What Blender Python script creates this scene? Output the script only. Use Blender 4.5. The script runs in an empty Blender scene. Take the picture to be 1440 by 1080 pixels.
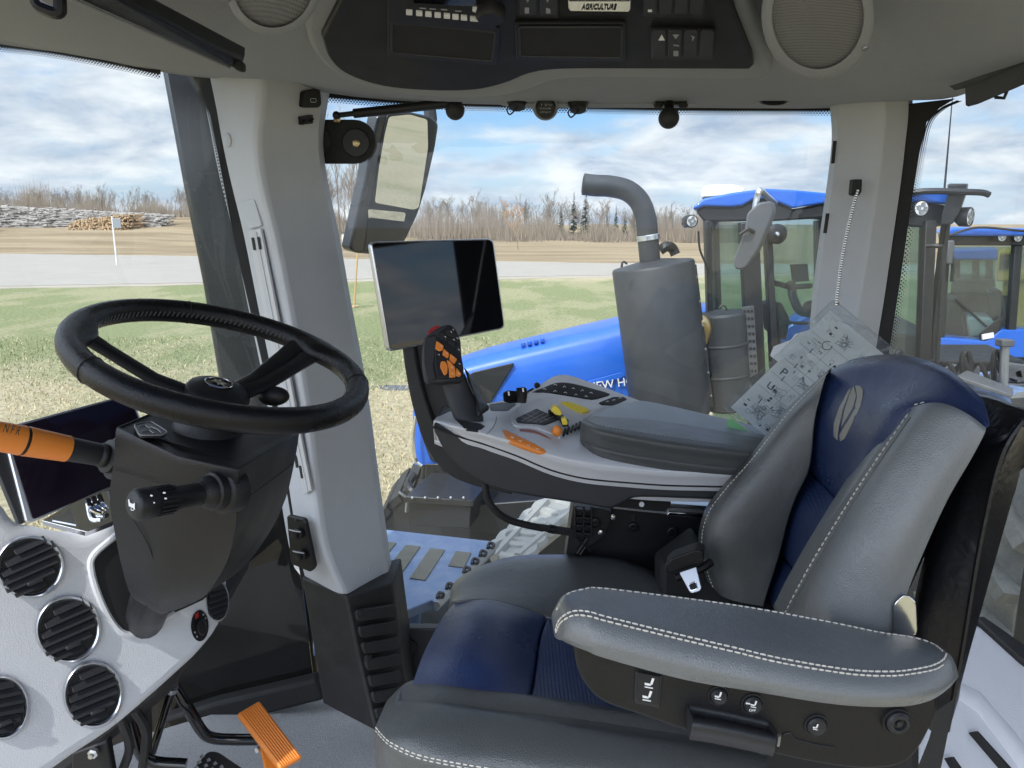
import bpy, math, random
from mathutils import Vector as V, Matrix
import numpy as np
random.seed(7)
R = math.radians
S = bpy.context.scene
COL = S.collection
# ---------------------------------------------------------------- camera (pixel helpers use the 1440x1080 photograph)
F = 1082.0
H = 3.2
CAM = V((0, 0, H))
PITCH = math.atan((540 - 312) / F)
CP, SP = math.cos(PITCH), math.sin(PITCH)
def ray(px, py):
    u, v = (px - 720) / F, (py - 540) / F
    return V((u, CP - v * SP, -SP - v * CP))
def P(px, py, d):
    r = ray(px, py)
    return CAM + r * (d / r.y)
def PZ(px, py, z):
    r = ray(px, py)
    return CAM + r * ((z - H) / r.z)
class Plane:
    def __init__(s, a, b, c):
        a, b, c = P(*a), P(*b), P(*c)
        s.o = a
        s.n = (b - a).cross(c - a).normalized()
        if s.n.dot(CAM - a) < 0: s.n = -s.n
    def at(s, px, py, off=0.0):
        r = ray(px, py)
        o = s.o + s.n * off
        return CAM + r * ((o - CAM).dot(s.n) / r.dot(s.n))
    def pts(s, l, off=0.0):
        return [s.at(x, y, off) for x, y in l]
def rnd(pts, r=6, n=4):
    """round the corners of a closed 2-D outline"""
    out = []
    N = len(pts)
    for i in range(N):
        p0, p1, p2 = V(pts[i - 1]), V(pts[i]), V(pts[(i + 1) % N])
        a, b = p0 - p1, p2 - p1
        la, lb = a.length, b.length
        k = min(r, la * .48, lb * .48)
        if k < 1e-6:
            out.append(tuple(p1)); continue
        s, e = p1 + a * (k / la), p1 + b * (k / lb)
        for j in range(n + 1):
            t = j / n
            out.append(tuple(s * (1 - t) ** 2 + p1 * 2 * t * (1 - t) + e * t * t))
    return out
def spl(pts, n=5, closed=False):
    """Catmull-Rom through the points (any dimension)"""
    pts = [V(p) for p in pts]
    N = len(pts)
    out = []
    segs = N if closed else N - 1
    for i in range(segs):
        if closed:
            a, b, c, d = pts[(i - 1) % N], pts[i], pts[(i + 1) % N], pts[(i + 2) % N]
        else:
            b, c = pts[i], pts[i + 1]
            a = pts[i - 1] if i > 0 else b * 2 - c
            d = pts[i + 2] if i + 2 < N else c * 2 - b
        for j in range(n):
            t = j / n
            out.append(.5 * ((2 * b) + (c - a) * t + (2 * a - 5 * b + 4 * c - d) * t * t + (3 * b - a - 3 * c + d) * t ** 3))
    if not closed: out.append(pts[-1].copy())
    return out
# ---------------------------------------------------------------- mesh builder
class MB:
    def __init__(s):
        s.v, s.f = [], []
    def add(s, vs, fs):
        o = len(s.v)
        s.v += [V(p) for p in vs]
        s.f += [tuple(o + i for i in f) for f in fs]
        return s
    def box(s, c, sz, m=None):
        c = V(c); hx, hy, hz = [k / 2 for k in sz]
        vs = [V((x, y, z)) for x in (-hx, hx) for y in (-hy, hy) for z in (-hz, hz)]
        if m is not None: vs = [m @ p for p in vs]
        return s.add([c + p for p in vs], [(0, 1, 3, 2), (4, 6, 7, 5), (0, 4, 5, 1), (2, 3, 7, 6), (0, 2, 6, 4), (1, 5, 7, 3)])
    def bar(s, a, b, w, h, up=(0, 0, 1)):
        a, b = V(a), V(b)
        x = (b - a); L = x.length; x.normalize()
        u = V(up)
        y = u.cross(x)
        if y.length < 1e-5: y = V((1, 0, 0)).cross(x)
        y.normalize(); z = x.cross(y)
        m = Matrix((x, y, z)).transposed()
        return s.box((a + b) / 2, (L, w, h), m)
    def tube(s, pts, r, n=8, closed=False, flat=1.0, up=None):
        pts = [V(p) for p in pts]
        N = len(pts)
        rs = r if isinstance(r, (list, tuple)) else [r] * N
        if len(rs) != N:
            rs = [rs[0] + (rs[-1] - rs[0]) * i / (N - 1) for i in range(N)]
        T = []
        for i in range(N):
            if closed: t = pts[(i + 1) % N] - pts[i - 1]
            else: t = pts[min(i + 1, N - 1)] - pts[max(i - 1, 0)]
            T.append(t.normalized() if t.length > 1e-9 else V((0, 0, 1)))
        q = V(up) if up is not None else V((0, 0, 1))
        if abs(T[0].dot(q)) > .95: q = V((1, 0, 0))
        vs = []
        for i in range(N):
            q = (q - T[i] * q.dot(T[i]))
            if q.length < 1e-6: q = T[i].orthogonal()
            q.normalize()
            b = T[i].cross(q)
            for k in range(n):
                a = 2 * math.pi * k / n
                vs.append(pts[i] + (b * math.cos(a) + q * math.sin(a) * flat) * rs[i])
        fs = []
        for i in range(N if closed else N - 1):
            j = (i + 1) % N
            for k in range(n):
                l = (k + 1) % n
                fs.append((i * n + k, i * n + l, j * n + l, j * n + k))
        if not closed:
            fs.append(tuple(range(n - 1, -1, -1)))
            fs.append(tuple((N - 1) * n + k for k in range(n)))
        return s.add(vs, fs)
    def lathe(s, o, axis, prof, n=24, ref=None):
        o, ax = V(o), V(axis).normalized()
        q = ax.orthogonal().normalized() if ref is None else (V(ref) - ax * V(ref).dot(ax)).normalized()
        b = ax.cross(q)
        vs = [o + ax * h + (q * math.cos(2 * math.pi * k / n) + b * math.sin(2 * math.pi * k / n)) * r for r, h in prof for k in range(n)]
        fs = [(i * n + k, i * n + (k + 1) % n, (i + 1) * n + (k + 1) % n, (i + 1) * n + k) for i in range(len(prof) - 1) for k in range(n)]
        if prof[0][0] > 1e-6: fs.append(tuple(range(n - 1, -1, -1)))
        if prof[-1][0] > 1e-6: fs.append(tuple((len(prof) - 1) * n + k for k in range(n)))
        return s.add(vs, fs)
    def ball(s, c, r, n=16, m=10, sc=(1, 1, 1)):
        c = V(c); vs, fs = [], []
        for i in range(m + 1):
            t = math.pi * i / m
            for k in range(n):
                a = 2 * math.pi * k / n
                vs.append(c + V((r * sc[0] * math.sin(t) * math.cos(a), r * sc[1] * math.sin(t) * math.sin(a), r * sc[2] * math.cos(t))))
        for i in range(m):
            for k in range(n):
                fs.append((i * n + k, (i + 1) * n + k, (i + 1) * n + (k + 1) % n, i * n + (k + 1) % n))
        return s.add(vs, fs)
    def prism(s, pts, vec):
        pts = [V(p) for p in pts]; vec = V(vec); n = len(pts)
        fs = [tuple(range(n)), tuple(range(2 * n - 1, n - 1, -1))]
        fs += [(i, n + i, n + (i + 1) % n, (i + 1) % n) for i in range(n)]
        return s.add(pts + [p + vec for p in pts], fs)
    def rings(s, rings, cap=True):
        n = len(rings[0]); N = len(rings)
        fs = [(i * n + k, i * n + (k + 1) % n, (i + 1) * n + (k + 1) % n, (i + 1) * n + k) for i in range(N - 1) for k in range(n)]
        if cap: fs += [tuple(range(n - 1, -1, -1)), tuple((N - 1) * n + k for k in range(n))]
        return s.add([p for r in rings for p in r], fs)
    def grid(s, rows, vec=None, edge=0.0):
        """a sheet of points; with vec a closed slab whose back is the sheet moved by vec"""
        h, w = len(rows), len(rows[0])
        vs = [p for r in rows for p in r]
        fs = [(i * w + j, i * w + j + 1, (i + 1) * w + j + 1, (i + 1) * w + j) for i in range(h - 1) for j in range(w - 1)]
        if vec is None: return s.add(vs, fs)
        vec = V(vec); o = len(vs)
        vs = vs + [p + vec for p in vs]
        fs += [tuple(o + k for k in reversed(f)) for f in fs]
        ring = [j for j in range(w)] + [i * w + w - 1 for i in range(1, h)] + [(h - 1) * w + j for j in range(w - 2, -1, -1)] + [i * w for i in range(h - 2, 0, -1)]
        fs += [(ring[(k + 1) % len(ring)], ring[k], o + ring[k], o + ring[(k + 1) % len(ring)]) for k in range(len(ring))]
        return s.add(vs, fs)
    def build(s, name, m, parent=None, bevel=0, seg=2, sub=0, sharp=38, recalc=True, thick=0):
        lo = V([min(p[i] for p in s.v) for i in range(3)]); hi = V([max(p[i] for p in s.v) for i in range(3)])
        c = V(((lo.x + hi.x) / 2, (lo.y + hi.y) / 2, lo.z))
        me = bpy.data.meshes.new(name)
        me.from_pydata([p - c for p in s.v], [], s.f)
        if recalc:
            import bmesh
            bm = bmesh.new(); bm.from_mesh(me)
            bmesh.ops.recalc_face_normals(bm, faces=bm.faces)
            bm.to_mesh(me); bm.free()
        for q in (m if isinstance(m, (list, tuple)) else [m]): me.materials.append(q)
        me.polygons.foreach_set('use_smooth', [True] * len(me.polygons))
        if not sub:
            try: me.set_sharp_from_angle(angle=R(sharp))
            except Exception: pass
        me.update()
        o = bpy.data.objects.new(name, me)
        COL.objects.link(o)
        o.location = c
        if parent is not None: put(o, parent)
        if thick:
            k = o.modifiers.new('t', 'SOLIDIFY'); k.thickness = thick; k.offset = 0
        if bevel:
            k = o.modifiers.new('b', 'BEVEL'); k.width = bevel; k.segments = seg; k.limit_method = 'ANGLE'; k.angle_limit = R(35)
            k.harden_normals = False
        if sub:
            k = o.modifiers.new('s', 'SUBSURF'); k.levels = sub; k.render_levels = sub
        return o
def put(o, parent):
    """parent o (whose location is in world space) without moving it"""
    w = V((0, 0, 0)); q = parent
    while q is not None:
        w += q.location; q = q.parent
    o.parent = parent
    o.location = o.location - w
def tag(o, label=None, cat=None, group=None, kind=None):
    if label: o['label'] = label
    if cat: o['category'] = cat
    if group: o['group'] = group
    if kind: o['kind'] = kind
    return o
def thing(name, label, cat, loc=(0, 0, 0), group=None):
    o = bpy.data.objects.new(name, None); COL.objects.link(o)
    o.location = loc; o.empty_display_size = .05
    return tag(o, label, cat, group)
def copy_tree(o, parent=None):
    c = o.copy(); COL.objects.link(c)
    c.parent = parent
    for ch in list(o.children): copy_tree(ch, c)
    return c
def slab(name, m, pts, vec, parent=None, bevel=.002, seg=2, **k):
    return MB().prism(pts, vec).build(name, m, parent, bevel=bevel, seg=seg, **k)
def text(s, a, b, up, m, parent=None, name='lettering', ext=.0004, size=None, h=None, bold=0.0):
    """writing whose baseline runs from point a to point b; h overrides its height"""
    a, b = V(a), V(b)
    cu = bpy.data.curves.new(name, 'FONT'); cu.body = s; cu.size = 1; cu.extrude = 0; cu.offset = bold
    o = bpy.data.objects.new(name, cu); COL.objects.link(o)
    bpy.context.view_layer.update()
    w, hh = max(o.dimensions.x, 1e-4), max(o.dimensions.y, 1e-4)
    x = b - a; L = x.length; x.normalize()
    z = x.cross(V(up)).normalized(); y = z.cross(x)
    k = L / w
    ky = h / hh if h else k
    cu.extrude = ext / k
    cu.materials.append(m)
    mw = Matrix(((x.x * k, y.x * ky, z.x * k, a.x), (x.y * k, y.y * ky, z.y * k, a.y), (x.z * k, y.z * ky, z.z * k, a.z), (0, 0, 0, 1)))
    me = bpy.data.meshes.new_from_object(o.evaluated_get(bpy.context.evaluated_depsgraph_get()))
    me.transform(mw)
    bpy.data.objects.remove(o)
    me.name = name
    o = bpy.data.objects.new(name, me); COL.objects.link(o)
    c = a.copy()
    me.transform(Matrix.Translation(-c)); o.location = c
    if parent is not None: put(o, parent)
    return o
# ---------------------------------------------------------------- materials
def nd(t, ty, **kw):
    n = t.nodes.new(ty)
    for k, v in kw.items():
        if k in n.inputs.keys(): n.inputs[k].default_value = v
        else: setattr(n, k, v)
    return n
def mat(name, col, rough=.5, metal=0.0, bump=0.0, bscale=300.0, kind='noise', vary=.1, vscale=6.0, coat=0.0, spec=.5, rvary=.12, dust=0.0, dcol=(.32, .31, .29), bdist=.002):
    m = bpy.data.materials.new(name); m.use_nodes = True
    t = m.node_tree; b = t.nodes['Principled BSDF']; L = t.links.new
    tco = nd(t, 'ShaderNodeTexCoord'); tc = nd(t, 'ShaderNodeMapping'); tc.inputs['Location'].default_value = (3.37, 5.71, 2.93); L(tco.outputs['Object'], tc.inputs['Vector'])
    n1 = nd(t, 'ShaderNodeTexNoise', Scale=vscale, Detail=6.0, Roughness=.6)
    L(tc.outputs[0], n1.inputs['Vector'])
    mx = nd(t, 'ShaderNodeMix', data_type='RGBA')
    c = V(col)
    mx.inputs[6].default_value = (*[max(0, k * (1 - vary)) for k in c], 1)
    mx.inputs[7].default_value = (*[min(1, k * (1 + vary)) for k in c], 1)
    L(n1.outputs['Fac'], mx.inputs[0])
    out = mx.outputs[2]
    if dust:
        n3 = nd(t, 'ShaderNodeTexNoise', Scale=vscale * 2.3, Detail=8.0, Roughness=.7)
        L(tc.outputs[0], n3.inputs['Vector'])
        rp = nd(t, 'ShaderNodeMapRange'); rp.inputs[1].default_value = .42; rp.inputs[2].default_value = .72; rp.inputs[4].default_value = dust
        L(n3.outputs['Fac'], rp.inputs[0])
        m2 = nd(t, 'ShaderNodeMix', data_type='RGBA'); m2.inputs[7].default_value = (*dcol, 1)
        L(rp.outputs[0], m2.inputs[0]); L(out, m2.inputs[6]); out = m2.outputs[2]
    L(out, b.inputs['Base Color'])
    mr = nd(t, 'ShaderNodeMapRange'); mr.inputs[3].default_value = max(.02, rough - rvary); mr.inputs[4].default_value = min(1, rough + rvary)
    n2 = nd(t, 'ShaderNodeTexNoise', Scale=vscale * 3.1, Detail=5.0)
    L(tc.outputs[0], n2.inputs['Vector']); L(n2.outputs['Fac'], mr.inputs[0]); L(mr.outputs[0], b.inputs['Roughness'])
    b.inputs['Metallic'].default_value = metal
    b.inputs['Specular IOR Level'].default_value = spec
    b.inputs['Coat Weight'].default_value = coat
    b.inputs['Coat Roughness'].default_value = .08
    if bump:
        if kind == 'leather':
            x = nd(t, 'ShaderNodeTexVoronoi', Scale=bscale, feature='DISTANCE_TO_EDGE')
            o = x.outputs['Distance']
        elif kind == 'perf':
            x = nd(t, 'ShaderNodeTexVoronoi', Scale=bscale, Randomness=0.0)
            o = x.outputs['Distance']
        else:
            x = nd(t, 'ShaderNodeTexNoise', Scale=bscale, Detail=3.0)
            o = x.outputs['Fac']
        L(tc.outputs[0], x.inputs['Vector'])
        if kind == 'leather':
            x2 = nd(t, 'ShaderNodeTexNoise', Scale=34.0, Detail=6.0, Distortion=.6); L(tc.outputs[0], x2.inputs['Vector'])
            ad = nd(t, 'ShaderNodeMath', operation='MULTIPLY_ADD'); L(x2.outputs['Fac'], ad.inputs[0]); ad.inputs[1].default_value = 1.7
            L(o, ad.inputs[2]); o = ad.outputs[0]
        bp = nd(t, 'ShaderNodeBump', Strength=bump, Distance=bdist)
        L(o, bp.inputs['Height']); L(bp.outputs[0], b.inputs['Normal'])
    return m
def glass(name, tint=(.93, .95, .95), refl=1.0, dust=.04, wrinkle=0):
    m = bpy.data.materials.new(name); m.use_nodes = True
    t = m.node_tree; L = t.links.new
    t.nodes.remove(t.nodes['Principled BSDF'])
    out = t.nodes['Material Output']
    tr = nd(t, 'ShaderNodeBsdfTransparent', Color=(*tint, 1))
    gl = nd(t, 'ShaderNodeBsdfGlossy', Roughness=.015)
    fr = nd(t, 'ShaderNodeFresnel', IOR=1.45)
    ge = nd(t, 'ShaderNodeNewGeometry'); iv = nd(t, 'ShaderNodeMath', operation='SUBTRACT'); iv.inputs[0].default_value = 1.0; L(ge.outputs['Backfacing'], iv.inputs[1])
    m0 = nd(t, 'ShaderNodeMath', operation='MULTIPLY'); m0.inputs[1].default_value = refl; L(fr.outputs[0], m0.inputs[0])
    ml = nd(t, 'ShaderNodeMath', operation='MULTIPLY', use_clamp=True); L(m0.outputs[0], ml.inputs[0]); L(iv.outputs[0], ml.inputs[1])
    m1 = nd(t, 'ShaderNodeMixShader'); L(ml.outputs[0], m1.inputs[0]); L(tr.outputs[0], m1.inputs[1]); L(gl.outputs[0], m1.inputs[2])
    tc = nd(t, 'ShaderNodeTexCoord')
    nz = nd(t, 'ShaderNodeTexNoise', Scale=3.0, Detail=9.0, Roughness=.7); L(tc.outputs['Object'], nz.inputs['Vector'])
    mr = nd(t, 'ShaderNodeMapRange'); mr.inputs[1].default_value = .35; mr.inputs[2].default_value = .8; mr.inputs[3].default_value = dust * .4; mr.inputs[4].default_value = dust * 1.6
    L(nz.outputs['Fac'], mr.inputs[0])
    df = nd(t, 'ShaderNodeBsdfDiffuse', Color=(.55, .57, .58, 1))
    m2 = nd(t, 'ShaderNodeMixShader'); L(mr.outputs[0], m2.inputs[0]); L(m1.outputs[0], m2.inputs[1]); L(df.outputs[0], m2.inputs[2])
    L(m2.outputs[0], out.inputs[0])
    if wrinkle:
        vz = nd(t, 'ShaderNodeTexNoise', Scale=26.0, Detail=4.0, Distortion=1.5); L(tc.outputs['Object'], vz.inputs['Vector'])
        bp = nd(t, 'ShaderNodeBump', Strength=wrinkle, Distance=.01); L(vz.outputs['Fac'], bp.inputs['Height'])
        L(bp.outputs[0], gl.inputs['Normal']); L(bp.outputs[0], fr.inputs['Normal']); gl.inputs['Roughness'].default_value = .08
    return m
M = {}
def mk(k, *a, **kw): M[k] = mat(k, *a, **kw)
mk('grey_trim', (.47, .485, .51), .55, bump=.4, bscale=500, vary=.05, dust=.18, dcol=(.36, .365, .38))
mk('headliner', (.27, .282, .30), .85, bump=.5, bscale=420, vary=.08, vscale=3)
mk('dash_grey', (.60, .615, .65), .5, bump=.4, bscale=500, vary=.05, dust=.15, dcol=(.46, .46, .47))
mk('console_silver', (.58, .585, .61), .4, bump=.12, bscale=900, vary=.04, dust=.12, dcol=(.6, .6, .6))
mk('black_plastic', (.010, .010, .0115), .4, bump=.35, bscale=600, vary=.2, dust=.06, dcol=(.045, .045, .045), spec=.32)
mk('dark_plastic', (.022, .023, .026), .42, bump=.3, bscale=600, vary=.15, dust=.08, dcol=(.06, .06, .06), spec=.35)
mk('console_dark', (.030, .031, .035), .5, bump=.3, bscale=600, vary=.1, dust=.08, dcol=(.065, .065, .065), spec=.35)
mk('gloss_black', (.006, .006, .007), .06, vary=.1, rvary=.03, spec=.55)
mk('matte_black', (.01, .01, .011), .75, vary=.2)
mk('screen', (.004, .004, .006), .03, rvary=.01, vary=.1, spec=.8)
mk('screen_left', (.012, .008, .016), .07, rvary=.03, vary=.3, spec=.6)
mk('leather_dark', (.082, .086, .086), .33, bump=.34, bscale=330, kind='leather', vary=.12, vscale=5, spec=.6, dust=.08, dcol=(.14, .14, .14))
mk('leather_lit', (.15, .158, .16), .32, bump=.34, bscale=330, kind='leather', vary=.1, vscale=5, spec=.6, dust=.08, dcol=(.22, .22, .22))  # lit copy of the dark bolster leather, brightness put into the colour
mk('leather_wheel', (.006, .006, .007), .27, bump=.3, bscale=600, kind='leather', vary=.2, vscale=9, spec=.3)
mk('leather_blue', (.017, .032, .095), .30, bump=.32, bscale=330, kind='leather', vary=.12, vscale=5, spec=.6, dust=.05, dcol=(.05, .065, .13))
mk('leather_perf', (.016, .031, .09), .42, bump=.6, bscale=170, kind='perf', vary=.1)
mk('vinyl_black', (.009, .009, .011), .36, bump=.5, bscale=60, kind='leather', vary=.2, spec=.4)
mk('thread', (.66, .62, .54), .7, vary=.1)
mk('thread_dark', (.2, .2, .19), .7, vary=.1)
mk('chrome', (.75, .76, .78), .14, 1.0, vary=.05, rvary=.06)
mk('satin', (.62, .64, .67), .32, 1.0, vary=.08, rvary=.1)
mk('steel_grey', (.3, .31, .32), .45, .8, vary=.15, dust=.2)
mk('brass', (.5, .4, .22), .35, 1.0)
mk('orange', (.75, .23, .03), .45, bump=.1, bscale=500, vary=.08, dust=.1, dcol=(.5, .25, .1))
mk('red', (.35, .02, .02), .4)
mk('red_dull', (.32, .07, .04), .5)
mk('yellow', (.72, .56, .05), .45, vary=.08)
mk('rail_grey', (.52, .53, .56), .35, .25, vary=.06)
mk('panel_dark', (.013, .0135, .0155), .5, bump=.3, bscale=600, vary=.15, dust=.06, dcol=(.04, .04, .04), spec=.3)
mk('post_dark', (.022, .024, .027), .25, vary=.2, vscale=3, dust=.2, dcol=(.06, .065, .07))
mk('white_print', (.75, .75, .75), .6)
mk('grey_print', (.3, .3, .31), .6)
mk('carpet', (.46, .46, .47), .95, bump=1.0, bscale=420, vary=.45, vscale=260, bdist=.006)
mk('rubber', (.011, .011, .012), .6, bump=.4, bscale=200, vary=.3, dust=.2, dcol=(.06, .058, .055))
mk('paint_blue', (.006, .10, .50), .38, coat=.25, vary=.08, vscale=2, dust=.16, dcol=(.08, .2, .46))
mk('paint_blue_washed', (.13, .20, .36), .5, vary=.2, vscale=7, dust=.6, dcol=(.30, .36, .46))  # weathered blue with the step platform's washed-out window reflection mixed in
mk('muffler', (.022, .025, .03), .5, bump=.3, bscale=160, vary=.25, vscale=2.5, dust=.3, dcol=(.07, .072, .075))
mk('ext_dark', (.009, .010, .012), .45, vary=.3, vscale=4, dust=.1, dcol=(.06, .06, .06))
mk('ext_grey', (.075, .078, .084), .55, vary=.25, vscale=4, dust=.3, dcol=(.15, .15, .15))
mk('ext_light', (.45, .46, .47), .55, vary=.1, vscale=4, dust=.2)
mk('ext_white', (.68, .68, .66), .5, vary=.06, vscale=3, dust=.15)
mk('lamp_glass', (.7, .72, .74), .15, vary=.1, spec=.7)
mk('card', (.88, .89, .9), .45, vary=.04, vscale=20)
def translucent(m, f):
    t = m.node_tree; L = t.links.new; b = t.nodes['Principled BSDF']
    tr = nd(t, 'ShaderNodeBsdfTranslucent', Color=(.95, .96, .97, 1)); mxs = nd(t, 'ShaderNodeMixShader'); mxs.inputs[0].default_value = f
    L(b.outputs[0], mxs.inputs[1]); L(tr.outputs[0], mxs.inputs[2]); L(mxs.outputs[0], t.nodes['Material Output'].inputs[0])
translucent(M['card'], .7)
mk('green_card', (.2, .5, .22), .6)
mk('bark', (.17, .14, .115), .9, vary=.25, vscale=1)
mk('twig', (.215, .175, .135), .9, vary=.45, vscale=.13)
mk('spruce', (.03, .05, .03), .9, vary=.4, vscale=.6)
mk('wood_stake', (.5, .33, .14), .8, vary=.2, vscale=6)
mk('log_grey', (.30, .275, .25), .9, vary=.45, vscale=.8)
mk('log_cut', (.42, .30, .18), .85, vary=.4, vscale=.8)
mk('mirror', (.58, .61, .63), .01, 1.0, vary=.01, rvary=.005)
M['pane'] = glass('pane', dust=.02)
M['pane_dirty'] = glass('pane_dirty', dust=.03)
M['pane_green'] = glass('pane_green', tint=(.68, .77, .76), dust=.04, refl=1.8)
M['sleeve'] = glass('sleeve', dust=.07, refl=2.4, wrinkle=1.0)
M['pane_dark'] = glass('pane_dark', tint=(.16, .19, .19), refl=1.0, dust=.02)
from mathutils.bvhtree import BVHTree
class Proj:
    """drops photograph positions on to a built surface"""
    def __init__(s, g):
        vs = [p for r in g for p in r]; w = len(g[0])
        fs = [(i * w + j, i * w + j + 1, (i + 1) * w + j + 1, (i + 1) * w + j) for i in range(len(g) - 1) for j in range(w - 1)]
        s.t = BVHTree.FromPolygons(vs, fs)
    def hit(s, px, py):
        r = ray(px, py).normalized()
        h, n, i, d = s.t.ray_cast(CAM, r)
        if h is None:
            best = None
            for k in range(1, 60):
                for a in range(8):
                    h, n, i, d = s.t.ray_cast(CAM, ray(px + k * .6 * math.cos(a * .785), py + k * .6 * math.sin(a * .785)).normalized())
                    if h is not None: break
                if h is not None: break
            if h is None: return P(px, py, 1.2), V((0, -1, 0))
        if n.dot(CAM - h) < 0: n = -n
        return h, n
    def at(s, px, py, off=0.0):
        h, n = s.hit(px, py)
        return h + n * off
    def pts(s, l, off=0.0): return [s.at(x, y, off) for x, y in l]
def fine(rows, n=5, n2=None):
    r2 = [spl([P(*q) for q in r], n) for r in rows]
    cols_ = [spl([r[i] for r in r2], n2 or n) for i in range(len(r2[0]))]
    return [[c[j] for c in cols_] for j in range(len(cols_[0]))]
def decal(name, mt, pr_, pts, h, parent, bev=.0006, off=0.0, inward=.003):
    """a thin raised piece lying on a curved surface and following it"""
    pts = [V((q[0], q[1])) for q in pts]; dense = []
    for a, b_ in zip(pts, pts[1:] + pts[:1]):
        k = max(1, int((b_ - a).length / 5)); dense += [a.lerp(b_, i / k) for i in range(k)]
    c = V((0, 0)); 
    for q in dense: c += q
    c /= len(dense); n = len(dense); vs = []; hh = pr_.hit(c[0], c[1])
    for f, o_ in ((1, -inward), (1, h * .75), (.97, h), (.8, h), (.6, h), (.4, h), (.2, h)):
        for q in dense:
            p = c + (q - c) * f; t_ = pr_.hit(p[0], p[1]); vs.append(t_[0] + t_[1] * (o_ + off))
    vs.append(hh[0] + hh[1] * (h + off))
    fs = [(r * n + k, r * n + (k + 1) % n, (r + 1) * n + (k + 1) % n, (r + 1) * n + k) for r in range(6) for k in range(n)]
    fs += [(6 * n + k, 6 * n + (k + 1) % n, 7 * n) for k in range(n)]
    return MB().add(vs, fs).build(name, M[mt], parent, sharp=50)
rj_ = random.Random(31)
def stitches(pr_, path, parent, mt='thread', r=.0011, dash=.009, gap=.35, off=.0008, name='stitching', n=12):
    p2 = [pr_.at(q[0], q[1], off) for q in spl(path, n)]
    L_ = [0]
    for a, b_ in zip(p2[:-1], p2[1:]): L_.append(L_[-1] + (b_ - a).length)
    m = MB(); k = 0; s_ = 0
    def pos(t_):
        i = max(j for j in range(len(L_)) if L_[j] <= t_ + 1e-9); i = min(i, len(p2) - 2)
        return p2[i].lerp(p2[i + 1], (t_ - L_[i]) / max(1e-9, L_[i + 1] - L_[i]))
    while s_ + dash * 1.2 < L_[-1]:
        dj = dash * rj_.uniform(.86, 1.14); m.tube([pos(s_), pos(s_ + dj * (1 - gap) * .5), pos(s_ + dj * (1 - gap))], [r * .7, r * rj_.uniform(.85, 1.1), r * .7], 5); s_ += dj
    return m.build(name, M[mt], parent, recalc=False)
# ---------------------------------------------------------------- world, sun, camera
SUN_EL, SUN_AZ = 50.0, 215.0      # azimuth clockwise from +Y
w = bpy.data.worlds.new('World'); S.world = w; w.use_nodes = True
t = w.node_tree; L = t.links.new
bg = t.nodes['Background']
sky = nd(t, 'ShaderNodeTexSky'); sky.sky_type = 'NISHITA'; sky.sun_disc = False
sky.sun_elevation = R(SUN_EL); sky.sun_rotation = R(SUN_AZ); sky.air_density = 1.0; sky.dust_density = .6; sky.ozone_density = 1.6
tc = nd(t, 'ShaderNodeTexCoord')
sx = nd(t, 'ShaderNodeSeparateXYZ'); L(tc.outputs['Generated'], sx.inputs[0])
za = nd(t, 'ShaderNodeMath', operation='MAXIMUM'); L(sx.outputs[2], za.inputs[0]); za.inputs[1].default_value = 0
zb = nd(t, 'ShaderNodeMath', operation='ADD'); L(za.outputs[0], zb.inputs[0]); zb.inputs[1].default_value = .26
dx = nd(t, 'ShaderNodeMath', operation='DIVIDE'); L(sx.outputs[0], dx.inputs[0]); L(zb.outputs[0], dx.inputs[1])
dy = nd(t, 'ShaderNodeMath', operation='DIVIDE'); L(sx.outputs[1], dy.inputs[0]); L(zb.outputs[0], dy.inputs[1])
cx = nd(t, 'ShaderNodeCombineXYZ'); L(dx.outputs[0], cx.inputs[0]); L(dy.outputs[0], cx.inputs[1])
def cloud_noise(off, scale, det):
    mp = nd(t, 'ShaderNodeMapping'); mp.inputs['Location'].default_value = off; L(cx.outputs[0], mp.inputs[0])
    n = nd(t, 'ShaderNodeTexNoise', Scale=scale, Detail=det, Roughness=.58, Distortion=.25); L(mp.outputs[0], n.inputs['Vector'])
    return n.outputs['Fac']
big = cloud_noise((5.3, .4, 0), .8, 3)
fin = cloud_noise((7.7, 2.2, 0), 3.0, 11)
ad = nd(t, 'ShaderNodeMath', operation='MULTIPLY_ADD'); L(fin, ad.inputs[0]); ad.inputs[1].default_value = .75; L(big, ad.inputs[2])
cr = nd(t, 'ShaderNodeMapRange'); cr.interpolation_type = 'SMOOTHSTEP'
cr.inputs[1].default_value = .67; cr.inputs[2].default_value = .93; L(ad.outputs[0], cr.inputs[0])
sh = cloud_noise((7.62, 2.3, 0), 3.0, 9)
sr = nd(t, 'ShaderNodeMapRange'); sr.inputs[1].default_value = .36; sr.inputs[2].default_value = .66; L(sh, sr.inputs[0])
cc = nd(t, 'ShaderNodeMix', data_type='RGBA'); cc.inputs[6].default_value = (8.6, 8.9, 9.3, 1); cc.inputs[7].default_value = (4.1, 5.0, 6.5, 1)
L(sr.outputs[0], cc.inputs[0])
sk = nd(t, 'ShaderNodeMix', data_type='RGBA', blend_type='MULTIPLY'); sk.inputs[0].default_value = 1; L(sky.outputs[0], sk.inputs[6]); sk.inputs[7].default_value = (.85, 1.1, 1.4, 1)
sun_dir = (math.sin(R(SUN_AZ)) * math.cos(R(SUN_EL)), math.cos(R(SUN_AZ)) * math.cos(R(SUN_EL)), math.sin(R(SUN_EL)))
dt = nd(t, 'ShaderNodeVectorMath', operation='DOT_PRODUCT'); L(tc.outputs['Generated'], dt.inputs[0]); dt.inputs[1].default_value = sun_dir
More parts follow.
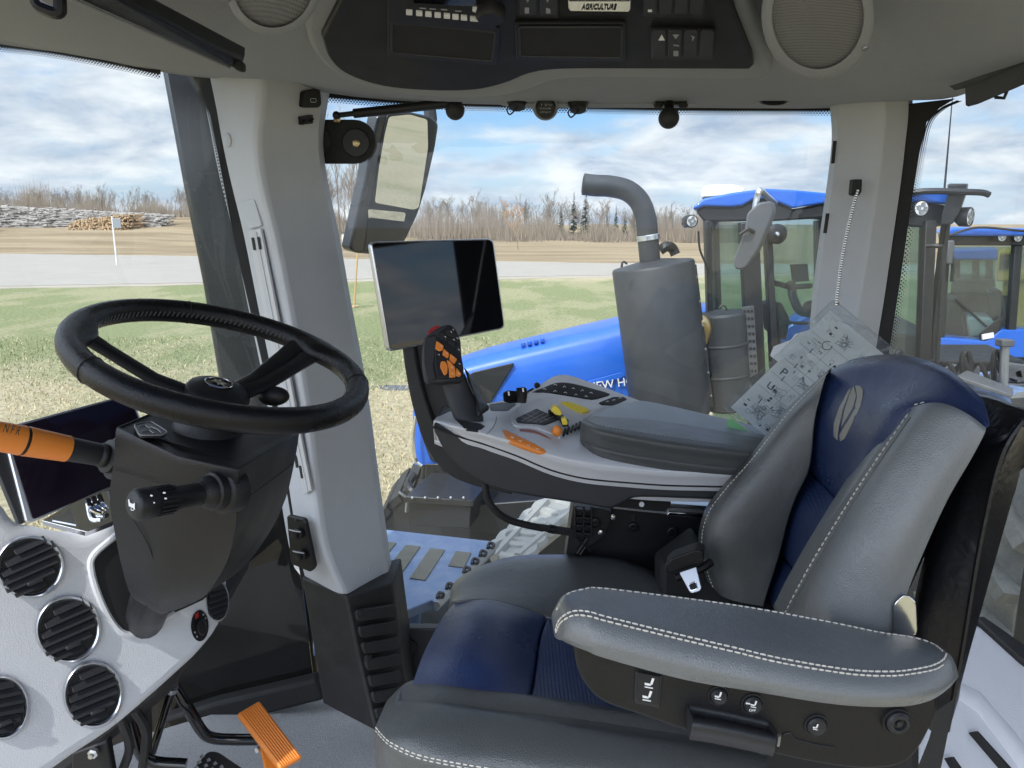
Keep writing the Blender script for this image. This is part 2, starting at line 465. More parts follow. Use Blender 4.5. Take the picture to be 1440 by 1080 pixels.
gl_ = nd(t, 'ShaderNodeMapRange'); gl_.interpolation_type = 'SMOOTHSTEP'; L(dt.outputs['Value'], gl_.inputs[0]); gl_.inputs[1].default_value = .15; gl_.inputs[2].default_value = 1.0; gl_.inputs[3].default_value = 1.0; gl_.inputs[4].default_value = 4.2  # clouds brightened towards the sun behind the camera, added to light the cab
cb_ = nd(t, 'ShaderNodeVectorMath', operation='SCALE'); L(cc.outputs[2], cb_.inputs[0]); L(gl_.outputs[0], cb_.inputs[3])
hz = nd(t, 'ShaderNodeMapRange'); hz.interpolation_type = 'SMOOTHSTEP'; L(sx.outputs[2], hz.inputs[0]); hz.inputs[1].default_value = .0; hz.inputs[2].default_value = .16; hz.inputs[3].default_value = .85; hz.inputs[4].default_value = 0
hm = nd(t, 'ShaderNodeMix', data_type='RGBA'); L(hz.outputs[0], hm.inputs[0]); L(sk.outputs[2], hm.inputs[6]); hm.inputs[7].default_value = (5.2, 6.4, 7.9, 1)
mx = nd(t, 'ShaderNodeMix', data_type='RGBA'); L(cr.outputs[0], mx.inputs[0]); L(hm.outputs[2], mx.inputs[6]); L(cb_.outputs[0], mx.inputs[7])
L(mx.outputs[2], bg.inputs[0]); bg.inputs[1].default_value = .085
sd = bpy.data.lights.new('sun', 'SUN'); sd.energy = 2.6; sd.angle = R(.6); sd.color = (1, .965, .92)
so = bpy.data.objects.new('sun', sd); COL.objects.link(so)
sv = V((math.sin(R(SUN_AZ)) * math.cos(R(SUN_EL)), math.cos(R(SUN_AZ)) * math.cos(R(SUN_EL)), math.sin(R(SUN_EL))))
so.rotation_euler = sv.to_track_quat('Z', 'Y').to_euler(); so.location = (0, -20, 40)
cd = bpy.data.cameras.new('camera'); cd.sensor_width = 36; cd.lens = F / 1440 * 36; cd.clip_start = .02; cd.clip_end = 4000
co = bpy.data.objects.new('camera', cd); COL.objects.link(co); co.location = CAM; co.rotation_euler = (R(90) - PITCH, 0, 0); S.camera = co
S.view_settings.view_transform = 'Standard'; S.view_settings.look = 'None'; S.view_settings.exposure = 0.6; S.view_settings.gamma = 1
S.cycles.use_denoising = True
S.cycles.max_bounces = 10; S.cycles.transparent_max_bounces = 32; S.cycles.diffuse_bounces = 5; S.cycles.glossy_bounces = 5
S.cycles.sample_clamp_indirect = 6; S.cycles.caustics_reflective = False
# ---------------------------------------------------------------- ground
def ground_z(x, y):
    a = min(1, max(0, (y - 75) / 70)); a = a * a * (3 - 2 * a)
    b = min(1, max(0, (-x - 12) / 40)); b = b * b * (3 - 2 * b)
    return a * b * 3.6 + .5 * a * math.sin(x * .03 + y * .02) * (1 if y > 100 else 0) * min(1, max(0, (y - 100) / 30))
gm = bpy.data.materials.new('field'); gm.use_nodes = True
t = gm.node_tree; L = t.links.new; b = t.nodes['Principled BSDF']; b.inputs['Roughness'].default_value = .95; b.inputs['Specular IOR Level'].default_value = .1
tc = nd(t, 'ShaderNodeNewGeometry')
def gn(sc, det=6.0, r=.6, stretch=None):
    n = nd(t, 'ShaderNodeTexNoise', Scale=sc, Detail=det, Roughness=r)
    if stretch:
        mp = nd(t, 'ShaderNodeMapping'); mp.inputs['Scale'].default_value = stretch; L(tc.outputs['Position'], mp.inputs[0]); L(mp.outputs[0], n.inputs['Vector'])
    else: L(tc.outputs['Position'], n.inputs['Vector'])
    return n.outputs['Fac']
def mixc(f, a, bb):
    k = nd(t, 'ShaderNodeMix', data_type='RGBA')
    if isinstance(f, float): k.inputs[0].default_value = f
    else: L(f, k.inputs[0])
    for i, c in ((6, a), (7, bb)):
        if isinstance(c, tuple): k.inputs[i].default_value = (*c, 1)
        else: L(c, k.inputs[i])
    return k.outputs[2]
def rng(f, a, bb, c=0.0, d=1.0):
    k = nd(t, 'ShaderNodeMapRange'); k.interpolation_type = 'SMOOTHSTEP'
    L(f, k.inputs[0])
    for i, v in enumerate((a, bb, c, d)): k.inputs[i + 1].default_value = v
    return k.outputs[0]
straw = mixc(rng(gn(9.0, 9, .75), .38, .62), (.34, .285, .18), (.52, .455, .31))
green = mixc(rng(gn(9.0, 9, .75), .38, .62), (.16, .185, .085), (.29, .305, .16))
sp = nd(t, 'ShaderNodeSeparateXYZ'); L(tc.outputs['Position'], sp.inputs[0])
zone = nd(t, 'ShaderNodeMath', operation='MULTIPLY'); L(rng(sp.outputs[1], 12.0, 19.0), zone.inputs[0]); L(rng(sp.outputs[1], 40.0, 47.0, 1.0, 0.0), zone.inputs[1])
gmix = nd(t, 'ShaderNodeMath', operation='MULTIPLY_ADD', use_clamp=True); L(zone.outputs[0], gmix.inputs[0]); gmix.inputs[1].default_value = 1.0
pt = rng(gn(.35, 5, .6, (1, .45, 1)), .42, .64, -.40, .45); L(pt, gmix.inputs[2])
col = mixc(gmix.outputs[0], straw, green)
far = mixc(rng(gn(.12, 7, .65, (.3, 1.6, 1)), .38, .62), (.225, .17, .11), (.33, .26, .17))
col = mixc(rng(sp.outputs[1], 44.0, 56.0), col, far)
bare = rng(gn(.55, 8, .7), .63, .70)
col = mixc(bare, col, (.36, .33, .28))
L(col, b.inputs['Base Color'])
bp = nd(t, 'ShaderNodeBump', Strength=.9, Distance=.12); L(gn(5.0, 8, .75), bp.inputs['Height']); L(bp.outputs[0], b.inputs['Normal'])
xs = sorted(set([-1500, -900, -600, -400] + list(range(-300, 301, 12)) + [400, 600, 900, 1500]))
ys = sorted(set([-400, -150, -60, -20] + list(range(0, 300, 8)) + [350, 500, 800, 1300, 2200]))
MB().grid([[V((x, y, ground_z(x, y) - (0 if y < 400 else 4))) for x in xs] for y in ys]).build('ground', gm).__setitem__('kind', 'structure')
rm = mat('road', (.31, .285, .25), .9, bump=.4, bscale=30, vary=.12, vscale=.5)
sm_ = mat('shoulder', (.34, .30, .24), .95, bump=.6, bscale=20, vary=.25, vscale=.6)
near = [(-700, 409), (0, 403), (270, 398), (500, 393), (800, 388), (1400, 381)]
farp = [(1400, 374), (850, 371), (500, 365), (270, 361), (0, 357), (-700, 350)]
rj = random.Random(12)
def road_pts(off):
    out = []
    for l, s_ in ((near, 1), (farp, -.35)):
        q = [PZ(x, y + off * s_, .02) for x, y in l]
        for a, b_ in zip(q[:-1], q[1:]):
            k = max(2, int((b_ - a).length / 1.2)); out += [a.lerp(b_, i / k) + V((0, rj.gauss(0, .1 + .12 * (off > 0)), 0)) for i in range(k)]
        out.append(q[-1])
    return out
tag(MB().prism(road_pts(3.0), (0, 0, -.1)).build('road_shoulder', sm_), kind='structure')
tag(MB().prism([p + V((0, 0, .03)) for p in road_pts(0)], (0, 0, -.04)).build('road', rm), kind='structure')
# grass blades on the near verge
rg = np.random.default_rng(3)
N = 46000
yy = 5.5 + 16 * rg.random(N) ** 1.6
xx = (rg.random(N) * 1.06 - .69) * yy * .98
vs = []; fs = []; mi = []
for i in range(N):
    x, y = xx[i], yy[i]
    h = .03 + .06 * rg.random() ** 2; a = rg.random() * 6.28; wd = .004 + .004 * rg.random() + y * .0003
    lx, ly = (rg.random(2) - .5) * h * 1.6
    vs += [(x - math.cos(a) * wd, y - math.sin(a) * wd, 0), (x + math.cos(a) * wd, y + math.sin(a) * wd, 0), (x + lx, y + ly, h)]
    fs.append((3 * i, 3 * i + 1, 3 * i + 2))
    mi.append(int(rg.random() < (.75 if 15 < y else .14)))
me = bpy.data.meshes.new('grass'); me.from_pydata(vs, [], fs)
me.materials.append(mat('dry_blade', (.52, .43, .26), .9, vary=.35, vscale=3)); me.materials.append(mat('green_blade', (.21, .225, .11), .9, vary=.35, vscale=3))
me.polygons.foreach_set('material_index', mi)
o = bpy.data.objects.new('grass', me); COL.objects.link(o); tag(o, kind='stuff')
# ---------------------------------------------------------------- trees
def bare_tree(seed, h, spread, levels=4):
    r = random.Random(seed); tr, cr = MB(), MB()
    def branch(p, d, L_, rad, lv):
        pts = [p]; q = d.copy()
        for i in range(3):
            q = (q + V((r.uniform(-.18, .18), r.uniform(-.18, .18), r.uniform(-.02, .16)))).normalized()
            pts.append(pts[-1] + q * L_ / 3)
        (tr if lv == 0 else cr).tube(pts, [rad, rad * .8, rad * .6, rad * .35], n=5 if lv == 0 else 3)
        if lv < levels:
            k = (9, 5, 4, 3)[min(lv, 3)]
            for i in range(k):
                f = r.uniform(.3, 1.0) if lv else r.uniform(.28, 1.0)
                j = min(2, int(f * 3)); b0 = pts[j].lerp(pts[j + 1], f * 3 - j)
                a = r.uniform(0, 6.28); tilt = r.uniform(.35, .95) * spread
                e = (q + V((math.cos(a), math.sin(a), .15)) * tilt).normalized()
                branch(b0, e, L_ * r.uniform(.36, .6) * (1.1 - .35 * f), max(rad * .42, .018), lv + 1)
    branch(V((0, 0, 0)), V((0, 0, 1)), h, h * .010, 0)
    return tr, cr
def tree_thing(seed, h, spread, label, group, loc, levels=4, name='bare_tree'):
    tr, cr = bare_tree(seed, h, spread, levels)
    root = thing(name, label, 'tree', (0, 0, 0), group)
    tr.build('trunk', M['bark'], root, recalc=False); cr.build('crown', M['twig'], root, recalc=False)
    root.location = loc
    return root
GL = 'leafless grey-brown tree in the bare tree line beyond the road'
GG = 'bare trees of the far tree line'
prot = []
rt = random.Random(21)
spots = []
for i in range(280):
    px = rt.uniform(-60, 1010)
    d = rt.uniform(138, 205) if px > 330 else rt.uniform(150, 200)
    spots.append((px, d))
protos = [tree_thing(100 + k, 11.0, (.75, .95, .6, .85, .7, 1.0)[k], GL, GG, (0, 0, 0), 4 if k < 4 else 3) for k in range(6)]
for i, (px, d) in enumerate(spots):
    o = protos[i] if i < 6 else copy_tree(protos[i % 6])
    x = (px - 720) / F * d / CP
    o.location = (x, d, ground_z(x, d) - .1)
    if 430 < px < 560: hh = rt.uniform(.6, .75)
    elif px < 300: hh = rt.uniform(.30, .47)
    elif px > 860: hh = rt.uniform(.36, .52)
    else: hh = rt.uniform(.40, .60)
    o.scale = (hh * 1.15, hh * 1.15, hh * rt.uniform(.9, 1.1)); o.rotation_euler = (0, 0, rt.uniform(0, 6.28))
# tall birches near the road, seen between the pillar and the mirror
bt = [tree_thing(300 + k, 10.0, .5, 'tall thin leafless tree seen between the front pillar and the outside mirror', 'tall thin trees by the mirror', (0, 0, 0), 3, 'bare_tree') for k in range(2)]
for i, px in enumerate((462, 474, 487, 501, 515)):
    o = bt[i] if i < 2 else copy_tree(bt[i % 2])
    d = 96 + 5 * (i % 3); o.location = ((px - 720) / F * d / CP, d, 0); o.scale = (1, 1, 1.05 + .08 * (i % 2)); o.rotation_euler = (0, 0, i * 1.3)
lone = tree_thing(411, 4.2, 1.3, 'low spreading orange-brown shrub standing alone before the tree line', None, (PZ(730, 357, 0).x, 92, 0), 4, 'bare_shrub')
mk('orange_twig', (.42, .25, .12), .9, vary=.3, vscale=.5)
for c in lone.children:
    if c.name.startswith('crown'): c.data.materials[0] = M['orange_twig']
# dense bare brush at the foot of the wood
br = MB(); rb = random.Random(5)
for i in range(3400):
    px = rb.uniform(-80, 1040); d = rb.uniform(126, 190) + 6 * math.sin(px * .05) if px > 300 else rb.uniform(142, 185)
    x = (px - 720) / F * d / CP; z = ground_z(x, d)
    for k in range(7):
        a = rb.uniform(0, 6.28); h = rb.uniform(1.5, 6.5) * (.75 + .3 * math.sin(px * .021) + .25 * math.sin(px * .083 + 1))
        lean = V((math.cos(a), math.sin(a), 0)) * rb.uniform(.2, 1.3)
        p0 = V((x + rb.uniform(-1.5, 1.5), d + rb.uniform(-1.5, 1.5), z - .1))
        wv = V((rb.uniform(.03, .09), 0, 0))
        br.add([p0 - wv, p0 + wv, p0 + lean + V((0, 0, h))], [(0, 1, 2)])
o = br.build('brush', M['twig'], recalc=False); tag(o, kind='stuff')
def spruce(h, seed):
    r = random.Random(seed); m = MB(); tr = MB(); tr.tube([(0, 0, 0), (0, 0, h)], [h * .015, .02], n=5)
    for i in range(240):
        f = r.random() ** .8; z = h * (.1 + .88 * f); L_ = (1 - f) * h * .2 + .15; a = r.uniform(0, 6.28)
        dv = V((math.cos(a), math.sin(a), -.25)); s = V((-math.sin(a), math.cos(a), 0)) * L_ * .28
        p = V((0, 0, z))
        m.add([p, p + dv * L_ * .6 + s, p + dv * L_, p + dv * L_ * .6 - s], [(0, 1, 2, 3)])
    return tr, m
sps = []
for k in range(2):
    root = thing('spruce', 'dark green conical spruce rising above the bare tree line', 'tree', (0, 0, 0), 'dark spruces in the tree line')
    a, c = spruce(10, 60 + k); a.build('trunk', M['bark'], root, recalc=False); c.build('crown', M['spruce'], root, recalc=False); sps.append(root)
for i, (px, hh) in enumerate(((819, 1.0), (803, .95), (786, .72), (860, .7), (848, .55), (872, .6), (884, .72), (934, .72), (926, .62), (915, .55))):
    o = sps[i] if i < 2 else copy_tree(sps[i % 2])
    d = 158 + 4 * (i % 4); x = (px - 720) / F * d / CP
    o.location = (x, d, 0); o.scale = (hh * .8, hh * .8, hh); o.rotation_euler = (0, 0, i)
# ---------------------------------------------------------------- woodpile, posts
def pile(px0, px1, d, z0, hts, cut, seed):
    r = random.Random(seed); m = MB()
    n = int((px1 - px0) / 2.0)
    for i in range(n * 17):
        f = r.random(); px = px0 + (px1 - px0) * f; x = (px - 720) / F * d / CP
        hmax = hts[0] + (hts[1] - hts[0]) * f
        g = r.random() ** .8; z = z0 + hmax * g
        rad = r.uniform(.07, .16); L_ = 3.4
        if cut:
            c = V((x, d + 2.2 * g + r.uniform(-.6, .6), z)); a = r.gauss(1.57, .35)
        else:
            c = V((x, d + 3.0 * g + r.uniform(-1, 1), z)); a = r.gauss(0.05, .35)
        dv = V((math.cos(a), math.sin(a), r.gauss(0, .05))) * L_ / 2
        m.tube([c - dv, c + dv], rad, n=6)
    return m
def zt(px, d): x = (px - 720) / F * d / CP; return ground_z(x, d)
o = pile(-40, 240, 118, zt(100, 118) - .2, (3.6, 1.9), False, 1).build('log_pile', M['log_grey'], recalc=False)
tag(o, 'long heap of weathered grey logs across the field', 'log pile', kind='stuff')
o = pile(128, 206, 114, zt(165, 114) - .5, (1.6, 2.6), True, 2).build('log_pile', M['log_cut'], recalc=False)
tag(o, 'pale orange pile of cut log ends before the grey log heap', 'log pile', kind='stuff')
x, y = PZ(30, 300, 1).x, 110
bx = thing('shed', 'small dark grey box shed at the near end of the grey log heap', 'shed', ((14 - 720) / F * 112 / CP, 110, zt(14, 110) - .2))
o = MB().box(bx.location + V((0, 0, 1.1)), (2.6, 2.2, 2.3)).build('wall', M['ext_dark'], bx); o = MB().box(bx.location + V((0, 0, 2.35)), (2.9, 2.5, .18)).build('roof', M['ext_grey'], bx)
def sign(px, d, h, label):
    p = PZ(px, 300, 0); x = (px - 720) / F * d / CP; z = ground_z(x, d)
    r = thing('road_sign', label, 'sign', (x, d, z))
    MB().box((x, d, z + h / 2), (.09, .09, h)).build('post', M['ext_white'], r)
    MB().box((x + .35, d - .08, z + h - .5), (.6, .03, .7)).build('sign_panel', M['steel_grey'], r, bevel=.01)  # grey of the panel is a windscreen reflection put into its colour
sign(182, 58, 3.6, 'white post with a grey sign panel, standing by the road before the log heap')
b0 = PZ(498, 432, 0); r0 = thing('wooden_stake', 'orange-brown wooden survey stake standing in the grass verge by the road', 'stake', b0)
MB().bar(b0, P(503, 352, b0.y), .11, .05).build('stake_post', M['wood_stake'], r0, bevel=.006)
mm = MB(); rr = random.Random(9)
for i in range(14): mm.ball(b0 + V((rr.gauss(0, .16), rr.gauss(-.1, .12), .02)), rr.uniform(.04, .09), 7, 5)
mm.build('chip_mound', M['log_cut'], r0)
pud = MB(); pc = PZ(563, 545, .006)
pud.prism([pc + V((math.cos(a) * .45 * (1 + .25 * math.sin(3 * a)), math.sin(a) * .3 * (1 + .2 * math.cos(2 * a)), 0)) for a in [k * .2618 for k in range(24)]], (0, 0, -.01))
tag(pud.build('puddle', mat('water', (.05, .055, .06), .06, rvary=.03)), kind='structure')
sm2 = thing('utility_box', 'small white roadside cabinets at the foot of the tall thin trees', 'cabinet', PZ(480, 352, 0))
MB().box(sm2.location + V((0, 8, 1.0)), (3.0, 1, 1.6)).build('cabinet_body', M['ext_white'], sm2, bevel=.03); MB().box(sm2.location + V((0, 8, 1.86)), (3.2, 1.2, .12)).build('cabinet_lid', M['ext_grey'], sm2)
def EX(d, k=.25): return (k * d, d, 0)
# ---------------------------------------------------------------- neighbour tractor
def post(m, a, b, w, dpt, name, mt, parent, bev=.008):
    return MB().bar(a, b, w, dpt).build(name, mt, parent, bevel=bev)
T = thing('tractor', 'blue articulated tractor with a grey exhaust can and upturned black stack, parked beside the cab', 'tractor', (P(1000, 600, 6.2).x, 6.2, 0))
D = 6.0
# hood: rounded cross-sections from nose to cab
hood = []
for px, ty, by, dn in ((582, 548, 655, 6.12), (592, 526, 655, 6.04), (612, 508, 655, 6.0), (650, 496, 654, 6.0), (690, 486, 650, 6.0), (740, 474.5, 640, 6.0), (800, 461, 625, 6.0), (865, 446.5, 615, 6.0), (930, 437, 610, 6.0), (992, 428, 606, 6.0)):
    top = P(px, ty, dn + .42); bot = P(px, by, dn)
    zt_, zb = top.z, bot.z; x = bot.x; wd = 1.05; k = (zt_ - zb)
    prof = [(dn + .02, zb), (dn, zb + .3 * k), (dn + .005, zb + .66 * k), (dn + .02, zb + .88 * k), (dn + .07, zb + .955 * k), (dn + .2, zb + .985 * k), (dn + .42, zb + k), (dn + .8, zb + .985 * k), (dn + .98, zb + .92 * k), (dn + 1.05, zb + .62 * k), (dn + 1.05, zb + .3 * k), (dn + 1.01, zb)]
    hood.append([V((x + .25 * (y - dn), y, z)) for y, z in prof])
hd = MB().rings(hood).build('hood', M['paint_blue'], T, sharp=45)
pl = Plane((600, 600, 5.985), (900, 600, 5.985), (700, 500, 5.985))
slab('side_grille', M['ext_dark'], pl.pts(rnd([(640, 548), (663, 524), (724, 510), (690, 566), (676, 600), (640, 640)], 5)), EX(.02), T, .004)
slab('nose_grille', M['ext_dark'], pl.pts(rnd([(588, 600), (612, 570), (628, 600), (632, 644), (606, 650)], 5)), EX(.02), T, .004)
MB().tube(spl([pl.at(585, 585, .03), pl.at(581, 615, .03), pl.at(584, 645, .03), pl.at(593, 655, .03)], 4), .016, 6).build('nose_trim', M['chrome'], T)
slab('hood_crease', M['paint_blue'], pl.pts(spl([(815, 540), (850, 530), (875, 524), (875, 531), (850, 538), (820, 546)], 3, True), .012), EX(.012), hd, .003)
text('NEW HOLLAND', pl.at(826, 550, .02), pl.at(944, 533, .02), (0, 0, 1), M['ext_white'], hd, ext=.004)
for px in (735, 744, 753, 762): MB().box(P(px, 482 - (px - 735) * .22, 6.2), (.03, .2, .03)).build('louvre', M['paint_blue'], hd, bevel=.004)
# lower nose, undercarriage
MB().rings([[P(px, y, d) for y, d in ((648, 6.08), (b_, 6.1), (b_, 7.0), (648, 7.0))] for px, b_ in ((592, 690), (640, 700), (720, 706), (800, 720), (900, 730))]).build('chassis', M['ext_dark'], T, bevel=.02)
MB().rings([[P(px, y, d) for y, d in ((652, 5.95), (b_, 5.97), (b_, 6.1), (652, 6.1))] for px, b_ in ((598, 682), (622, 690), (650, 690))]).build('front_cowl', M['ext_dark'], T, bevel=.01)
# toolbox at the front with its pipe
tb = slab('toolbox', M['ext_dark'], [P(x, y, 5.35) for x, y in ((573, 706), (662, 712), (660, 743), (575, 739))], EX(.45), T, .008)
slab('toolbox_lid', M['ext_dark'], [P(x, y, 5.3) for x, y in ((570, 698), (666, 704), (666, 713), (570, 707))], EX(.55), tb, .006)
for px in (580, 598, 616, 634, 652): MB().ball(P(px, 700, 5.29), .012, 8, 6).build('bolt', M['steel_grey'], tb)
MB().tube(spl([P(590, 700, 5.6), P(578, 690, 5.6), P(574, 680, 5.7), P(582, 668, 5.8)], 5), .035, 8).build('front_pipe', M['ext_dark'], T)
MB().tube([P(561, 692, 5.5), P(573, 700, 5.5), P(571, 720, 5.5)], .012, 6).build('hook', M['steel_grey'], T)
# deck and frame behind
slab('deck', M['ext_dark'], [P(x, y, 5.6) for x, y in ((640, 712), (800, 700), (960, 700), (960, 740), (700, 752), (640, 742))], EX(.8), T, .01)
# tracks and lower body mass
def track(cx, cy, L_, Hh, wd, parent, name='track'):
    m = MB(); pts = []
    r = Hh / 2
    for k in range(13): a = R(90 - 15 * k); pts.append((cx + L_ / 2 - r + math.cos(a) * r, r + math.sin(a) * r))
    for k in range(13): a = R(-90 - 15 * k); pts.append((cx - L_ / 2 + r + math.cos(a) * r, r + math.sin(a) * r))
    m.prism([V((x, cy, z)) for x, z in pts], (0, wd, 0))
    n = int(2 * L_ / .18)
    for k in range(n):
        f = k / n * len(pts); i = int(f); q = f - i
        a, b = V((*pts[i], 0)), V((*pts[(i + 1) % len(pts)], 0))
        p = a.lerp(b, q); tdir = (b - a).normalized() if (b - a).length > 0 else V((1, 0, 0))
        m.bar(V((p.x, cy - .02, p.y)), V((p.x, cy + wd + .02, p.y)), .06, .1, (tdir.x, 0, tdir.y))
    return m.build(name, M['rubber'], parent, recalc=False)
track(P(740, 700, 6.0).x, 6.0, 2.5, 1.1, .7, T); track(P(1180, 700, 6.0).x, 6.0, 2.5, 1.1, .7, T)
# exhaust
ex = MB()
axis = (P(944, 582, 5.3) - P(918, 368, 5.3)).normalized()
a0 = P(918, 372, 5.3); Lb = (P(944, 584, 5.3) - a0).length
rb_ = 57 / F * 5.3
ex.lathe(a0, axis, [(.09, -.03), (rb_ * .62, -.015), (rb_ * .97, .0), (rb_, .015), (rb_, Lb - .05), (rb_ * .96, Lb), (rb_ * .5, Lb + .06)], 40)
mf = ex.build('muffler', M['muffler'], T, sharp=30)
for f in (): MB().lathe(a0 + axis * Lb * f, axis, [(rb_ + .0005, 0), (rb_ + .003, .004), (rb_ + .003, .010), (rb_ + .0005, .014)], 40).build('weld_band', M['muffler'], mf)
fa, fb_ = P(977, 372, 5.28), P(1001, 572, 5.28)
MB().bar(fa, fb_, .02, .02, (0, 1, 0)).build('flange', M['muffler'], mf, bevel=.003)
for k in range(6): MB().lathe(fa.lerp(fb_, (k + .5) / 6) + V((0, -.012, 0)), V((0, -1, 0)), [(.009, 0), (.009, .006), (0, .008)], 8).build('flange_bolt', M['steel_grey'], mf)
MB().tube(spl([P(874, 376, 5.0), P(876, 368, 5.0), P(882, 371, 5.0)], 4), .008, 6).build('lifting_eye', M['ext_dark'], mf)
sp_ = spl([P(914, 366, 5.3), P(911, 335, 5.3), P(908, 306, 5.3), P(899, 283, 5.3), P(882, 268, 5.3), P(858, 262, 5.3), P(838, 261, 5.3), P(820, 259, 5.3)], 6)
stk = MB().tube(sp_, 14.5 / F * 5.3, 20, up=(0, 1, 0)).build('exhaust_stack', M['muffler'], T)
e0, e1 = sp_[-1], (sp_[-1] - sp_[-2]).normalized()
MB().lathe(e0, e1, [(.058, .0), (.058, .003), (.0, .003)], 20).build('stack_opening', M['matte_black'], stk)
MB().lathe(P(912, 338, 5.3), (P(911, 330, 5.3) - P(912, 338, 5.3)), [(.075, 0), (.079, .004), (.079, .034), (.075, .038)], 24).build('stack_clamp', M['satin'], stk)
MB().tube(spl([P(928, 352, 5.35), P(938, 346, 5.35), P(946, 350, 5.4), P(950, 358, 5.4)], 4), .035, 8).build('sensor_pipe', M['ext_dark'], T)
a1 = P(1015, 440, 5.45); ax1 = (P(1024, 575, 5.45) - a1).normalized(); L1 = (P(1024, 575, 5.45) - a1).length; r1 = 34 / F * 5.45
sc = MB().lathe(a1, ax1, [(.03, -.01), (r1 * .9, -.005), (r1, .012), (r1, L1 - .02), (r1 * .8, L1)], 32).build('scr_canister', M['muffler'], T, sharp=30)
sc.name = 'exhaust_canister'
for f in (.3, .62): MB().lathe(a1 + ax1 * L1 * f, ax1, [(r1 + .001, 0), (r1 + .006, .005), (r1 + .006, .014), (r1 + .001, .02)], 32).build('weld_band', M['muffler'], sc)
MB().tube(spl([P(1010, 436, 5.35), P(1014, 430, 5.35), P(1020, 431, 5.35), P(1022, 437, 5.35)], 4), .006, 6).build('lifting_eye', M['ext_dark'], sc)
gp = Plane((1046, 430, 5.35), (1066, 430, 5.4), (1050, 530, 5.35))
gd = slab('heat_guard', M['ext_grey'], gp.pts([(1044, 432), (1060, 430), (1066, 525), (1052, 533)]), EX(.03), T, .003)
hl = MB()
for r_ in range(9):
    for c_ in range(3):
        x, y = 1047.5 + c_ * 5 + r_ * .65, 438 + r_ * 10.5
        hl.prism(gp.pts([(x - 1.6, y - 2), (x + 1.6, y - 2), (x + 1.6, y + 1.6), (x - 1.6, y + 1.6)], .004), (0, .003, 0))
hl.build('slot_pattern', M['matte_black'], gd)
MB().tube(spl([P(976, 450, 5.35), P(986, 452, 5.32), P(992, 462, 5.35), P(990, 478, 5.4)], 5), .055, 12).build('elbow_pipe', M['brass'], T)
MB().rings([[P(x, y, d) for x, y, d in ((982, yy, 5.35), (998, yy + 3, 5.35), (998, yy + 3, 5.5), (982, yy, 5.5))] for yy in (486, 520, 556)]).build('bracket', M['muffler'], T, bevel=.008)
# cab of the neighbour
rf = [(975, 290), (990, 279), (1030, 271), (1077, 265), (1115, 267), (1170, 272), (1230, 270), (1300, 268), (1338, 272)]
lo_ = [(975, 296), (990, 290), (1030, 291), (1044, 289), (1060, 280), (1080, 279), (1115, 293), (1170, 284), (1230, 282), (1300, 284), (1338, 288)]
roof = MB().prism([P(x, y, 5.55) for x, y in rf] + [P(x, y, 5.55) for x, y in reversed(lo_)], EX(1.75)).build('cab_roof', M['paint_blue'], T, bevel=.03, seg=3)
slab('roof_band', M['ext_dark'], [P(x, y, 5.6) for x, y in [(978, 297), (990, 291), (1030, 292), (1044, 290), (1060, 281), (1080, 280), (1115, 294), (1170, 285), (1230, 283), (1300, 285), (1332, 289), (1325, 318), (1300, 320), (1170, 306), (1090, 311), (990, 312)]], EX(1.6), T, .015)
dm = slab('antenna_dome', M['ext_white'], [P(x, y, 6.1) for x, y in rnd([(986, 279), (987, 264), (996, 260), (1030, 259), (1047, 264), (1047, 276)], 4)], EX(.35), T, .015)
slab('dome_base', M['ext_dark'], [P(x, y, 6.08) for x, y in [(988, 277), (1046, 271), (1046, 277), (988, 282)]], EX(.38), dm, .004)
def lamp(c, r, ax, parent, body=M['ext_dark'], name='work_light'):
    l = MB().lathe(c, ax, [(r * .6, -.09), (r * .98, -.06), (r, 0), (r * .93, .006), (r * .93, 0)], 20).build(name, body, parent, sharp=30)
    MB().lathe(c - ax * .004, ax, [(r * .92, 0), (r * .8, .006), (0, .012)], 20).build('lens', M['lamp_glass'], l)
    q = ax.orthogonal().normalized(); b2 = ax.cross(q)
    m = MB()
    for k in range(4):
        a = k * math.pi / 2 + .6; m.lathe(c + (q * math.cos(a) + b2 * math.sin(a)) * r * .45 + ax * .005, ax, [(r * .3, 0), (r * .3, .006), (0, .004)], 10)
    m.build('reflector', M['steel_grey'], l)
    return l
lamp(P(973, 311, 5.45), 9 / F * 5.45, V((.25, -1, 0)).normalized(), T); lamp(P(964, 312, 5.5), 8 / F * 5.5, V((-1, -.5, 0)).normalized(), T)
lamp(P(1296, 293, 5.52), 11.5 / F * 5.5, V((.12, -1, .05)).normalized(), T); lamp(P(1364, 305, 5.55), 13.5 / F * 5.5, V((.75, -.9, 0)).normalized(), T)
MB().tube([P(1345, 302, 5.7), P(1362, 306, 5.6)], .05, 10).build('lamp_bracket', M['ext_dark'], T)
MB().tube(spl([P(1250, 276, 5.6), P(1300, 269, 5.5), P(1360, 270, 5.45), P(1382, 271, 5.45), P(1391, 274, 5.45)], 4), .022, 8).build('mirror_arm', M['ext_dark'], T)
MB().rings([[P(x, y, d) for x, y, d in ((a, yy, 5.5), (b_, yy, 5.5), (b_ + 2, yy - 1, 5.8), (a + 2, yy - 1, 5.8))] for a, b_, yy in ((1332, 1360, 259), (1333, 1358, 272), (1325, 1348, 300), (1322, 1338, 316))]).build('camera_mount', M['ext_dark'], T, bevel=.01)
MB().tube([P(1328, 268, 5.9), P(1340, 130, 5.9)], [.008, .003], 6).build('whip_antenna', M['ext_dark'], T)
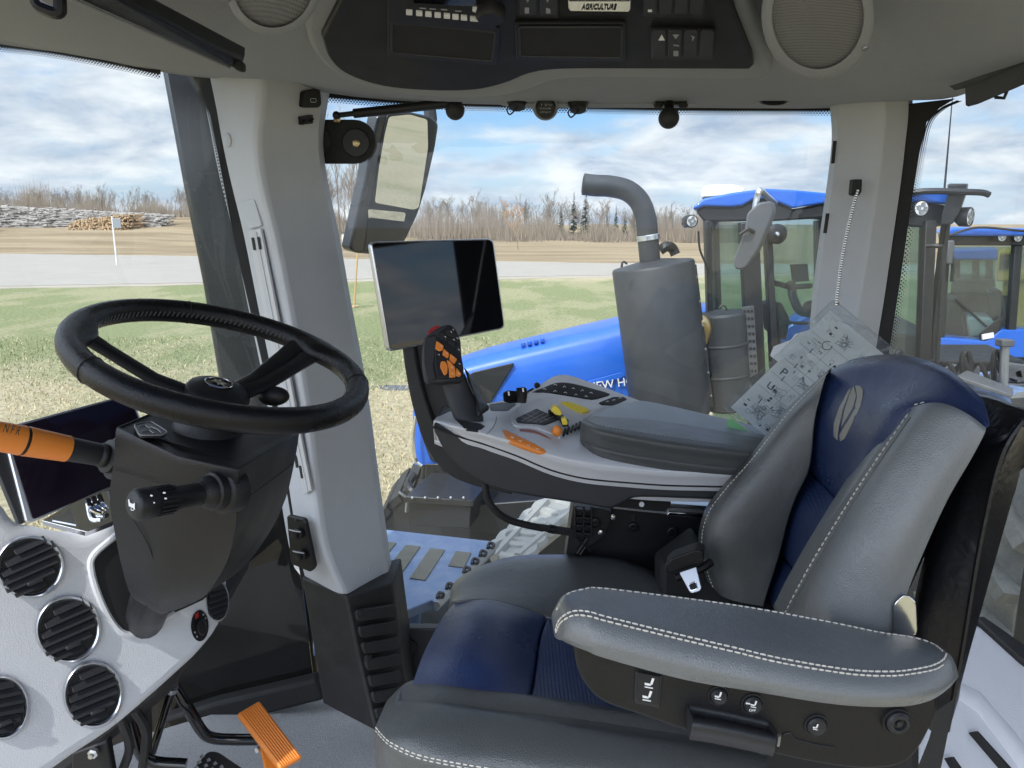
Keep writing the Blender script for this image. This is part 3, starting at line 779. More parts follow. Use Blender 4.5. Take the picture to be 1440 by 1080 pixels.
# posts, panes, interior
def pst(a, b, w, name='cab_post', dd=.08, d=5.6, mt='ext_dark', bd=None): return MB().bar(P(*a, d), P(*b, d if bd is None else bd), w, dd, (0, 1, 0)).build(name, M[mt], T, bevel=.008)
pst((994, 310), (1000, 520), .04); pst((1052, 312), (1066, 600), .13); pst((1078, 306), (1092, 600), .05)
pst((1168, 300), (1176, 640), .06); pst((1306, 310), (1292, 640), .08); pst((1330, 314), (1290, 640), .035, d=5.75)
for c_, nm in (([(997, 312), (1050, 312), (1060, 600), (1002, 600)], 'windscreen'), ([(1080, 308), (1166, 304), (1172, 640), (1092, 640)], 'door_pane'), ([(1172, 304), (1304, 312), (1290, 640), (1178, 640)], 'rear_pane')):
    slab(nm, M['pane_green'], [P(x, y, 5.66) for x, y in c_], EX(.008), T, 0)
slab('far_pane', M['pane_green'], [P(x, y, 7.1) for x, y in [(1000, 316), (1300, 316), (1290, 600), (1004, 600)]], EX(.008), T, 0)
for a, b_ in (((1005, 310), (1012, 520)), ((1150, 310), (1153, 600)), ((1300, 310), (1290, 600))):
    pst(a, b_, .06, 'far_post', d=7.1)
slab('cab_rear_wall', M['ext_dark'], [P(x, y, 5.75) for x, y in [(1250, 470), (1318, 470), (1300, 640), (1240, 640)]], EX(1.3), T, .02)
MB().tube(spl([P(1303, 346, 5.5), P(1318, 346, 5.45), P(1326, 356, 5.45), P(1322, 440, 5.45), P(1314, 545, 5.45), P(1306, 560, 5.5)], 6), .016, 8).build('grab_rail', M['ext_dark'], T)
st = MB().rings([[P(x, y, d) for x, y, d in ((1086, 428, 6.2), (1100, 425, 6.2), (1112, 450, 6.2), (1106, 480, 6.2), (1090, 470, 6.2))], [p + V((0, .3, 0)) for p in [P(x, y, d) for x, y, d in ((1086, 428, 6.2), (1100, 425, 6.2), (1112, 450, 6.2), (1106, 480, 6.2), (1090, 470, 6.2))]]]).build('steering_console', M['ext_dark'], T, bevel=.02)
MB().tube([P(1078, 395, 6.1), P(1112, 404, 6.2), P(1140, 402, 6.3)], .022, 8).build('wheel_rim', M['ext_dark'], st)
slab('cab_display', M['ext_dark'], [P(x, y, 6.3) for x, y in [(1111, 372), (1136, 371), (1138, 395), (1114, 397)]], EX(.03), T, .006)
MB().tube(spl([P(1112, 396, 6.3), P(1116, 420, 6.25), P(1124, 436, 6.2), P(1136, 440, 6.2), P(1150, 440, 6.2)], 5), .035, 8).build('display_arm', M['ext_dark'], T)
MB().rings([[P(x, y, d) for x, y, d in ((1128, 425, 6.25), (1150, 420, 6.25), (1152, 445, 6.25), (1132, 446, 6.25))], [P(x, y, d) for x, y, d in ((1128, 425, 6.6), (1150, 420, 6.6), (1152, 445, 6.6), (1132, 446, 6.6))]]).build('arm_rest', M['ext_dark'], T, bevel=.03)
MB().tube([P(1094, 452, 5.9), P(1096, 500, 5.9)], .02, 6).build('inner_rail', M['ext_dark'], T); MB().tube([P(1094, 453, 5.9), P(1140, 455, 5.9)], .014, 6).build('inner_rail', M['ext_dark'], T)
MB().rings([[P(x, y, d) for x, y, d in ((1180, 380, 6.2), (1235, 375, 6.2), (1245, 520, 6.2), (1175, 520, 6.2))], [P(x, y, d) for x, y, d in ((1185, 385, 6.4), (1230, 380, 6.4), (1240, 515, 6.4), (1180, 515, 6.4))]]).build('cab_seat', M['ext_dark'], T, bevel=.05)
lp = Plane((1020, 600, 5.55), (1250, 600, 5.55), (1020, 500, 5.55))
slab('door_sill', M['paint_blue'], lp.pts([(1082, 575), (1300, 560), (1300, 640), (1082, 640)]), EX(.1), T, .01)
# neighbour's own mirror
mr = MB().rings([[P(x, y, 4.9 + dd) for x, y in rnd(o_, 4, 2)] for dd, o_ in ((0, [(1066, 285), (1086, 282), (1088, 300), (1066, 352), (1048, 378), (1034, 380), (1030, 366), (1046, 326), (1050, 300)]), (.10, [(1074, 285), (1090, 284), (1092, 300), (1070, 352), (1052, 376), (1042, 378), (1038, 366), (1054, 326), (1058, 300)]))]).build('mirror_housing', M['ext_grey'], T, bevel=.012)
MB().tube(spl([P(1061, 297, 4.95), P(1065, 276, 4.95), P(1069, 268, 4.95), P(1078, 276, 5.1), P(1090, 286, 5.4)], 4), .02, 8).build('mirror_bracket', M['satin'], T)
MB().tube([P(1040, 330, 4.88), P(1052, 322, 4.86), P(1060, 326, 4.9)], .012, 6).build('mirror_clip', M['ext_dark'], mr)
MB().lathe(P(1091, 329, 5.5), V((0, -1, 0)), [(.07, 0), (.07, .03), (.05, .04)], 16).build('hinge', M['ext_dark'], T); MB().lathe(P(1092, 329, 5.45), V((0, -1, 0)), [(.018, 0), (.018, .02), (.01, .03)], 10).build('hinge_bolt', M['satin'], T)
MB().tube(spl([P(982, 325, 5.5), P(984, 350, 5.5), P(992, 370, 5.5), P(998, 384, 5.5)], 5), .008, 5).build('cable', M['ext_dark'], T)
# rear deck of the neighbour: rails, post, fenders
slab('rear_frame', M['ext_dark'], [P(x, y, 6.0) for x, y in [(1240, 506), (1440, 506), (1480, 640), (1240, 640)]], EX(.8), T, .02)
rv = random.Random(4); m = MB()
for i in range(46):
    p = P(rv.uniform(1270, 1440), rv.uniform(518, 560), 5.7); m.box(p, (rv.uniform(.05, .25), .1, rv.uniform(.03, .1)), Matrix.Rotation(rv.uniform(-.4, .4), 3, 'Y'))
m.build('hydraulic_block', M['ext_grey'], T, bevel=.006)
for px in (1264, 1358, 1402): MB().tube(spl([P(px - 4, 535, 5.5), P(px - 5, 505, 5.5), P(px, 494, 5.5), P(px + 6, 505, 5.5), P(px + 8, 540, 5.5)], 4), .02, 8).build('rail_loop', M['ext_dark'], T)
for k in range(5): MB().tube(spl([P(1300 + 22 * k, 520, 5.6), P(1312 + 22 * k, 508 + 3 * (k % 2), 5.5), P(1326 + 22 * k, 540, 5.5)], 4), .017, 6).build('hose', M['rubber'], T)
MB().tube([P(1411, 545, 5.4), P(1413, 485, 5.4)], .03, 10).build('light_post', M['steel_grey'], T); MB().box(P(1413, 482, 5.4), (.09, .09, .05)).build('post_cap', M['ext_grey'], T, bevel=.008)
slab('fender', M['paint_blue_washed'], [P(1300, 528, 5.6), P(1440, 575, 5.0), P(1500, 600, 5.0), P(1420, 520, 6.0)], (0, 0, -.04), T, .01)
slab('fender_plate', M['ext_grey'], [P(1345, 528, 5.3), P(1425, 556, 5.1), P(1425, 546, 5.3), P(1360, 520, 5.5)], (0, 0, -.03), T, .006)
# ---------------------------------------------------------------- third tractor, farther back
T3 = thing('tractor', 'smaller blue tractor at the right edge with two round roof lamps and a pale seat', 'tractor', (P(1390, 600, 9).x, 9, 0))
E3 = 8.8
def s3(name, mt, pts, dep, d=E3, bev=.012, parent=None): return slab(name, M[mt], [P(x, y, d) for x, y in pts], (.5 * dep, dep, 0), parent or T3, bev)
s3('cab_roof', 'paint_blue', [(1326, 326), (1340, 320), (1440, 322), (1560, 324), (1560, 332), (1326, 332)], 2.0, E3 - .15, .03)
s3('roof_band', 'ext_dark', [(1328, 332), (1560, 332), (1560, 346), (1330, 345)], 1.8)
lamp(P(1409.5, 333.5, E3 - .12), 6.5 / F * E3, V((0, -1, 0)), T3); lamp(P(1432, 334, E3 - .12), 6.5 / F * E3, V((0, -1, 0)), T3)
for a, b_, w_ in (((1331, 345), (1322, 480), .06), ((1430, 345), (1418, 500), .09), ((1470, 345), (1460, 500), .06)):
    MB().bar(P(*a, E3), P(*b_, E3), w_, .08, (0, 1, 0)).build('cab_post', M['ext_dark'], T3, bevel=.01)
s3('door_pane', 'pane_green', [(1332, 345), (1428, 345), (1418, 478), (1323, 478)], .01, E3 + .05, 0); s3('rear_pane', 'pane_green', [(1434, 345), (1470, 345), (1460, 480), (1422, 480)], .01, E3 + .05, 0)
s3('far_pane', 'pane_green', [(1336, 347), (1470, 347), (1460, 470), (1330, 470)], .01, E3 + 1.7, 0)
s3('cab_seat', 'ext_light', [(1358, 444), (1392, 446), (1400, 452), (1396, 476), (1362, 476)], .5, E3 + .5, .04)
s3('seat_back', 'ext_dark', [(1392, 410), (1410, 408), (1418, 470), (1398, 472)], .5, E3 + .5, .04)
s3('dashboard', 'ext_dark', [(1330, 420), (1350, 425), (1358, 472), (1326, 474)], .9, E3 + .3, .03)
s3('inner_wall', 'ext_dark', [(1326, 412), (1426, 416), (1420, 480), (1322, 480)], .05, E3 + 1.5, .01)
MB().bar(P(1344, 420, E3 + .02), P(1388, 460, E3 + .02), .025, .02).build('wiper_arm', M['ext_dark'], T3)
s3('model_plate', 'ext_dark', [(1376, 470), (1398, 452), (1411, 446), (1408, 462), (1396, 477), (1378, 478)], .03, E3 - .02, .006)
MB().bar(P(1381, 474, E3 - .05), P(1397, 471, E3 - .05), .02, .06).build('plate_print', M['ext_white'], T3)
s3('door_sill', 'paint_blue', [(1312, 474), (1386, 480), (1398, 472), (1408, 464), (1446, 464), (1440, 503), (1400, 503), (1312, 500)], .3, E3 - .05, .01)
MB().tube(spl([P(1337, 350, E3 - .1), P(1340, 375, E3 - .1), P(1338, 396, E3 - .1)], 4), .02, 6).build('mirror_stem', M['ext_dark'], T3)
s3('mirror_housing', 'ext_grey', [(1332, 338), (1343, 338), (1340, 372), (1331, 372)], .1, E3 - .2, .02)
MB().tube(spl([P(1335, 331, E3 - .2), P(1375, 320, E3 - .2), P(1440, 325, E3 - .2)], 5), .015, 6).build('roof_cable', M['ext_dark'], T3)
s3('chassis', 'ext_dark', [(1310, 494), (1480, 498), (1480, 620), (1310, 620)], 1.2, E3 + .1, .03)
track(P(1390, 600, 9).x, 8.9, 3.4, 1.2, .6, T3)
# yellow machine and a further blue cab seen through the glass of the third tractor
mk('machine_yellow', (.42, .25, .02), .5, vary=.1, vscale=2, dust=.2)
Y = thing('yellow_machine', 'yellow machine with stepped body panels glimpsed through the cab glass at the right edge', 'machine', (P(1410, 480, 14).x, 14, 0))
for nm, pts, d in (('body', [(1410, 396), (1480, 396), (1480, 520), (1404, 520)], 14.2), ('cab_panel', [(1404, 352), (1425, 350), (1423, 396), (1400, 396)], 14), ('engine_cover', [(1432, 380), (1480, 380), (1480, 395), (1432, 395)], 14.05)):
    slab(nm, M['machine_yellow'], [P(x, y, d) for x, y in pts], (.8, 1.2, 0), Y, .04)
slab('window', M['pane_dark'], [P(x, y, 13.95) for x, y in [(1408, 358), (1421, 357), (1420, 378), (1406, 380)]], (0, .04, 0), Y, .01)
B4 = thing('tractor', 'dark cab with a blue roof, glimpsed through the tractor glass at the right edge', 'tractor', (P(1360, 480, 16).x, 16, 0))
for nm, mt, pts, d in (('cab_roof', 'paint_blue', [(1334, 352), (1402, 350), (1404, 366), (1334, 366)], 16), ('cab_body', 'ext_dark', [(1338, 392), (1400, 392), (1398, 475), (1334, 475)], 16.1)):
    slab(nm, M[mt], [P(x, y, d) for x, y in pts], (.95, 1.6, 0), B4, .04)
slab('cab_glass', M['pane_green'], [P(x, y, 16.15) for x, y in [(1338, 366), (1400, 366), (1400, 394), (1338, 394)]], (.03, .05, 0), B4, 0)
for px in (1345, 1372, 1391): MB().bar(P(px, 366, 16.2), P(px, 395, 16.2), .1, .1, (0, 1, 0)).build('cab_post', M['ext_dark'], B4)
# blue hood of another tractor seen through the neighbour's door glass
B5 = thing('tractor', 'blue hood of a tractor seen through the door glass of the neighbouring cab', 'tractor', (P(1120, 500, 10.5).x, 10.5, 0))
MB().rings([[P(px, y, d) for y, d in ((by, 10.2), (ty + 12, 10.2), (ty, 10.5), (ty, 11.0), (by, 11.2))] for px, ty, by in ((1085, 470, 560), (1110, 445, 560), (1135, 430, 560), (1180, 420, 560), (1240, 418, 560))]).build('hood', M['paint_blue'], B5, bevel=.04, sharp=50)
MB().rings([[P(px, y, d) for y, d in ((640, 10.25), (560, 10.25), (560, 11.2), (640, 11.2))] for px in (1085, 1240)]).build('chassis', M['ext_dark'], B5, bevel=.02)
# ---------------------------------------------------------------- our cab: shell
def Z(z): return H + z
CAB = thing('tractor_cab', 'light grey tractor cab interior around the seat, with headliner, pillars, panes and floor', 'cab', (0, 1.0, Z(-1.32)))
rim = [(-330, -10, 1.0), (-150, 30, 1.22), (0, 62, 1.42), (120, 79, 1.56), (220, 100, 1.66), (300, 110, 1.74), (370, 106, 1.76), (455, 130, 1.80), (600, 144, 1.84), (830, 150, 1.86), (1000, 152, 1.87), (1170, 152, 1.87), (1225, 140, 1.85), (1290, 141, 1.82), (1345, 136, 1.75), (1440, 104, 1.62), (1640, 60, 1.4)]
rp = [P(*q) for q in rim]
ctr = V((.1, .55, 0))
hrows = [[p + V((0, 0, .012)) for p in rp], rp]
for f, z in ((.055, .249), (.12, .245), (.25, .247), (.36, .264), (.5, .318), (.7, .345), (.9, .35)):
    row = []
    for p, rq in zip(rp, rim):
        q = p.lerp(V((ctr.x, ctr.y, p.z)), f)
        k = min(1, f / .12)
        zz = z + .042 * max(0, min(1, (620 - rq[0]) / 260)) * max(0, 1 - f / .45)
        row.append(V((q.x, q.y, p.z + (Z(zz) - p.z) * k)))
    hrows.append(row)
# smooth both ways
hrows = [spl(r, 3) for r in hrows]
cols = [spl([r[i] for r in hrows], 3) for i in range(len(hrows[0]))]
MB().grid([[c[j] for c in cols] for j in range(len(cols[0]))]).build('headliner', M['headliner'], CAB, recalc=False, sharp=80)
MB().prism([(-1.15, -.12, Z(.37)), (1.5, -.12, Z(.37)), (1.5, 2.0, Z(.37)), (-.55, 2.0, Z(.37)), (-1.15, 1.6, Z(.37))], (0, 0, .16)).build('roof', M['paint_blue'], CAB, bevel=.04)
# front pillar
def pillar(name, rows, dl, dm, dr, mt, back):
    A = spl([(L_, y) for y, L_, m_, r_ in rows], 4); B = spl([(m_, y + (14 if (y > 815 and back[0] < 0) else 0)) for y, L_, m_, r_ in rows], 4); C = spl([(r_, y) for y, L_, m_, r_ in rows], 4)
    g = []
    for a, b_, c_ in zip(A, B, C):
        pa, pb, pc = P(a[0], a[1], dl), P(b_[0], b_[1], dm), P(c_[0], c_[1], dr)
        r = [pa + V(back) * .35, pa, pa.lerp(pb, .5), pa.lerp(pb, .92), pb.lerp(pc, .06), pb.lerp(pc, .5), pb.lerp(pc, .94), pc, pc + V((0, .05, 0))]
        g.append(r)
    MB().grid(g, V((math.copysign(.055, back[0] or 1), .09, 0))).build(name, mt, CAB, bevel=.006, sharp=30)
    return Proj(g)
FPj = pillar('front_pillar', [(88, 290, 368, 463), (150, 303, 366, 452), (200, 312, 361, 447), (260, 325, 368, 455), (330, 342, 385, 470), (430, 362, 405, 488), (560, 388, 428, 512), (680, 405, 442, 528), (770, 419, 456, 541), (824, 431, 485, 549)], 1.75, 1.66, 1.80, M['grey_trim'], (-.01, .1, 0))
pillar('rear_pillar', [(118, 1172, 1240, 1278), (160, 1177, 1243, 1278), (200, 1178, 1240, 1274), (260, 1171, 1233, 1267), (330, 1161, 1223, 1257), (420, 1150, 1208, 1244), (520, 1142, 1190, 1228), (660, 1130, 1172, 1210)], 1.80, 1.745, 1.78, M['grey_trim'], (.001, .1, 0))
RPS = [[(1174, 198), (1171, 230)], [(1164, 300), (1160, 328)]]
for q in RPS: MB().bar(P(*q[0], 1.80), P(*q[1], 1.80), .004, .008).build('trim_clip', M['black_plastic'], CAB, bevel=.001)
for q in (): MB().tube(FPj.pts([tuple(k) for k in spl(q, 6)], .0002), .0005, 4).build('trim_seam', M['dark_plastic'], CAB)
for x, y in ((503, 770), (470, 560), (1195, 190)):
    pass
c_, n_ = FPj.hit(520, 800)
MB().lathe(c_, n_, [(.005, 0), (.005, .0012), (.002, .0012), (.002, .0004), (0, .0004)], 14).build('trim_screw', M['grey_trim'], CAB)
# black seals and outer posts
slab('window_seal', M['matte_black'], [P(x, y, 1.79) for x, y in [(240, 60), (292, 60), (300, 110), (322, 215), (350, 330), (372, 430), (398, 560), (420, 700), (440, 830), (425, 830), (404, 700), (384, 580), (354, 450), (330, 345), (308, 230), (294, 160), (282, 128)]], (0, .03, 0), CAB, .003)
slab('outer_post', M['post_dark'], [P(x, y, 1.99) for x, y in [(218, 52), (292, 60), (300, 108), (345, 330), (370, 450), (402, 600), (430, 760), (345, 760), (325, 640), (304, 520), (284, 400), (258, 270)]], (-.02, .12, 0), CAB, .015)
slab('window_seal', M['matte_black'], [P(x, y, 1.80) for x, y in [(1276, 146), (1345, 138), (1322, 152), (1304, 172), (1294, 215), (1282, 290), (1266, 400), (1252, 490), (1228, 640), (1205, 640), (1234, 470), (1258, 320), (1272, 210)]], (0, .03, 0), CAB, .003)
# panes
MB().grid([[P(-330, -20, 1.0), P(-60, 52, 1.36), P(140, 82, 1.59), P(290, 106, 1.76)], [P(-330, 400, 1.35), P(-60, 380, 1.62), P(150, 380, 1.75), P(352, 380, 1.86)], [P(-330, 800, 1.6), P(-60, 800, 1.78), P(170, 800, 1.88), P(430, 800, 1.93)]], V((.004, .005, 0))).build('windscreen', M['pane'], CAB)
slab('side_pane', M['pane'], [P(x, y, 1.885) for x, y in [(440, 126), (830, 146), (1184, 148), (1150, 560), (1120, 960), (555, 960), (520, 640), (462, 300)]], (0, .005, 0), CAB, 0)
slab('rear_pane', M['pane_dirty'], [P(x, y, 1.86) for x, y in [(1266, 134), (1600, 110), (1640, 930), (1180, 960), (1225, 560)]], (0, .005, 0), CAB, 0)
# frit: black edge and dot rows along the glass
def frit(path, d, name='frit_band', rows=3, step=4.2, thick=3.0, sgn=1):
    m = MB(); p2 = spl(path, 14)
    for a, b_ in zip(p2[:-1], p2[1:]):
        m.add([P(a[0], a[1] - 6, d), P(b_[0], b_[1] - 6, d), P(b_[0], b_[1] + thick, d), P(a[0], a[1] + thick, d)], [(0, 1, 2, 3)])
    tot = sum((b_ - a).length for a, b_ in zip(p2[:-1], p2[1:])); n = int(tot / step)
    cum = [0]
    for a, b_ in zip(p2[:-1], p2[1:]): cum.append(cum[-1] + (b_ - a).length)
    for r in range(rows):
        rad = (1.75, 1.45, 1.0)[r]
        for i in range(n):
            s_ = (i + .5 * (r % 2)) / n * tot
            k = max(j for j in range(len(cum)) if cum[j] <= s_ + 1e-9); k = min(k, len(p2) - 2)
            q = p2[k].lerp(p2[k + 1], (s_ - cum[k]) / max(1e-6, cum[k + 1] - cum[k]))
            x, y = q[0], q[1] + thick + .6 + 2.6 * r
            m.add([P(x + rad * math.cos(t_ * 1.0472), y + rad * math.sin(t_ * 1.0472), d) for t_ in range(6)], [(0, 1, 2, 3, 4, 5)])
    return m.build(name, M['matte_black'], CAB, recalc=False)
frit([(458, 134), (600, 144), (830, 150), (1000, 152.5), (1172, 153)], 1.882)
frit([(-10, 62), (60, 70), (120, 80), (180, 92), (226, 102)], 1.63)
# vertical dots on the rear seal edge and front seal edge
def vdots(path, d, sx):
    m = MB(); p2 = spl(path, 40)
    for r in range(3):
        rad = (1.3, 1.05, .75)[r]
        for i, q in enumerate(p2):
            if i % 2 != r % 2: continue
            x, y = q[0] + sx * (1 + 2.8 * r), q[1]
            m.add([P(x + rad * math.cos(t_ * 1.0472), y + rad * math.sin(t_ * 1.0472), d) for t_ in range(6)], [(0, 1, 2, 3, 4, 5)])
    return m.build('frit_dots', M['matte_black'], CAB, recalc=False)
vdots([(1345, 142), (1322, 153), (1304, 173), (1294, 215), (1282, 290), (1266, 400), (1252, 490)], 1.80, 1)
vdots([(282, 128), (294, 160), (308, 230), (330, 345)], 1.785, -1)
# lower front: dark glass, black wall behind, kick panel, floor
slab('lower_wall', M['black_plastic'], [P(x, y, 2.02) for x, y in [(180, 640), (405, 640), (450, 980), (440, 1010), (120, 1060), (120, 700)]], (0, .05, 0), CAB, .01)
slab('lower_pane', M['pane_dark'], [P(x, y, 1.90) for x, y in [(250, 660), (405, 660), (442, 966), (220, 1020)]], (0, .005, 0), CAB, 0)
slab('pane_frame', M['matte_black'], [P(x, y, 1.86) for x, y in [(230, 1012), (300, 990), (444, 956), (457, 985), (380, 1004), (245, 1040)]], (0, .05, 0), CAB, .01)
kp = [[P(x, y, d) for x, y, d in r] for r in (((424, 812, 1.74), (486, 838, 1.66), (552, 820, 1.74)), ((440, 905, 1.74), (504, 925, 1.66), (563, 905, 1.74)), ((452, 975, 1.74), (527, 1020, 1.64), (575, 985, 1.74)), ((454, 990, 1.74), (530, 1030, 1.63), (577, 998, 1.74)))]
k_ = MB().grid(kp, V((0, .15, 0))).build('kick_panel', M['rubber'], CAB, bevel=.006)
pk = Plane((486, 838, 1.66), (552, 820, 1.74), (527, 1020, 1.64))
for i in range(7):
    y = 858 + i * 23; x0 = 493 + i * 4.6; x1 = 556 + i * 1.8
    MB().prism(pk.pts(rnd([(x0 + 3, y - 1), (x1 - 2, y - 10), (x1, y + 7), (x0 + 7, y + 15)], 6), .0), pk.n * .012).build('rib', M['rubber'], k_, bevel=.007)
for x, y in ((507, 862), (517, 925)): MB().lathe(pk.at(x, y, .008), pk.n, [(.009, 0), (.009, .006), (.004, .008)], 12).build('stud', M['rubber'], k_)
fl = MB().prism([PZ(x, y, Z(-1.31)) for x, y in [(445, 978), (330, 995), (180, 1040), (-200, 1200), (200, 2600), (1500, 2600)]] + [V((1.3, 1.95, Z(-1.31))), V((-.2, 1.95, Z(-1.31)))], (0, 0, -.06))
fl.build('floor', M['carpet'], CAB)
slab('sill', M['dark_plastic'], [P(x, y, 1.87) for x, y in [(556, 884), (640, 884), (640, 960), (566, 960)]], (0, .03, 0), CAB, .004)
MB().lathe(P(574, 912, 1.865), V((0, -1, 0)), [(.028, 0), (.028, .004), (.011, .005), (.011, .012), (0, .013)], 16).build('sill_bolt', M['black_plastic'], CAB)
# adjuster rail in the front pillar
pp = Plane((342, 330, 1.742), (385, 330, 1.655), (419, 770, 1.742))
RL = thing('adjuster_rail', 'silver slotted adjuster rail let into the light grey front pillar', 'rail', P(400, 690, 1.7))
slab('recess', M['grey_trim'], pp.pts(rnd([(336, 284), (357, 280), (368, 318), (349, 322)], 4), .003), pp.n * -.01, RL, .001)
slab('rail', M['rail_grey'], pp.pts([(349, 325), (366, 322), (383, 410), (403, 510), (422, 610), (438, 690), (427, 695), (408, 615), (387, 518), (367, 420)], .006), pp.n * -.006, RL, .001)
slab('rail_groove', M['grey_trim'], pp.pts([(357, 326), (360, 326), (377, 412), (397, 514), (416, 612), (433, 692), (430, 693), (411, 613), (392, 515), (372, 414)], .0075), pp.n * -.002, RL, 0)
for x, y in ((353, 334), (361, 333), (413, 640), (420, 655)): slab('slot', M['matte_black'], pp.pts(rnd([(x, y), (x + 3, y), (x + 6, y + 18), (x + 3, y + 18)], 2), .0085), pp.n * -.001, RL, 0)
def disc(name, mt, c, ax, r, h, parent, n=24, dome=0):
    return MB().lathe(c, ax, [(r, 0), (r, h * .7), (r * .9, h), (0, h + dome)], n).build(name, M[mt], parent, sharp=40)
c_, n_ = FPj.hit(321, 197)
tag(disc('cover_cap', 'grey_trim', c_, n_, .0145, .004, None), 'small round grey cover cap on the front pillar above the adjuster rail', 'cap')
bq = thing('rocker_switch', 'small square black switch with a white window symbol high on the front pillar', 'switch', FPj.at(434, 138))
decal('switch_body', 'black_plastic', FPj, rnd([(422, 128), (445, 124), (447, 146), (443, 151), (420, 151)], 4), .012, bq)
MB().tube(FPj.pts(rnd([(431, 138), (439, 138), (439, 143), (431, 143)], 1, 1), .0125), .0005, 4, closed=True).build('symbol', M['white_print'], bq)
ck = thing('cable_clip', 'small black cable clip on the front pillar below the square switch', 'clip', FPj.at(427, 170))
decal('clip_base', 'black_plastic', FPj, [(419, 164), (436, 161), (436, 173), (420, 175)], .010, ck)
MB().tube(FPj.pts([(420, 174), (424, 168), (430, 172), (435, 166)], .013), .002, 6).build('clip_jaw', M['black_plastic'], ck)
cb = thing('connector_plate', 'black connector plate with two wired plugs on the side of the front pillar foot', 'connector', P(428, 760, 1.7))
pc_ = Plane((410, 720, 1.69), (440, 730, 1.66), (425, 800, 1.69))
slab('plate', M['black_plastic'], pc_.pts(rnd([(408, 722), (433, 728), (447, 795), (442, 802), (414, 790)], 4)), pc_.n * .012, cb, .002)
for x, y in ((423, 748), (428, 778)):
    u = MB().lathe(pc_.at(x, y, .012), pc_.n, [(.013, 0), (.013, .012), (.009, .014), (.009, .022), (0, .023)], 16).build('plug', M['black_plastic'], cb)
    MB().tube(spl([pc_.at(x, y, .03), pc_.at(x - 8, y - 1, .034), pc_.at(x - 16, y - 3, .03)], 4), .0016, 6).build('plug_wire', M['grey_print'], u)
for x, y in ((417, 731), (430, 734), (420, 788), (439, 795)): MB().lathe(pc_.at(x, y, .012), pc_.n, [(.004, 0), (.004, .002), (0, .003)], 10).build('screw', M['matte_black'], cb)
# ---------------------------------------------------------------- overhead console
po = Plane((500, 110, 1.35), (1050, 110, 1.35), (750, 0, 1.12))
OC = thing('overhead_console', 'dark grey overhead console with radio, storage bays and switches in the headliner', 'console', po.at(760, 60))
outer = spl([(428, 40), (440, 74), (470, 104), (520, 126), (600, 138), (690, 139), (742, 129), (800, 113), (930, 113), (1050, 114), (1078, 108), (1086, 92), (1066, 36), (1050, -20), (1040, -90)], 5) + [V((440, -90))]
slab('frame', M['headliner'], po.pts(outer, -.004), po.n * -.03, OC, .012, 4)
inner = [tuple(q) for q in spl([(452, 52), (464, 84), (490, 106), (540, 122), (605, 128), (668, 127), (712, 117), (745, 104), (790, 98), (900, 97.5)], 5)] + [(1054, 98), (1060, 92), (1058, 80), (1034, 20), (1012, -70), (520, -80)]
slab('panel', M['panel_dark'], po.pts(inner, .006), po.n * -.03, OC, .004, 3)
def op(name, mt, pts, o0, h, parent=OC, r=3, bev=.0012): return slab(name, M[mt], po.pts(rnd(pts, r), o0 + h), po.n * -h, parent, bev)
rd = op('radio', 'black_plastic', [(545, -60), (707, -50), (697, 44), (545, 34)], .006, .010)
op('radio_display', 'gloss_black', [(582, -50), (676, -45), (673, 10), (580, 5)], .016, .002, rd)
for i, x in enumerate((571, 585, 598, 611, 624, 636, 648)):
    y = 15.5 + i * 1.25; op('radio_button', 'white_print', [(x, y), (x + 9, y + .7), (x + 9, y + 6.5), (x, y + 5.8)], .016, .003, rd, 1, .0004)
op('radio_button', 'white_print', [(661, 24.5), (681, 26.5), (681, 32), (661, 30)], .016, .003, rd, 1, .0004)
MB().lathe(po.at(690, 12, .016), po.n, [(.020, 0), (.02, .012), (.017, .016), (0, .016)], 24).build('radio_knob', M['black_plastic'], rd)
MB().lathe(po.at(669, 11, .017), po.n, [(.0045, 0), (.0045, .004), (0, .005)], 16).build('radio_button', M['white_print'], rd)
for x, y in ((590, 11), (604, 12), (620, 13), (640, 15)): op('radio_print', 'grey_print', [(x, y), (x + 9, y + .7), (x + 9, y + 2), (x, y + 1.3)], .018, .0006, rd, .2, 0)
def bay(pts_o, pts_i):
    b_ = op('storage_bay', 'black_plastic', pts_o, .006, .006)
    m = MB(); oo = [V(q) for q in pts_o]
    op('bay_recess', 'matte_black', pts_i, .0125, .0008, b_, 3, 0)
    cl = po.pts(rnd(pts_i, 4), .0135); MB().tube(cl, .0016, 6, closed=True).build('bay_lip', M['console_dark'], b_)
bay([(545, 25), (703, 40), (697, 92), (545, 79)], [(551, 31), (697, 45), (692, 86), (551, 74)])
bay([(724, 33), (880, 33), (880, 87), (726, 84)], [(730, 38), (875, 38), (874, 81), (732, 79)])
def rockers(pts, n, icons):
    b_ = op('switch_pack', 'black_plastic', pts, .006, .005)
    (ax, ay), (bx, by), (cx_, cy), (dx_, dy_) = pts
    for i in range(n):
        f0, f1 = (i + .08) / n, (i + .92) / n
        q = [(ax + (bx - ax) * f0, ay + 3), (ax + (bx - ax) * f1, ay + 3), (dx_ + (cx_ - dx_) * f1, dy_ - 3), (dx_ + (cx_ - dx_) * f0, dy_ - 3)]
        r_ = op('rocker', 'console_dark', q, .011, .004, b_, 3, .001)
        if i < len(icons):
            for ic in icons[i]: op('symbol', ic[0], ic[1], .0155, .0006, r_, .3, 0)
tri = [('red', [(930, 48), (934, 56), (926, 56)])]
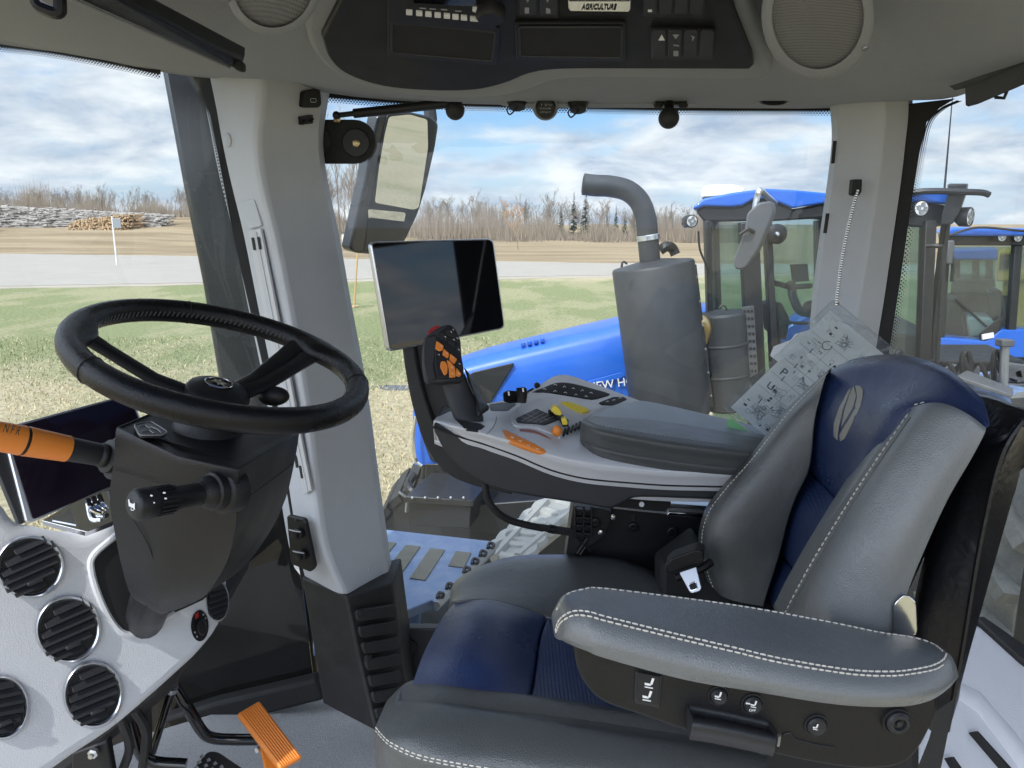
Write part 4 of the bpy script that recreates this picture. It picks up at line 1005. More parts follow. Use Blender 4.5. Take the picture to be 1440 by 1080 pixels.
rockers([(915, 41), (1006, 42), (1003, 85), (916, 84)], 4, [[('white_print', [(930.5, 49), (935, 57), (926, 57)])], [('grey_print', [(946, 49), (955, 49), (950, 55)]), ('grey_print', [(947, 63), (955, 64), (955, 65.5), (947, 64.5)]), ('grey_print', [(947, 72), (954, 72), (954, 79), (947, 79)])], [('grey_print', [(971, 50), (977, 52), (974, 58), (973, 57), (974, 53)])]])
rockers([(903, -40), (993, -40), (990, 26), (904, 23)], 4, [[('white_print', [(911, 14), (917, 14), (917, 17), (911, 17)])]])
rockers([(727, -40), (787, -40), (786, 26), (728, 24)], 2, [[('grey_print', [(738, 11), (744, 11), (744, 19), (738, 19)]), ('grey_print', [(740, 0), (744, 0), (742, 4)])], [('grey_print', [(768, 11), (774, 13), (774, 19), (768, 19)]), ('grey_print', [(768, 0), (772, 0), (770, 4)])]])
bd = op('badge', 'chrome', [(797, -40), (889, -40), (887, 14), (884, 17), (802, 16), (799, 13)], .006, .006, OC, 4)
op('badge_plate', 'gloss_black', [(800, -36), (886, -36), (886, 2), (800, 2)], .012, .001, bd, 2, 0)
text('AGRICULTURE', po.at(818, 13.5, .0125), po.at(866, 13.5, .0125), po.at(818, 5, .0125) - po.at(818, 13.5, .0125), M['matte_black'], bd, h=(po.at(818, 6, .0125) - po.at(818, 13.5, .0125)).length, bold=.015)
text('NEW HOLLAND', po.at(812, -.5, .0135), po.at(882, -.5, .0135), po.at(818, -10, .0135) - po.at(818, 0, .0135), M['satin'], bd, bold=.02)
# speakers in the headliner
def speaker(cx_, cy, rx, ry, pl_, rimr, label, bolt):
    s_ = thing('speaker', label, 'speaker', pl_.at(cx_, cy))
    el = lambda k, o=0: [pl_.at(cx_ + rx * k * math.cos(a), cy + ry * k * math.sin(a), o) for a in [i * math.pi / 24 for i in range(48)]]
    MB().rings([el(rimr, -.02), el(rimr, .004), el(rimr * .93, .009), el(1.02, .009), el(1.0, .004), el(1.0, -.01)], cap=False).build('speaker_rim', M['headliner'], s_, sharp=50)
    m = bpy.data.materials.get('grille') or grille()
    MB().rings([el(1.0, .004), el(.6, .009), el(.2, .011), el(.01, .011)]).build('grille', m, s_)
    for x, y in bolt: MB().lathe(pl_.at(x, y, .009), pl_.n, [(.005, 0), (.004, .002), (0, .002)], 10).build('screw', M['steel_grey'], s_)
def grille():
    m = mat('grille', (.2, .2, .205), .75, bump=1.0, bscale=420, kind='perf', vary=.06)
    t = m.node_tree; L = t.links.new
    v_ = nd(t, 'ShaderNodeTexVoronoi', Scale=420.0, Randomness=0.0); tc = nd(t, 'ShaderNodeTexCoord'); L(tc.outputs['Object'], v_.inputs['Vector'])
    r_ = nd(t, 'ShaderNodeMapRange'); r_.inputs[1].default_value = .22; r_.inputs[2].default_value = .4; L(v_.outputs['Distance'], r_.inputs[0])
    k = nd(t, 'ShaderNodeMix', data_type='RGBA'); k.inputs[6].default_value = (.02, .02, .02, 1); k.inputs[7].default_value = (.22, .22, .225, 1); L(r_.outputs[0], k.inputs[0]); L(k.outputs[2], t.nodes['Principled BSDF'].inputs['Base Color'])
    return m
ps = Plane((1152, 95, 1.17), (1252, 90, 1.17), (1152, -40, 1.0))
speaker(1150, 22, 64, 74, ps, 1.24, 'round perforated grey speaker in the headliner above the rear pillar', [(1217, 68)])
ps2 = Plane((370, 40, 1.03), (470, 40, 1.06), (370, -40, .92))
speaker(384, -22, 56, 60, ps2, 1.2, 'round perforated grey speaker in the headliner above the front pillar', [(318, 0)])
# blinds and the small things along the headliner
bl = thing('roller_blind', 'long black roller blind case slanting across the headliner above the windscreen', 'blind', P(240, 50, 1.0))
pb = Plane((100, 0, 1.0), (335, 92, 1.48), (160, 0, 1.02))
slab('blind_case', M['black_plastic'], [P(x, y, d) for x, y, d in ((90, -8, .82), (330, 98, 1.17), (340, 97, 1.17), (340, 82, 1.17), (148, -12, .82))], (.0, .02, .02), bl, .004)
MB().tube([P(92, -5, .815), P(322, 95, 1.165)], .0022, 6).build('blind_edge', M['headliner'], bl)
slab('end_cap', M['matte_black'], [P(x, y, 1.155) for x, y in [(300, 70), (340, 86), (340, 99), (330, 98), (326, 90), (300, 80)]], (0, .02, 0), bl, .003)
text('Bonar', P(303, 78, 1.475), P(326, 88, 1.48), (0, 0, 1), M['grey_print'], bl) if False else None
hk = thing('pull_ring', 'black ring handle with a grey opening hanging from the headliner at the top edge', 'handle', P(68, 8, .85))
MB().tube([P(x, y, .85) for x, y in rnd([(50, -14), (84, -14), (85, 18), (76, 18), (52, 8)], 8)], .0065, 8, closed=True).build('ring', M['black_plastic'], hk)
MB().tube([P(x, y, .848) for x, y in rnd([(56, -10), (79, -10), (79, 10), (74, 11), (57, 3)], 8)], .0022, 6, closed=True).build('inner_ring', M['grey_trim'], hk)
rs = thing('roller_blind', 'short black roller blind case over the rear window at the upper right edge', 'blind', P(1400, 110, 1.4))
slab('blind_case', M['black_plastic'], [P(x, y, d) for x, y, d in ((1350, 100, 1.45), (1470, 40, 1.25), (1470, 100, 1.25), (1370, 120, 1.43), (1352, 108, 1.45))], (0, .06, 0), rs, .006)
slab('blind_bar', M['dark_plastic'], [P(x, y, d) for x, y, d in ((1370, 118, 1.42), (1470, 76, 1.24), (1470, 108, 1.24), (1376, 147, 1.42), (1371, 145, 1.42))], (0, .03, 0), rs, .005)
MB().tube([P(1400, 137, 1.4), P(1412, 138, 1.38), P(1416, 128, 1.38)], .003, 6).build('latch', M['black_plastic'], rs)
# gas strut with hinge plate on the glass
gs = thing('gas_strut', 'black gas strut running from the hinge plate up to the headliner edge', 'strut', P(560, 155, 1.8))
MB().tube([P(498, 159.5, 1.83), P(560, 153, 1.81), P(632, 145, 1.78)], .0105, 12).build('strut_tube', M['black_plastic'], gs)
MB().tube([P(476, 162, 1.835), P(500, 159.3, 1.83)], .006, 8).build('strut_rod', M['matte_black'], gs)
MB().ball(P(473, 162, 1.83), .009, 12, 8).build('ball_joint', M['black_plastic'], gs)
MB().lathe(P(474, 172, 1.84), V((0, 0, 1)), [(.007, 0), (.009, .004), (.009, .012), (.006, .02)], 6).build('brass_nut', M['brass'], gs)
bm_ = thing('ball_mount', 'black rubber ball at the upper end of the gas strut', 'mount', P(640, 150, 1.77))
MB().ball(P(640, 155, 1.76), .021, 20, 14).build('ball', M['rubber'], bm_); MB().tube([P(640, 150, 1.77), P(640, 136, 1.79)], .016, 12).build('mount_stem', M['black_plastic'], bm_)
hp = thing('hinge_plate', 'black rounded hinge plate with two grey washers on the side window beside the outside mirror', 'plate', P(490, 200, 1.87))
cp = [(446, 168)] + [(498 + 30 * math.cos(a), 199 + 31 * math.sin(a)) for a in [R(-90 + 15 * k) for k in range(13)]] + [(446, 230)]
slab('plate', M['matte_black'], [P(x, y, 1.87) for x, y in cp], (0, .012, 0), hp, .002)
for x, y in ((446, 197), (501, 201)):
    d_ = MB().lathe(P(x, y, 1.87), V((0, -1, 0)), [(.032, 0), (.032, .004), (.03, .006), (0, .006)], 28).build('washer', M['dark_plastic'], hp)
    MB().lathe(P(x, y, 1.863), V((0, -1, 0)), [(.0095, 0), (.0095, .003), (.007, .004), (.007, .008), (.003, .009), (.003, .006), (0, .006)], 6).build('bolt', M['brass'], d_)
# sockets and ball mount by the window head
def cap_(px, py, label):
    c_ = thing('power_socket', label, 'socket', P(px, py, 1.70))
    MB().lathe(P(px, py - 8, 1.70), (P(px, py + 8, 1.69) - P(px, py - 8, 1.70)), [(.022, 0), (.022, .012), (.019, .016), (.017, .024), (0, .025)], 20).build('cap', M['black_plastic'], c_)
    MB().tube(spl([P(px - 8, py + 2, 1.69), P(px - 14, py + 10, 1.69), P(px - 10, py + 17, 1.69), P(px - 2, py + 10, 1.69), P(px + 3, py + 4, 1.69)], 4), .0018, 6).build('strap', M['black_plastic'], c_)
cap_(727, 144, 'black capped socket with a strap loop, directly beside the gas strut ball'); cap_(813, 148, 'black capped socket with a strap loop, between the outlet and the hanging ball')
so_ = thing('power_outlet', 'round black power outlet in a light grey collar between two capped sockets', 'outlet', P(767, 152, 1.67))
MB().lathe(P(767, 150, 1.70), V((0, -1, -.25)).normalized(), [(.026, -.02), (.027, .008), (.025, .014), (.021, .014), (.021, .006)], 28).build('collar', M['headliner'], so_)
po2 = MB().lathe(P(767, 152, 1.692), V((0, -1, -.25)).normalized(), [(.0205, 0), (.0205, .012), (.018, .016), (0, .016)], 28).build('lid', M['black_plastic'], so_)
for i, s_ in enumerate(('12V', 'POWER', 'ONLY')): text(s_, P(759, 149 + i * 5, 1.672), P(775, 149 + i * 5, 1.672), (0, 0, 1), M['grey_print'], po2, h=.004)
slab('socket_shelf', M['headliner'], [P(x, y, 1.705) for x, y in rnd([(700, 141), (745, 131), (960, 131), (985, 138), (980, 146), (720, 146)], 5)], (0, .06, 0), OC, .006)
b2 = thing('ball_mount', 'black rubber ball hanging from a two bolt bracket under the headliner', 'mount', P(940, 150, 1.68))
MB().ball(P(940.5, 166, 1.66), .0215, 20, 14).build('ball', M['rubber'], b2); MB().tube([P(940.5, 158, 1.66), P(941, 142, 1.68)], .010, 12).build('mount_stem', M['black_plastic'], b2)
slab('bracket', M['black_plastic'], [P(x, y, 1.68) for x, y in rnd([(921, 139), (967, 139), (966, 147), (922, 147)], 2)], (0, .03, 0), b2, .003)
for x in (926, 961): MB().lathe(P(x, 146, 1.67), V((0, 0, -1)), [(.009, 0), (.009, .006), (.006, .008)], 6).build('bracket_bolt', M['matte_black'], b2)
dl = thing('dome_lamp', 'small oval dark ceiling lamp in the headliner near the rear pillar', 'lamp', P(1088, 144, 1.67))
ee = lambda k, rx, ry, dd: [P(1088 + rx * k * math.cos(a), 143.5 + ry * k * math.sin(a), dd) for a in [i * math.pi / 12 for i in range(24)]]
MB().rings([ee(1, 26, 7, 1.705), ee(1, 26, 7, 1.69), ee(.8, 26, 7, 1.685)]).build('bezel', M['headliner'], dl); MB().rings([ee(.75, 26, 7, 1.685), ee(.7, 24, 6.5, 1.675)]).build('lens', M['gloss_black'], dl)
# ---------------------------------------------------------------- dashboard
pd = Plane((0, 800, 1.12), (320, 850, 1.38), (100, 1060, 1.12))
DB = thing('dashboard', 'pale grey dashboard with round chrome ringed air vents below the steering column', 'dashboard', pd.at(120, 1000))
ol = [(-260, 650), (-60, 690), (0, 706), (25, 734), (70, 745), (118, 752), (160, 738), (260, 760), (318, 800), (322, 838), (312, 880), (284, 918), (256, 945), (206, 990), (158, 1030), (104, 1066), (40, 1110), (-260, 1300)]
slab('panel', M['dash_grey'], pd.pts([tuple(q) for q in spl(ol, 3, True)]), pd.n * -.09, DB, .022, 5)
slab('column_recess', M['matte_black'], pd.pts(spl([(160, 760), (132, 782), (128, 802), (140, 842), (158, 876), (178, 892), (205, 884), (245, 862), (300, 830), (300, 760)], 3, True), .0012), pd.n * -.001, DB, 0)
MB().tube(pd.pts(spl([(164, 752), (132, 780), (128, 802), (140, 842), (158, 876), (178, 892), (205, 884), (245, 862)], 4), .0), .006, 8).build('recess_lip', M['dash_grey'], DB)
slab('under_panel', M['matte_black'], [P(x, y, 1.36) for x, y in [(300, 860), (230, 985), (100, 1090), (-100, 1200), (-100, 900), (200, 800)]], (.0, .25, 0), DB, .02)
rvn = random.Random(8)
def vent(cx_, cy, rx, ry, slope, knob=True):
    tilt = rvn.uniform(-.25, .35)
    el = lambda k, o=0: pd.pts([(cx_ + rx * k * math.cos(a), cy + ry * k * math.sin(a)) for a in [i * math.pi / 20 for i in range(40)]], o)
    v_ = MB().rings([el(1.09, -.002), el(1.08, .006), el(1.01, .009), el(.95, .007), el(.92, -.004), el(.92, -.012)], cap=False).build('vent', M['satin'], DB, sharp=60)
    MB().rings([el(.92, .0025), el(.05, .0024)]).build('vent_well', M['matte_black'], v_)
    n = 6
    for i in range(n):
        f = (i + .5) / n * 2 - 1
        hw = math.sqrt(max(0, 1 - f * f)) * .88
        x0, x1 = cx_ - rx * hw, cx_ + rx * hw
        yc = cy + ry * .88 * f
        a = pd.at(x0, yc - slope * (x0 - cx_) * .0 + slope * rx * hw * .95, .007); b_ = pd.at(x1, yc - slope * rx * hw * .95, .007)
        MB().bar(a, b_, .013, .0022, pd.n + V((0, 0, .9 + tilt + rvn.uniform(-.1, .1)))).build('slat', M['dark_plastic'], v_, bevel=.0008)
    for f in (-.45, 0.0, .45):
        hw = math.sqrt(1 - f * f) * .85
        MB().bar(pd.at(cx_ + rx * f - 3, cy - ry * hw, .0032), pd.at(cx_ + rx * f + 3, cy + ry * hw, .0032), .0015, .0015, pd.n).build('fin', M['dark_plastic'], v_)
    if knob: MB().bar(pd.at(cx_ - 4, cy + ry * .62, .012), pd.at(cx_ + rx * .42, cy + ry * .42, .012), .006, .008, pd.n).build('vent_tab', M['dark_plastic'], v_, bevel=.002)
vent(42, 797, 45, 41, .45); vent(96, 885, 43, 44, .45); vent(131, 977, 39, 44, .42); vent(2, 995, 36, 42, .2); vent(306, 845, 15, 27, .35, False)
kb = thing('temperature_knob', 'small black rotary knob with a red mark on the pale dashboard beside the right vent', 'knob', pd.at(281, 880))
el = lambda k, o=0: pd.pts([(281 + 12.5 * k * math.cos(a), 880 + 22 * k * math.sin(a)) for a in [i * math.pi / 14 for i in range(28)]], o)
MB().rings([el(1, -.001), el(1, .003), el(.95, .004)]).build('dial', M['black_plastic'], kb)
el2 = lambda k, o=0: pd.pts([(284 + 12.5 * k * math.cos(a), 882 + 22 * k * math.sin(a)) for a in [i * math.pi / 14 for i in range(28)]], o)
MB().rings([el2(.55, .004), el2(.5, .016), el2(.42, .018)]).build('grip', M['black_plastic'], kb)
MB().prism(pd.pts([(274, 864), (279, 860), (279, 868), (275, 871)], .0042), pd.n * .0006).build('red_mark', M['red'], kb)
for x, y in ((285, 863), (288, 868), (273, 888), (276, 894)): MB().prism(pd.pts([(x, y), (x + 2, y), (x + 2, y + 2.5), (x, y + 2.5)], .0042), pd.n * .0006).build('mark', M['grey_print'], kb)
# display on the dash with chrome trim under it
pt_ = Plane((45, 732, 1.08), (190, 672, 1.2), (182, 555, 1.24))
DD = thing('dash_display', 'tilted dark touch display with a silver edge on the dashboard behind the orange lever', 'display', pt_.at(60, 730))
slab('housing', M['satin'], pt_.pts(rnd([(2, 602), (184, 553), (226, 655), (42, 736), (36, 734)], 7), -.002), pt_.n * -.016, DD, .003)
slab('screen', M['screen_left'], pt_.pts(rnd([(6, 604), (182, 556), (222, 655), (46, 731)], 5), .002), pt_.n * -.003, DD, .0008)
slab('back_shell', M['dark_plastic'], pt_.pts(rnd([(-12, 626), (4, 606), (40, 733), (28, 738), (-4, 660)], 4), -.012), pt_.n * -.02, DD, .004)
CT = thing('chrome_trim', 'chrome trim bezel with a ribbed pull handle under the dash display', 'trim', pt_.at(110, 735))
pc2 = Plane((60, 733, 1.085), (158, 732, 1.12), (150, 690, 1.16))
slab('trim_plate', M['chrome'], pc2.pts(rnd([(58, 732), (104, 706), (152, 688), (160, 733), (121, 748)], 3), .004), pc2.n * -.012, CT, .002)
slab('trim_face', M['satin'], pc2.pts(rnd([(72, 731), (100, 714), (108, 738)], 2), .006), pc2.n * -.003, CT, .0008)
for i in range(3): MB().tube(spl([pc2.at(124 + i * 8, 703 - i * 3, .008), pc2.at(129 + i * 8, 716 - i * 3, .016), pc2.at(142 + i * 4, 722 - i * 3, .012)], 5), .004, 8).build('rib', M['chrome'], CT)
# orange shuttle lever
LV = thing('shuttle_lever', 'orange tipped control lever with a black rubber boot on the steering column', 'lever', P(165, 642, 1.0))
a, b_ = P(-10, 612, .90), P(170, 645, 1.02); ax = (b_ - a).normalized()
def along(f): return a.lerp(b_, f)
def lv(name, f0, f1, r0, r1, mt, n=20, par=LV):
    return MB().tube([along(f0 - .004), along(f0), along(f1), along(f1 + .004)], [r0 * .8, r0, r1, r1 * .8], n, flat=1.15).build(name, M[mt], par, sharp=50)
lv('grip_tip', -.06, .205, .0155, .0165, 'orange'); lv('grip_band', .208, .228, .0160, .0160, 'black_plastic'); lv('grip', .232, .55, .0165, .0150, 'orange'); lv('shaft', .555, .86, .0140, .0130, 'dark_plastic')
bt_ = MB(); bt_.lathe(along(.80), ax, [(.014, 0), (.0165, .004), (.0165, .008), (.015, .010), (.023, .013), (.023, .018), (.019, .021), (.030, .024), (.031, .032), (.027, .036), (.034, .040), (.034, .055)], 24)
bt_.build('boot', M['rubber'], LV, sharp=60)
text('N F R', P(3, 607, .875), P(26, 612, .885), (0, .1, 1), M['black_plastic'], LV, h=.010)
# ---------------------------------------------------------------- steering column
SC = thing('steering_column', 'black sculpted steering column housing rising from the dashboard', 'column', P(230, 860, 1.05))
def ring(A, Mi, B, C, dd):
    pts = [P(*A), P(*Mi), P(*B), P(*C)]
    return [pts[0], pts[0].lerp(pts[1], .5), pts[1], pts[1].lerp(pts[2], .55), pts[2], pts[2].lerp(pts[3], .5), pts[3], pts[3] + V((-.03, dd * .6, 0)), P(*B) + V((-.02, dd * 1.5, 0)), P(*Mi) + V((0, dd * 1.5, 0)), pts[0] + V((.02, dd, 0))]
rgs = [ring((190, 600, .99), (256, 634, .95), (330, 648, .925), (405, 609, 1.10), .14), ring((170, 600, .98), (252, 640, .922), (336, 657, .888), (419, 609, 1.10), .16),
       ring((163, 606, .965), (250, 646, .91), (335, 666, .88), (420, 614, 1.105), .17),
       ring((160, 650, .965), (245, 682, .92), (334, 700, .895), (415, 645, 1.105), .17),
       ring((154, 700, .97), (238, 730, .93), (330, 748, .91), (402, 700, 1.11), .17),
       ring((162, 752, .985), (232, 786, .95), (318, 792, .935), (378, 750, 1.12), .16),
       ring((172, 800, 1.01), (225, 836, .98), (290, 836, .975), (340, 800, 1.13), .14),
       ring((185, 838, 1.05), (222, 860, 1.02), (262, 852, 1.02), (300, 824, 1.14), .12),
       ring((205, 850, 1.09), (228, 864, 1.07), (252, 856, 1.07), (275, 838, 1.15), .10)]
rgs = [[V(p) for p in r] for r in zip(*[spl(list(c), 4) for c in zip(*rgs)])]
MB().rings(rgs).build('housing', M['black_plastic'], SC, bevel=.009, seg=4, sharp=60)
MB().tube([P(230, 800, 1.12), P(212, 846, 1.19), P(200, 880, 1.3)], .034, 16).build('shaft_cover', M['black_plastic'], SC)
def seam(l, nm='seam', r=.0007): MB().tube([P(*q) for q in spl(l, 4)], r, 5).build(nm, M['matte_black'], SC)
seam([(158, 660, .962), (186, 668, .945), (245, 688, .915), (300, 700, .90), (334, 706, .892), (380, 676, .995), (413, 652, 1.10)]); seam([(180, 720, .955), (205, 760, .955), (217, 800, .972), (206, 855, 1.04)])
pq = Plane((172, 600, .98), (334, 657, .89), (416, 610, 1.10))
slab('info_plate', M['dark_plastic'], pq.pts(rnd([(188, 597), (212, 592), (236, 607), (230, 612), (196, 612)], 4), .004), pq.n * -.004, SC, .001)
MB().tube(pq.pts(rnd([(188, 597), (212, 592), (236, 607), (230, 612), (196, 612)], 4), .0045), .0007, 5, closed=True).build('plate_rim', M['grey_print'], SC)
for q in ([(196, 600), (204, 598), (210, 602)], [(200, 606), (210, 605), (216, 609)], [(212, 600), (222, 604), (226, 608)]): MB().tube(pq.pts(q, .0048), .0006, 4).build('plate_print', M['grey_print'], SC)
ST = thing('stalk_switch', 'black multifunction stalk with a white horn symbol on the steering column', 'stalk', P(300, 695, .92))
a2, b2_ = P(306, 690, .893), P(186, 711, .80); ax2 = (b2_ - a2).normalized(); Ls = (b2_ - a2).length
MB().lathe(a2 - ax2 * .025, ax2, [(.030, 0), (.030, .020), (.028, .023), (.024, .024), (.0235, .034), (.0205, .036), (.020, .045), (.016, .048), (.0145, .052)], 28).build('collar', M['black_plastic'], ST, sharp=50)
stem_ = MB().lathe(a2 + ax2 * .027, ax2, [(.0135, 0), (.0135, .03), (.016, .034), (.0165, Ls - .052), (.018, Ls - .05), (.0185, Ls - .034), (.0165, Ls - .03)], 28).build('stem', M['black_plastic'], ST, sharp=50)
m = MB()
for k in range(20):
    a_ = k * math.pi / 10; q = ax2.orthogonal().normalized(); w_ = ax2.cross(q); dv = q * math.cos(a_) + w_ * math.sin(a_)
    m.bar(a2 + ax2 * .064 + dv * .0166, a2 + ax2 * (Ls - .026) + dv * .0166, .0015, .0015, dv)
m.build('grip_ribs', M['black_plastic'], stem_)
MB().lathe(b2_ - ax2 * .008, ax2, [(.0165, -.002), (.0165, .004), (.014, .007), (.0, .008)], 28).build('horn_button', M['dark_plastic'], ST, sharp=50)
ph = Plane((186, 711, .82), (196, 711, .8205), (186, 700, .8215))
hb = MB()
c0 = b2_ + ax2 * .0006
qx = (P(200, 711, .83) - P(186, 711, .83)); qx = (qx - ax2 * qx.dot(ax2)).normalized(); qy = ax2.cross(qx)
if qy.z < 0: qy = -qy
def hp_(l): return [c0 + qx * x + qy * y for x, y in l]
hb.prism(hp_([(-.006, .006), (-.004, .007), (-.003, .003), (.003, .002), (.006, .004), (.006, -.004), (.002, -.002), (-.003, -.001), (-.005, -.001)]), ax2 * .0004)
hb.tube(hp_([(-.001, -.002), (-.001, -.005), (.003, -.005), (.003, -.003)]) , .0005, 4)
hb.build('horn_symbol', M['white_print'], ST)
for i, (x, y) in enumerate(((213, 697), (216, 707), (214, 714), (231, 693), (233, 701))): MB().ball(P(x, y, .803 + .008 * (i > 2)), .0011, 8, 5, (1.6, .6, 1)).build('symbol', M['white_print'], stem_)
MB().ball(P(385, 557, 1.10), .018, 14, 10, (1.3, .8, .8)).build('tilt_lever', M['black_plastic'], SC)
# ---------------------------------------------------------------- steering wheel
WC = P(315, 506, 1.03); WN = V((.325, -.100, 1)).normalized(); WR = .184
WH = thing('steering_wheel', 'black leather wrapped steering wheel with a round emblem on its hub', 'steering wheel', WC)
wx = (V((1, 0, 0)) - WN * WN.x).normalized(); wy = WN.cross(wx)
def wp(a, r=WR, h=0): return WC + wx * (math.cos(a) * r) + wy * (math.sin(a) * r) + WN * h
def wang(px, py):
    r = ray(px, py); q = CAM + r * ((WC - CAM).dot(WN) / r.dot(WN)) - WC
    return math.atan2(q.dot(wy), q.dot(wx))
m = MB(); N = 120; n = 16; sp_a = [wang(158, 476), wang(420, 497), wang(240, 575) - .5]
vs = []
for i in range(N):
    a = 2 * math.pi * i / N
    wd = sum(math.exp(-((math.atan2(math.sin(a - s_), math.cos(a - s_))) / .2) ** 2) for s_ in sp_a[:2])
    for k in range(n):
        b_ = 2 * math.pi * k / n
        rr = .0158
        x = math.cos(b_) * rr * (1.0 + (.9 * wd if math.cos(b_) < 0 else 0)); y = math.sin(b_) * rr * 1.08
        vs.append(wp(a, WR + x, y))
fs = [(i * n + k, i * n + (k + 1) % n, ((i + 1) % N) * n + (k + 1) % n, ((i + 1) % N) * n + k) for i in range(N) for k in range(n)]
MB().add(vs, fs).build('rim', M['leather_wheel'], WH, sharp=180)
# stitching on the inside of the rim, seams across it
m = MB(); NS = 150
for i in range(NS):
    a0_ = 2 * math.pi * (i + .1) / NS; a1_ = 2 * math.pi * (i + .6) / NS
    m.tube([wp(a0_, WR - .0158, .004), wp(a1_, WR - .0162, -.003)], .0009, 4)
m.build('rim_stitching', M['leather_dark'], WH)
for px, py in ((262, 436), (143, 520), (520, 545)):
    a = wang(px, py); MB().tube([wp(a, WR + .0162 * math.cos(t_), .0172 * math.sin(t_)) for t_ in [k * math.pi / 10 for k in range(20)]], .0008, 4, closed=True).build('rim_seam', M['matte_black'], WH)
for s_ in sp_a[:2] + [sp_a[0] + math.radians(232)]:
    MB().tube([wp(s_, .03, -.058), wp(s_, .08, -.046), wp(s_, .14, -.018), wp(s_, WR - .012, -.002)], [.016, .0145, .014, .016], 12, flat=.55, up=WN).build('spoke', M['black_plastic'], WH)
hub = MB().lathe(WC - WN * .098, WN, [(.046, -.035), (.05, -.02), (.046, -.002), (.039, .006), (.039, .03), (.044, .036), (.045, .046), (.038, .057), (.018, .062), (0, .062)], 36).build('hub', M['black_plastic'], WH, sharp=50)
MB().lathe(WC - WN * .0365, WN, [(.019, 0), (.019, .002), (.0165, .0022), (.0165, .001), (0, .001)], 30).build('emblem', M['gloss_black'], hub)
e_ = MB(); c_ = WC - WN * .034
e_.tube([c_ + wx * math.cos(a) * .0178 + wy * math.sin(a) * .0178 for a in [k * math.pi / 16 for k in range(32)]], .0011, 6, closed=True)
for k, (l_, w2) in enumerate(((.013, .004), (.011, .004), (.011, .004))):
    a = -.6 + [0, .75, -.75][k]; d1 = wx * math.cos(a) + wy * math.sin(a); d2 = WN.cross(d1)
    e_.prism([c_ - d1 * l_, c_ + d2 * w2 - d1 * .002, c_ + d1 * l_, c_ - d2 * w2 - d1 * .002], WN * .0008)
e_.build('emblem_leaf', M['chrome'], hub)
# ---------------------------------------------------------------- pedals
PO = thing('brake_pedal', 'orange ribbed pedal pad on a black arm standing over the grey floor', 'pedal', P(390, 1060, 1.5))
pp_ = Plane((335, 1003, 1.52), (366, 985, 1.56), (398, 1080, 1.44))
slab('pedal_pad', M['orange'], pp_.pts(rnd([(334, 1003), (365, 985), (425, 1064), (394, 1081)], 3)), pp_.n * -.016, PO, .003)
for k in range(9):
    f = (k + 1) / 10; a = (334 + 31 * f, 1003 - 18 * f); b_ = (394 + 31 * f, 1081 - 17 * f)
    MB().tube([pp_.at(a[0] + 1.5, a[1] + 2, .0005), pp_.at(b_[0] - 1.5, b_[1] - 2, .0005)], .0016, 5).build('rib', M['orange'], PO)
slab('pedal_lower_pad', M['orange'], pp_.pts([(366, 1050), (392, 1078), (410, 1110), (380, 1110)], -.03), pp_.n * -.014, PO, .003)
MB().tube(spl([P(243, 962, 1.5), P(262, 992, 1.5), P(284, 1028, 1.52), P(300, 1038, 1.53), P(330, 1040, 1.54), P(362, 1040, 1.54)], 5), .0125, 12).build('pedal_arm', M['gloss_black'], PO)
MB().lathe(P(366, 1052, 1.5), V((-.4, -1, .2)), [(.006, 0), (.006, .012), (0, .013)], 8).build('pedal_bolt', M['satin'], PO)
PL = thing('steering_link', 'black link rod with a silver clip running down from the dashboard to the pedals', 'rod', P(240, 1000, 1.45))
MB().tube([P(252, 940, 1.46), P(240, 975, 1.45), P(214, 1058, 1.44)], .0085, 10).build('rod', M['gloss_black'], PL)
MB().lathe(P(243, 966, 1.447), (P(240, 975, 1.45) - P(243, 966, 1.447)), [(.0115, 0), (.0115, .012)], 12).build('clip', M['satin'], PL)
PB = thing('accelerator_pedal', 'black studded pedal at the bottom edge below the steering link', 'pedal', P(300, 1075, 1.4))
pb_ = Plane((270, 1080, 1.40), (300, 1056, 1.46), (345, 1090, 1.42))
slab('pedal_pad', M['rubber'], pb_.pts(rnd([(255, 1100), (292, 1056), (306, 1056), (345, 1082), (340, 1130), (262, 1130)], 6)), pb_.n * -.012, PB, .003)
for r_ in range(5):
    for c_ in range(5):
        q = pb_.at(284 + c_ * 9 - r_ * 4, 1064 + r_ * 8 + c_ * 5, 0)
        MB().add([q + pb_.n * .007] + [q + V((math.cos(k * 1.5708), 0, 0)) * .006 + pb_.n.cross(V((1, 0, 0))).normalized() * math.sin(k * 1.5708) * .006 for k in range(4)], [(0, 1, 2), (0, 2, 3), (0, 3, 4), (0, 4, 1)]).build('stud', M['steel_grey'], PB, recalc=False)
MB().tube(spl([P(178, 1000, 1.38), P(190, 1040, 1.38), P(210, 1070, 1.39), P(262, 1076, 1.40)], 5), .013, 10).build('pedal_arm', M['gloss_black'], PB)
CV = thing('wiring_bundle', 'dark bundle of hoses and brackets under the left end of the dashboard', 'wiring', P(150, 1050, 1.3))
for l_ in ([(170, 1010, 1.33), (182, 1050, 1.33), (170, 1090, 1.33)], [(190, 1000, 1.36), (205, 1030, 1.36), (200, 1080, 1.36)], [(206, 985, 1.4), (208, 1030, 1.4), (206, 1090, 1.4)]): MB().tube(spl([P(*q) for q in l_], 5), .009, 8).build('hose', M['rubber'], CV)
slab('bracket', M['black_plastic'], [P(x, y, 1.30) for x, y in [(100, 1060), (150, 1042), (160, 1100), (100, 1110)]], (0, .02, 0), CV, .004)
MB().lathe(P(133, 1057, 1.295), V((0, -1, 0)), [(.01, 0), (.01, .008), (.005, .01), (.005, .016)], 6).build('bracket_nut', M['satin'], CV)
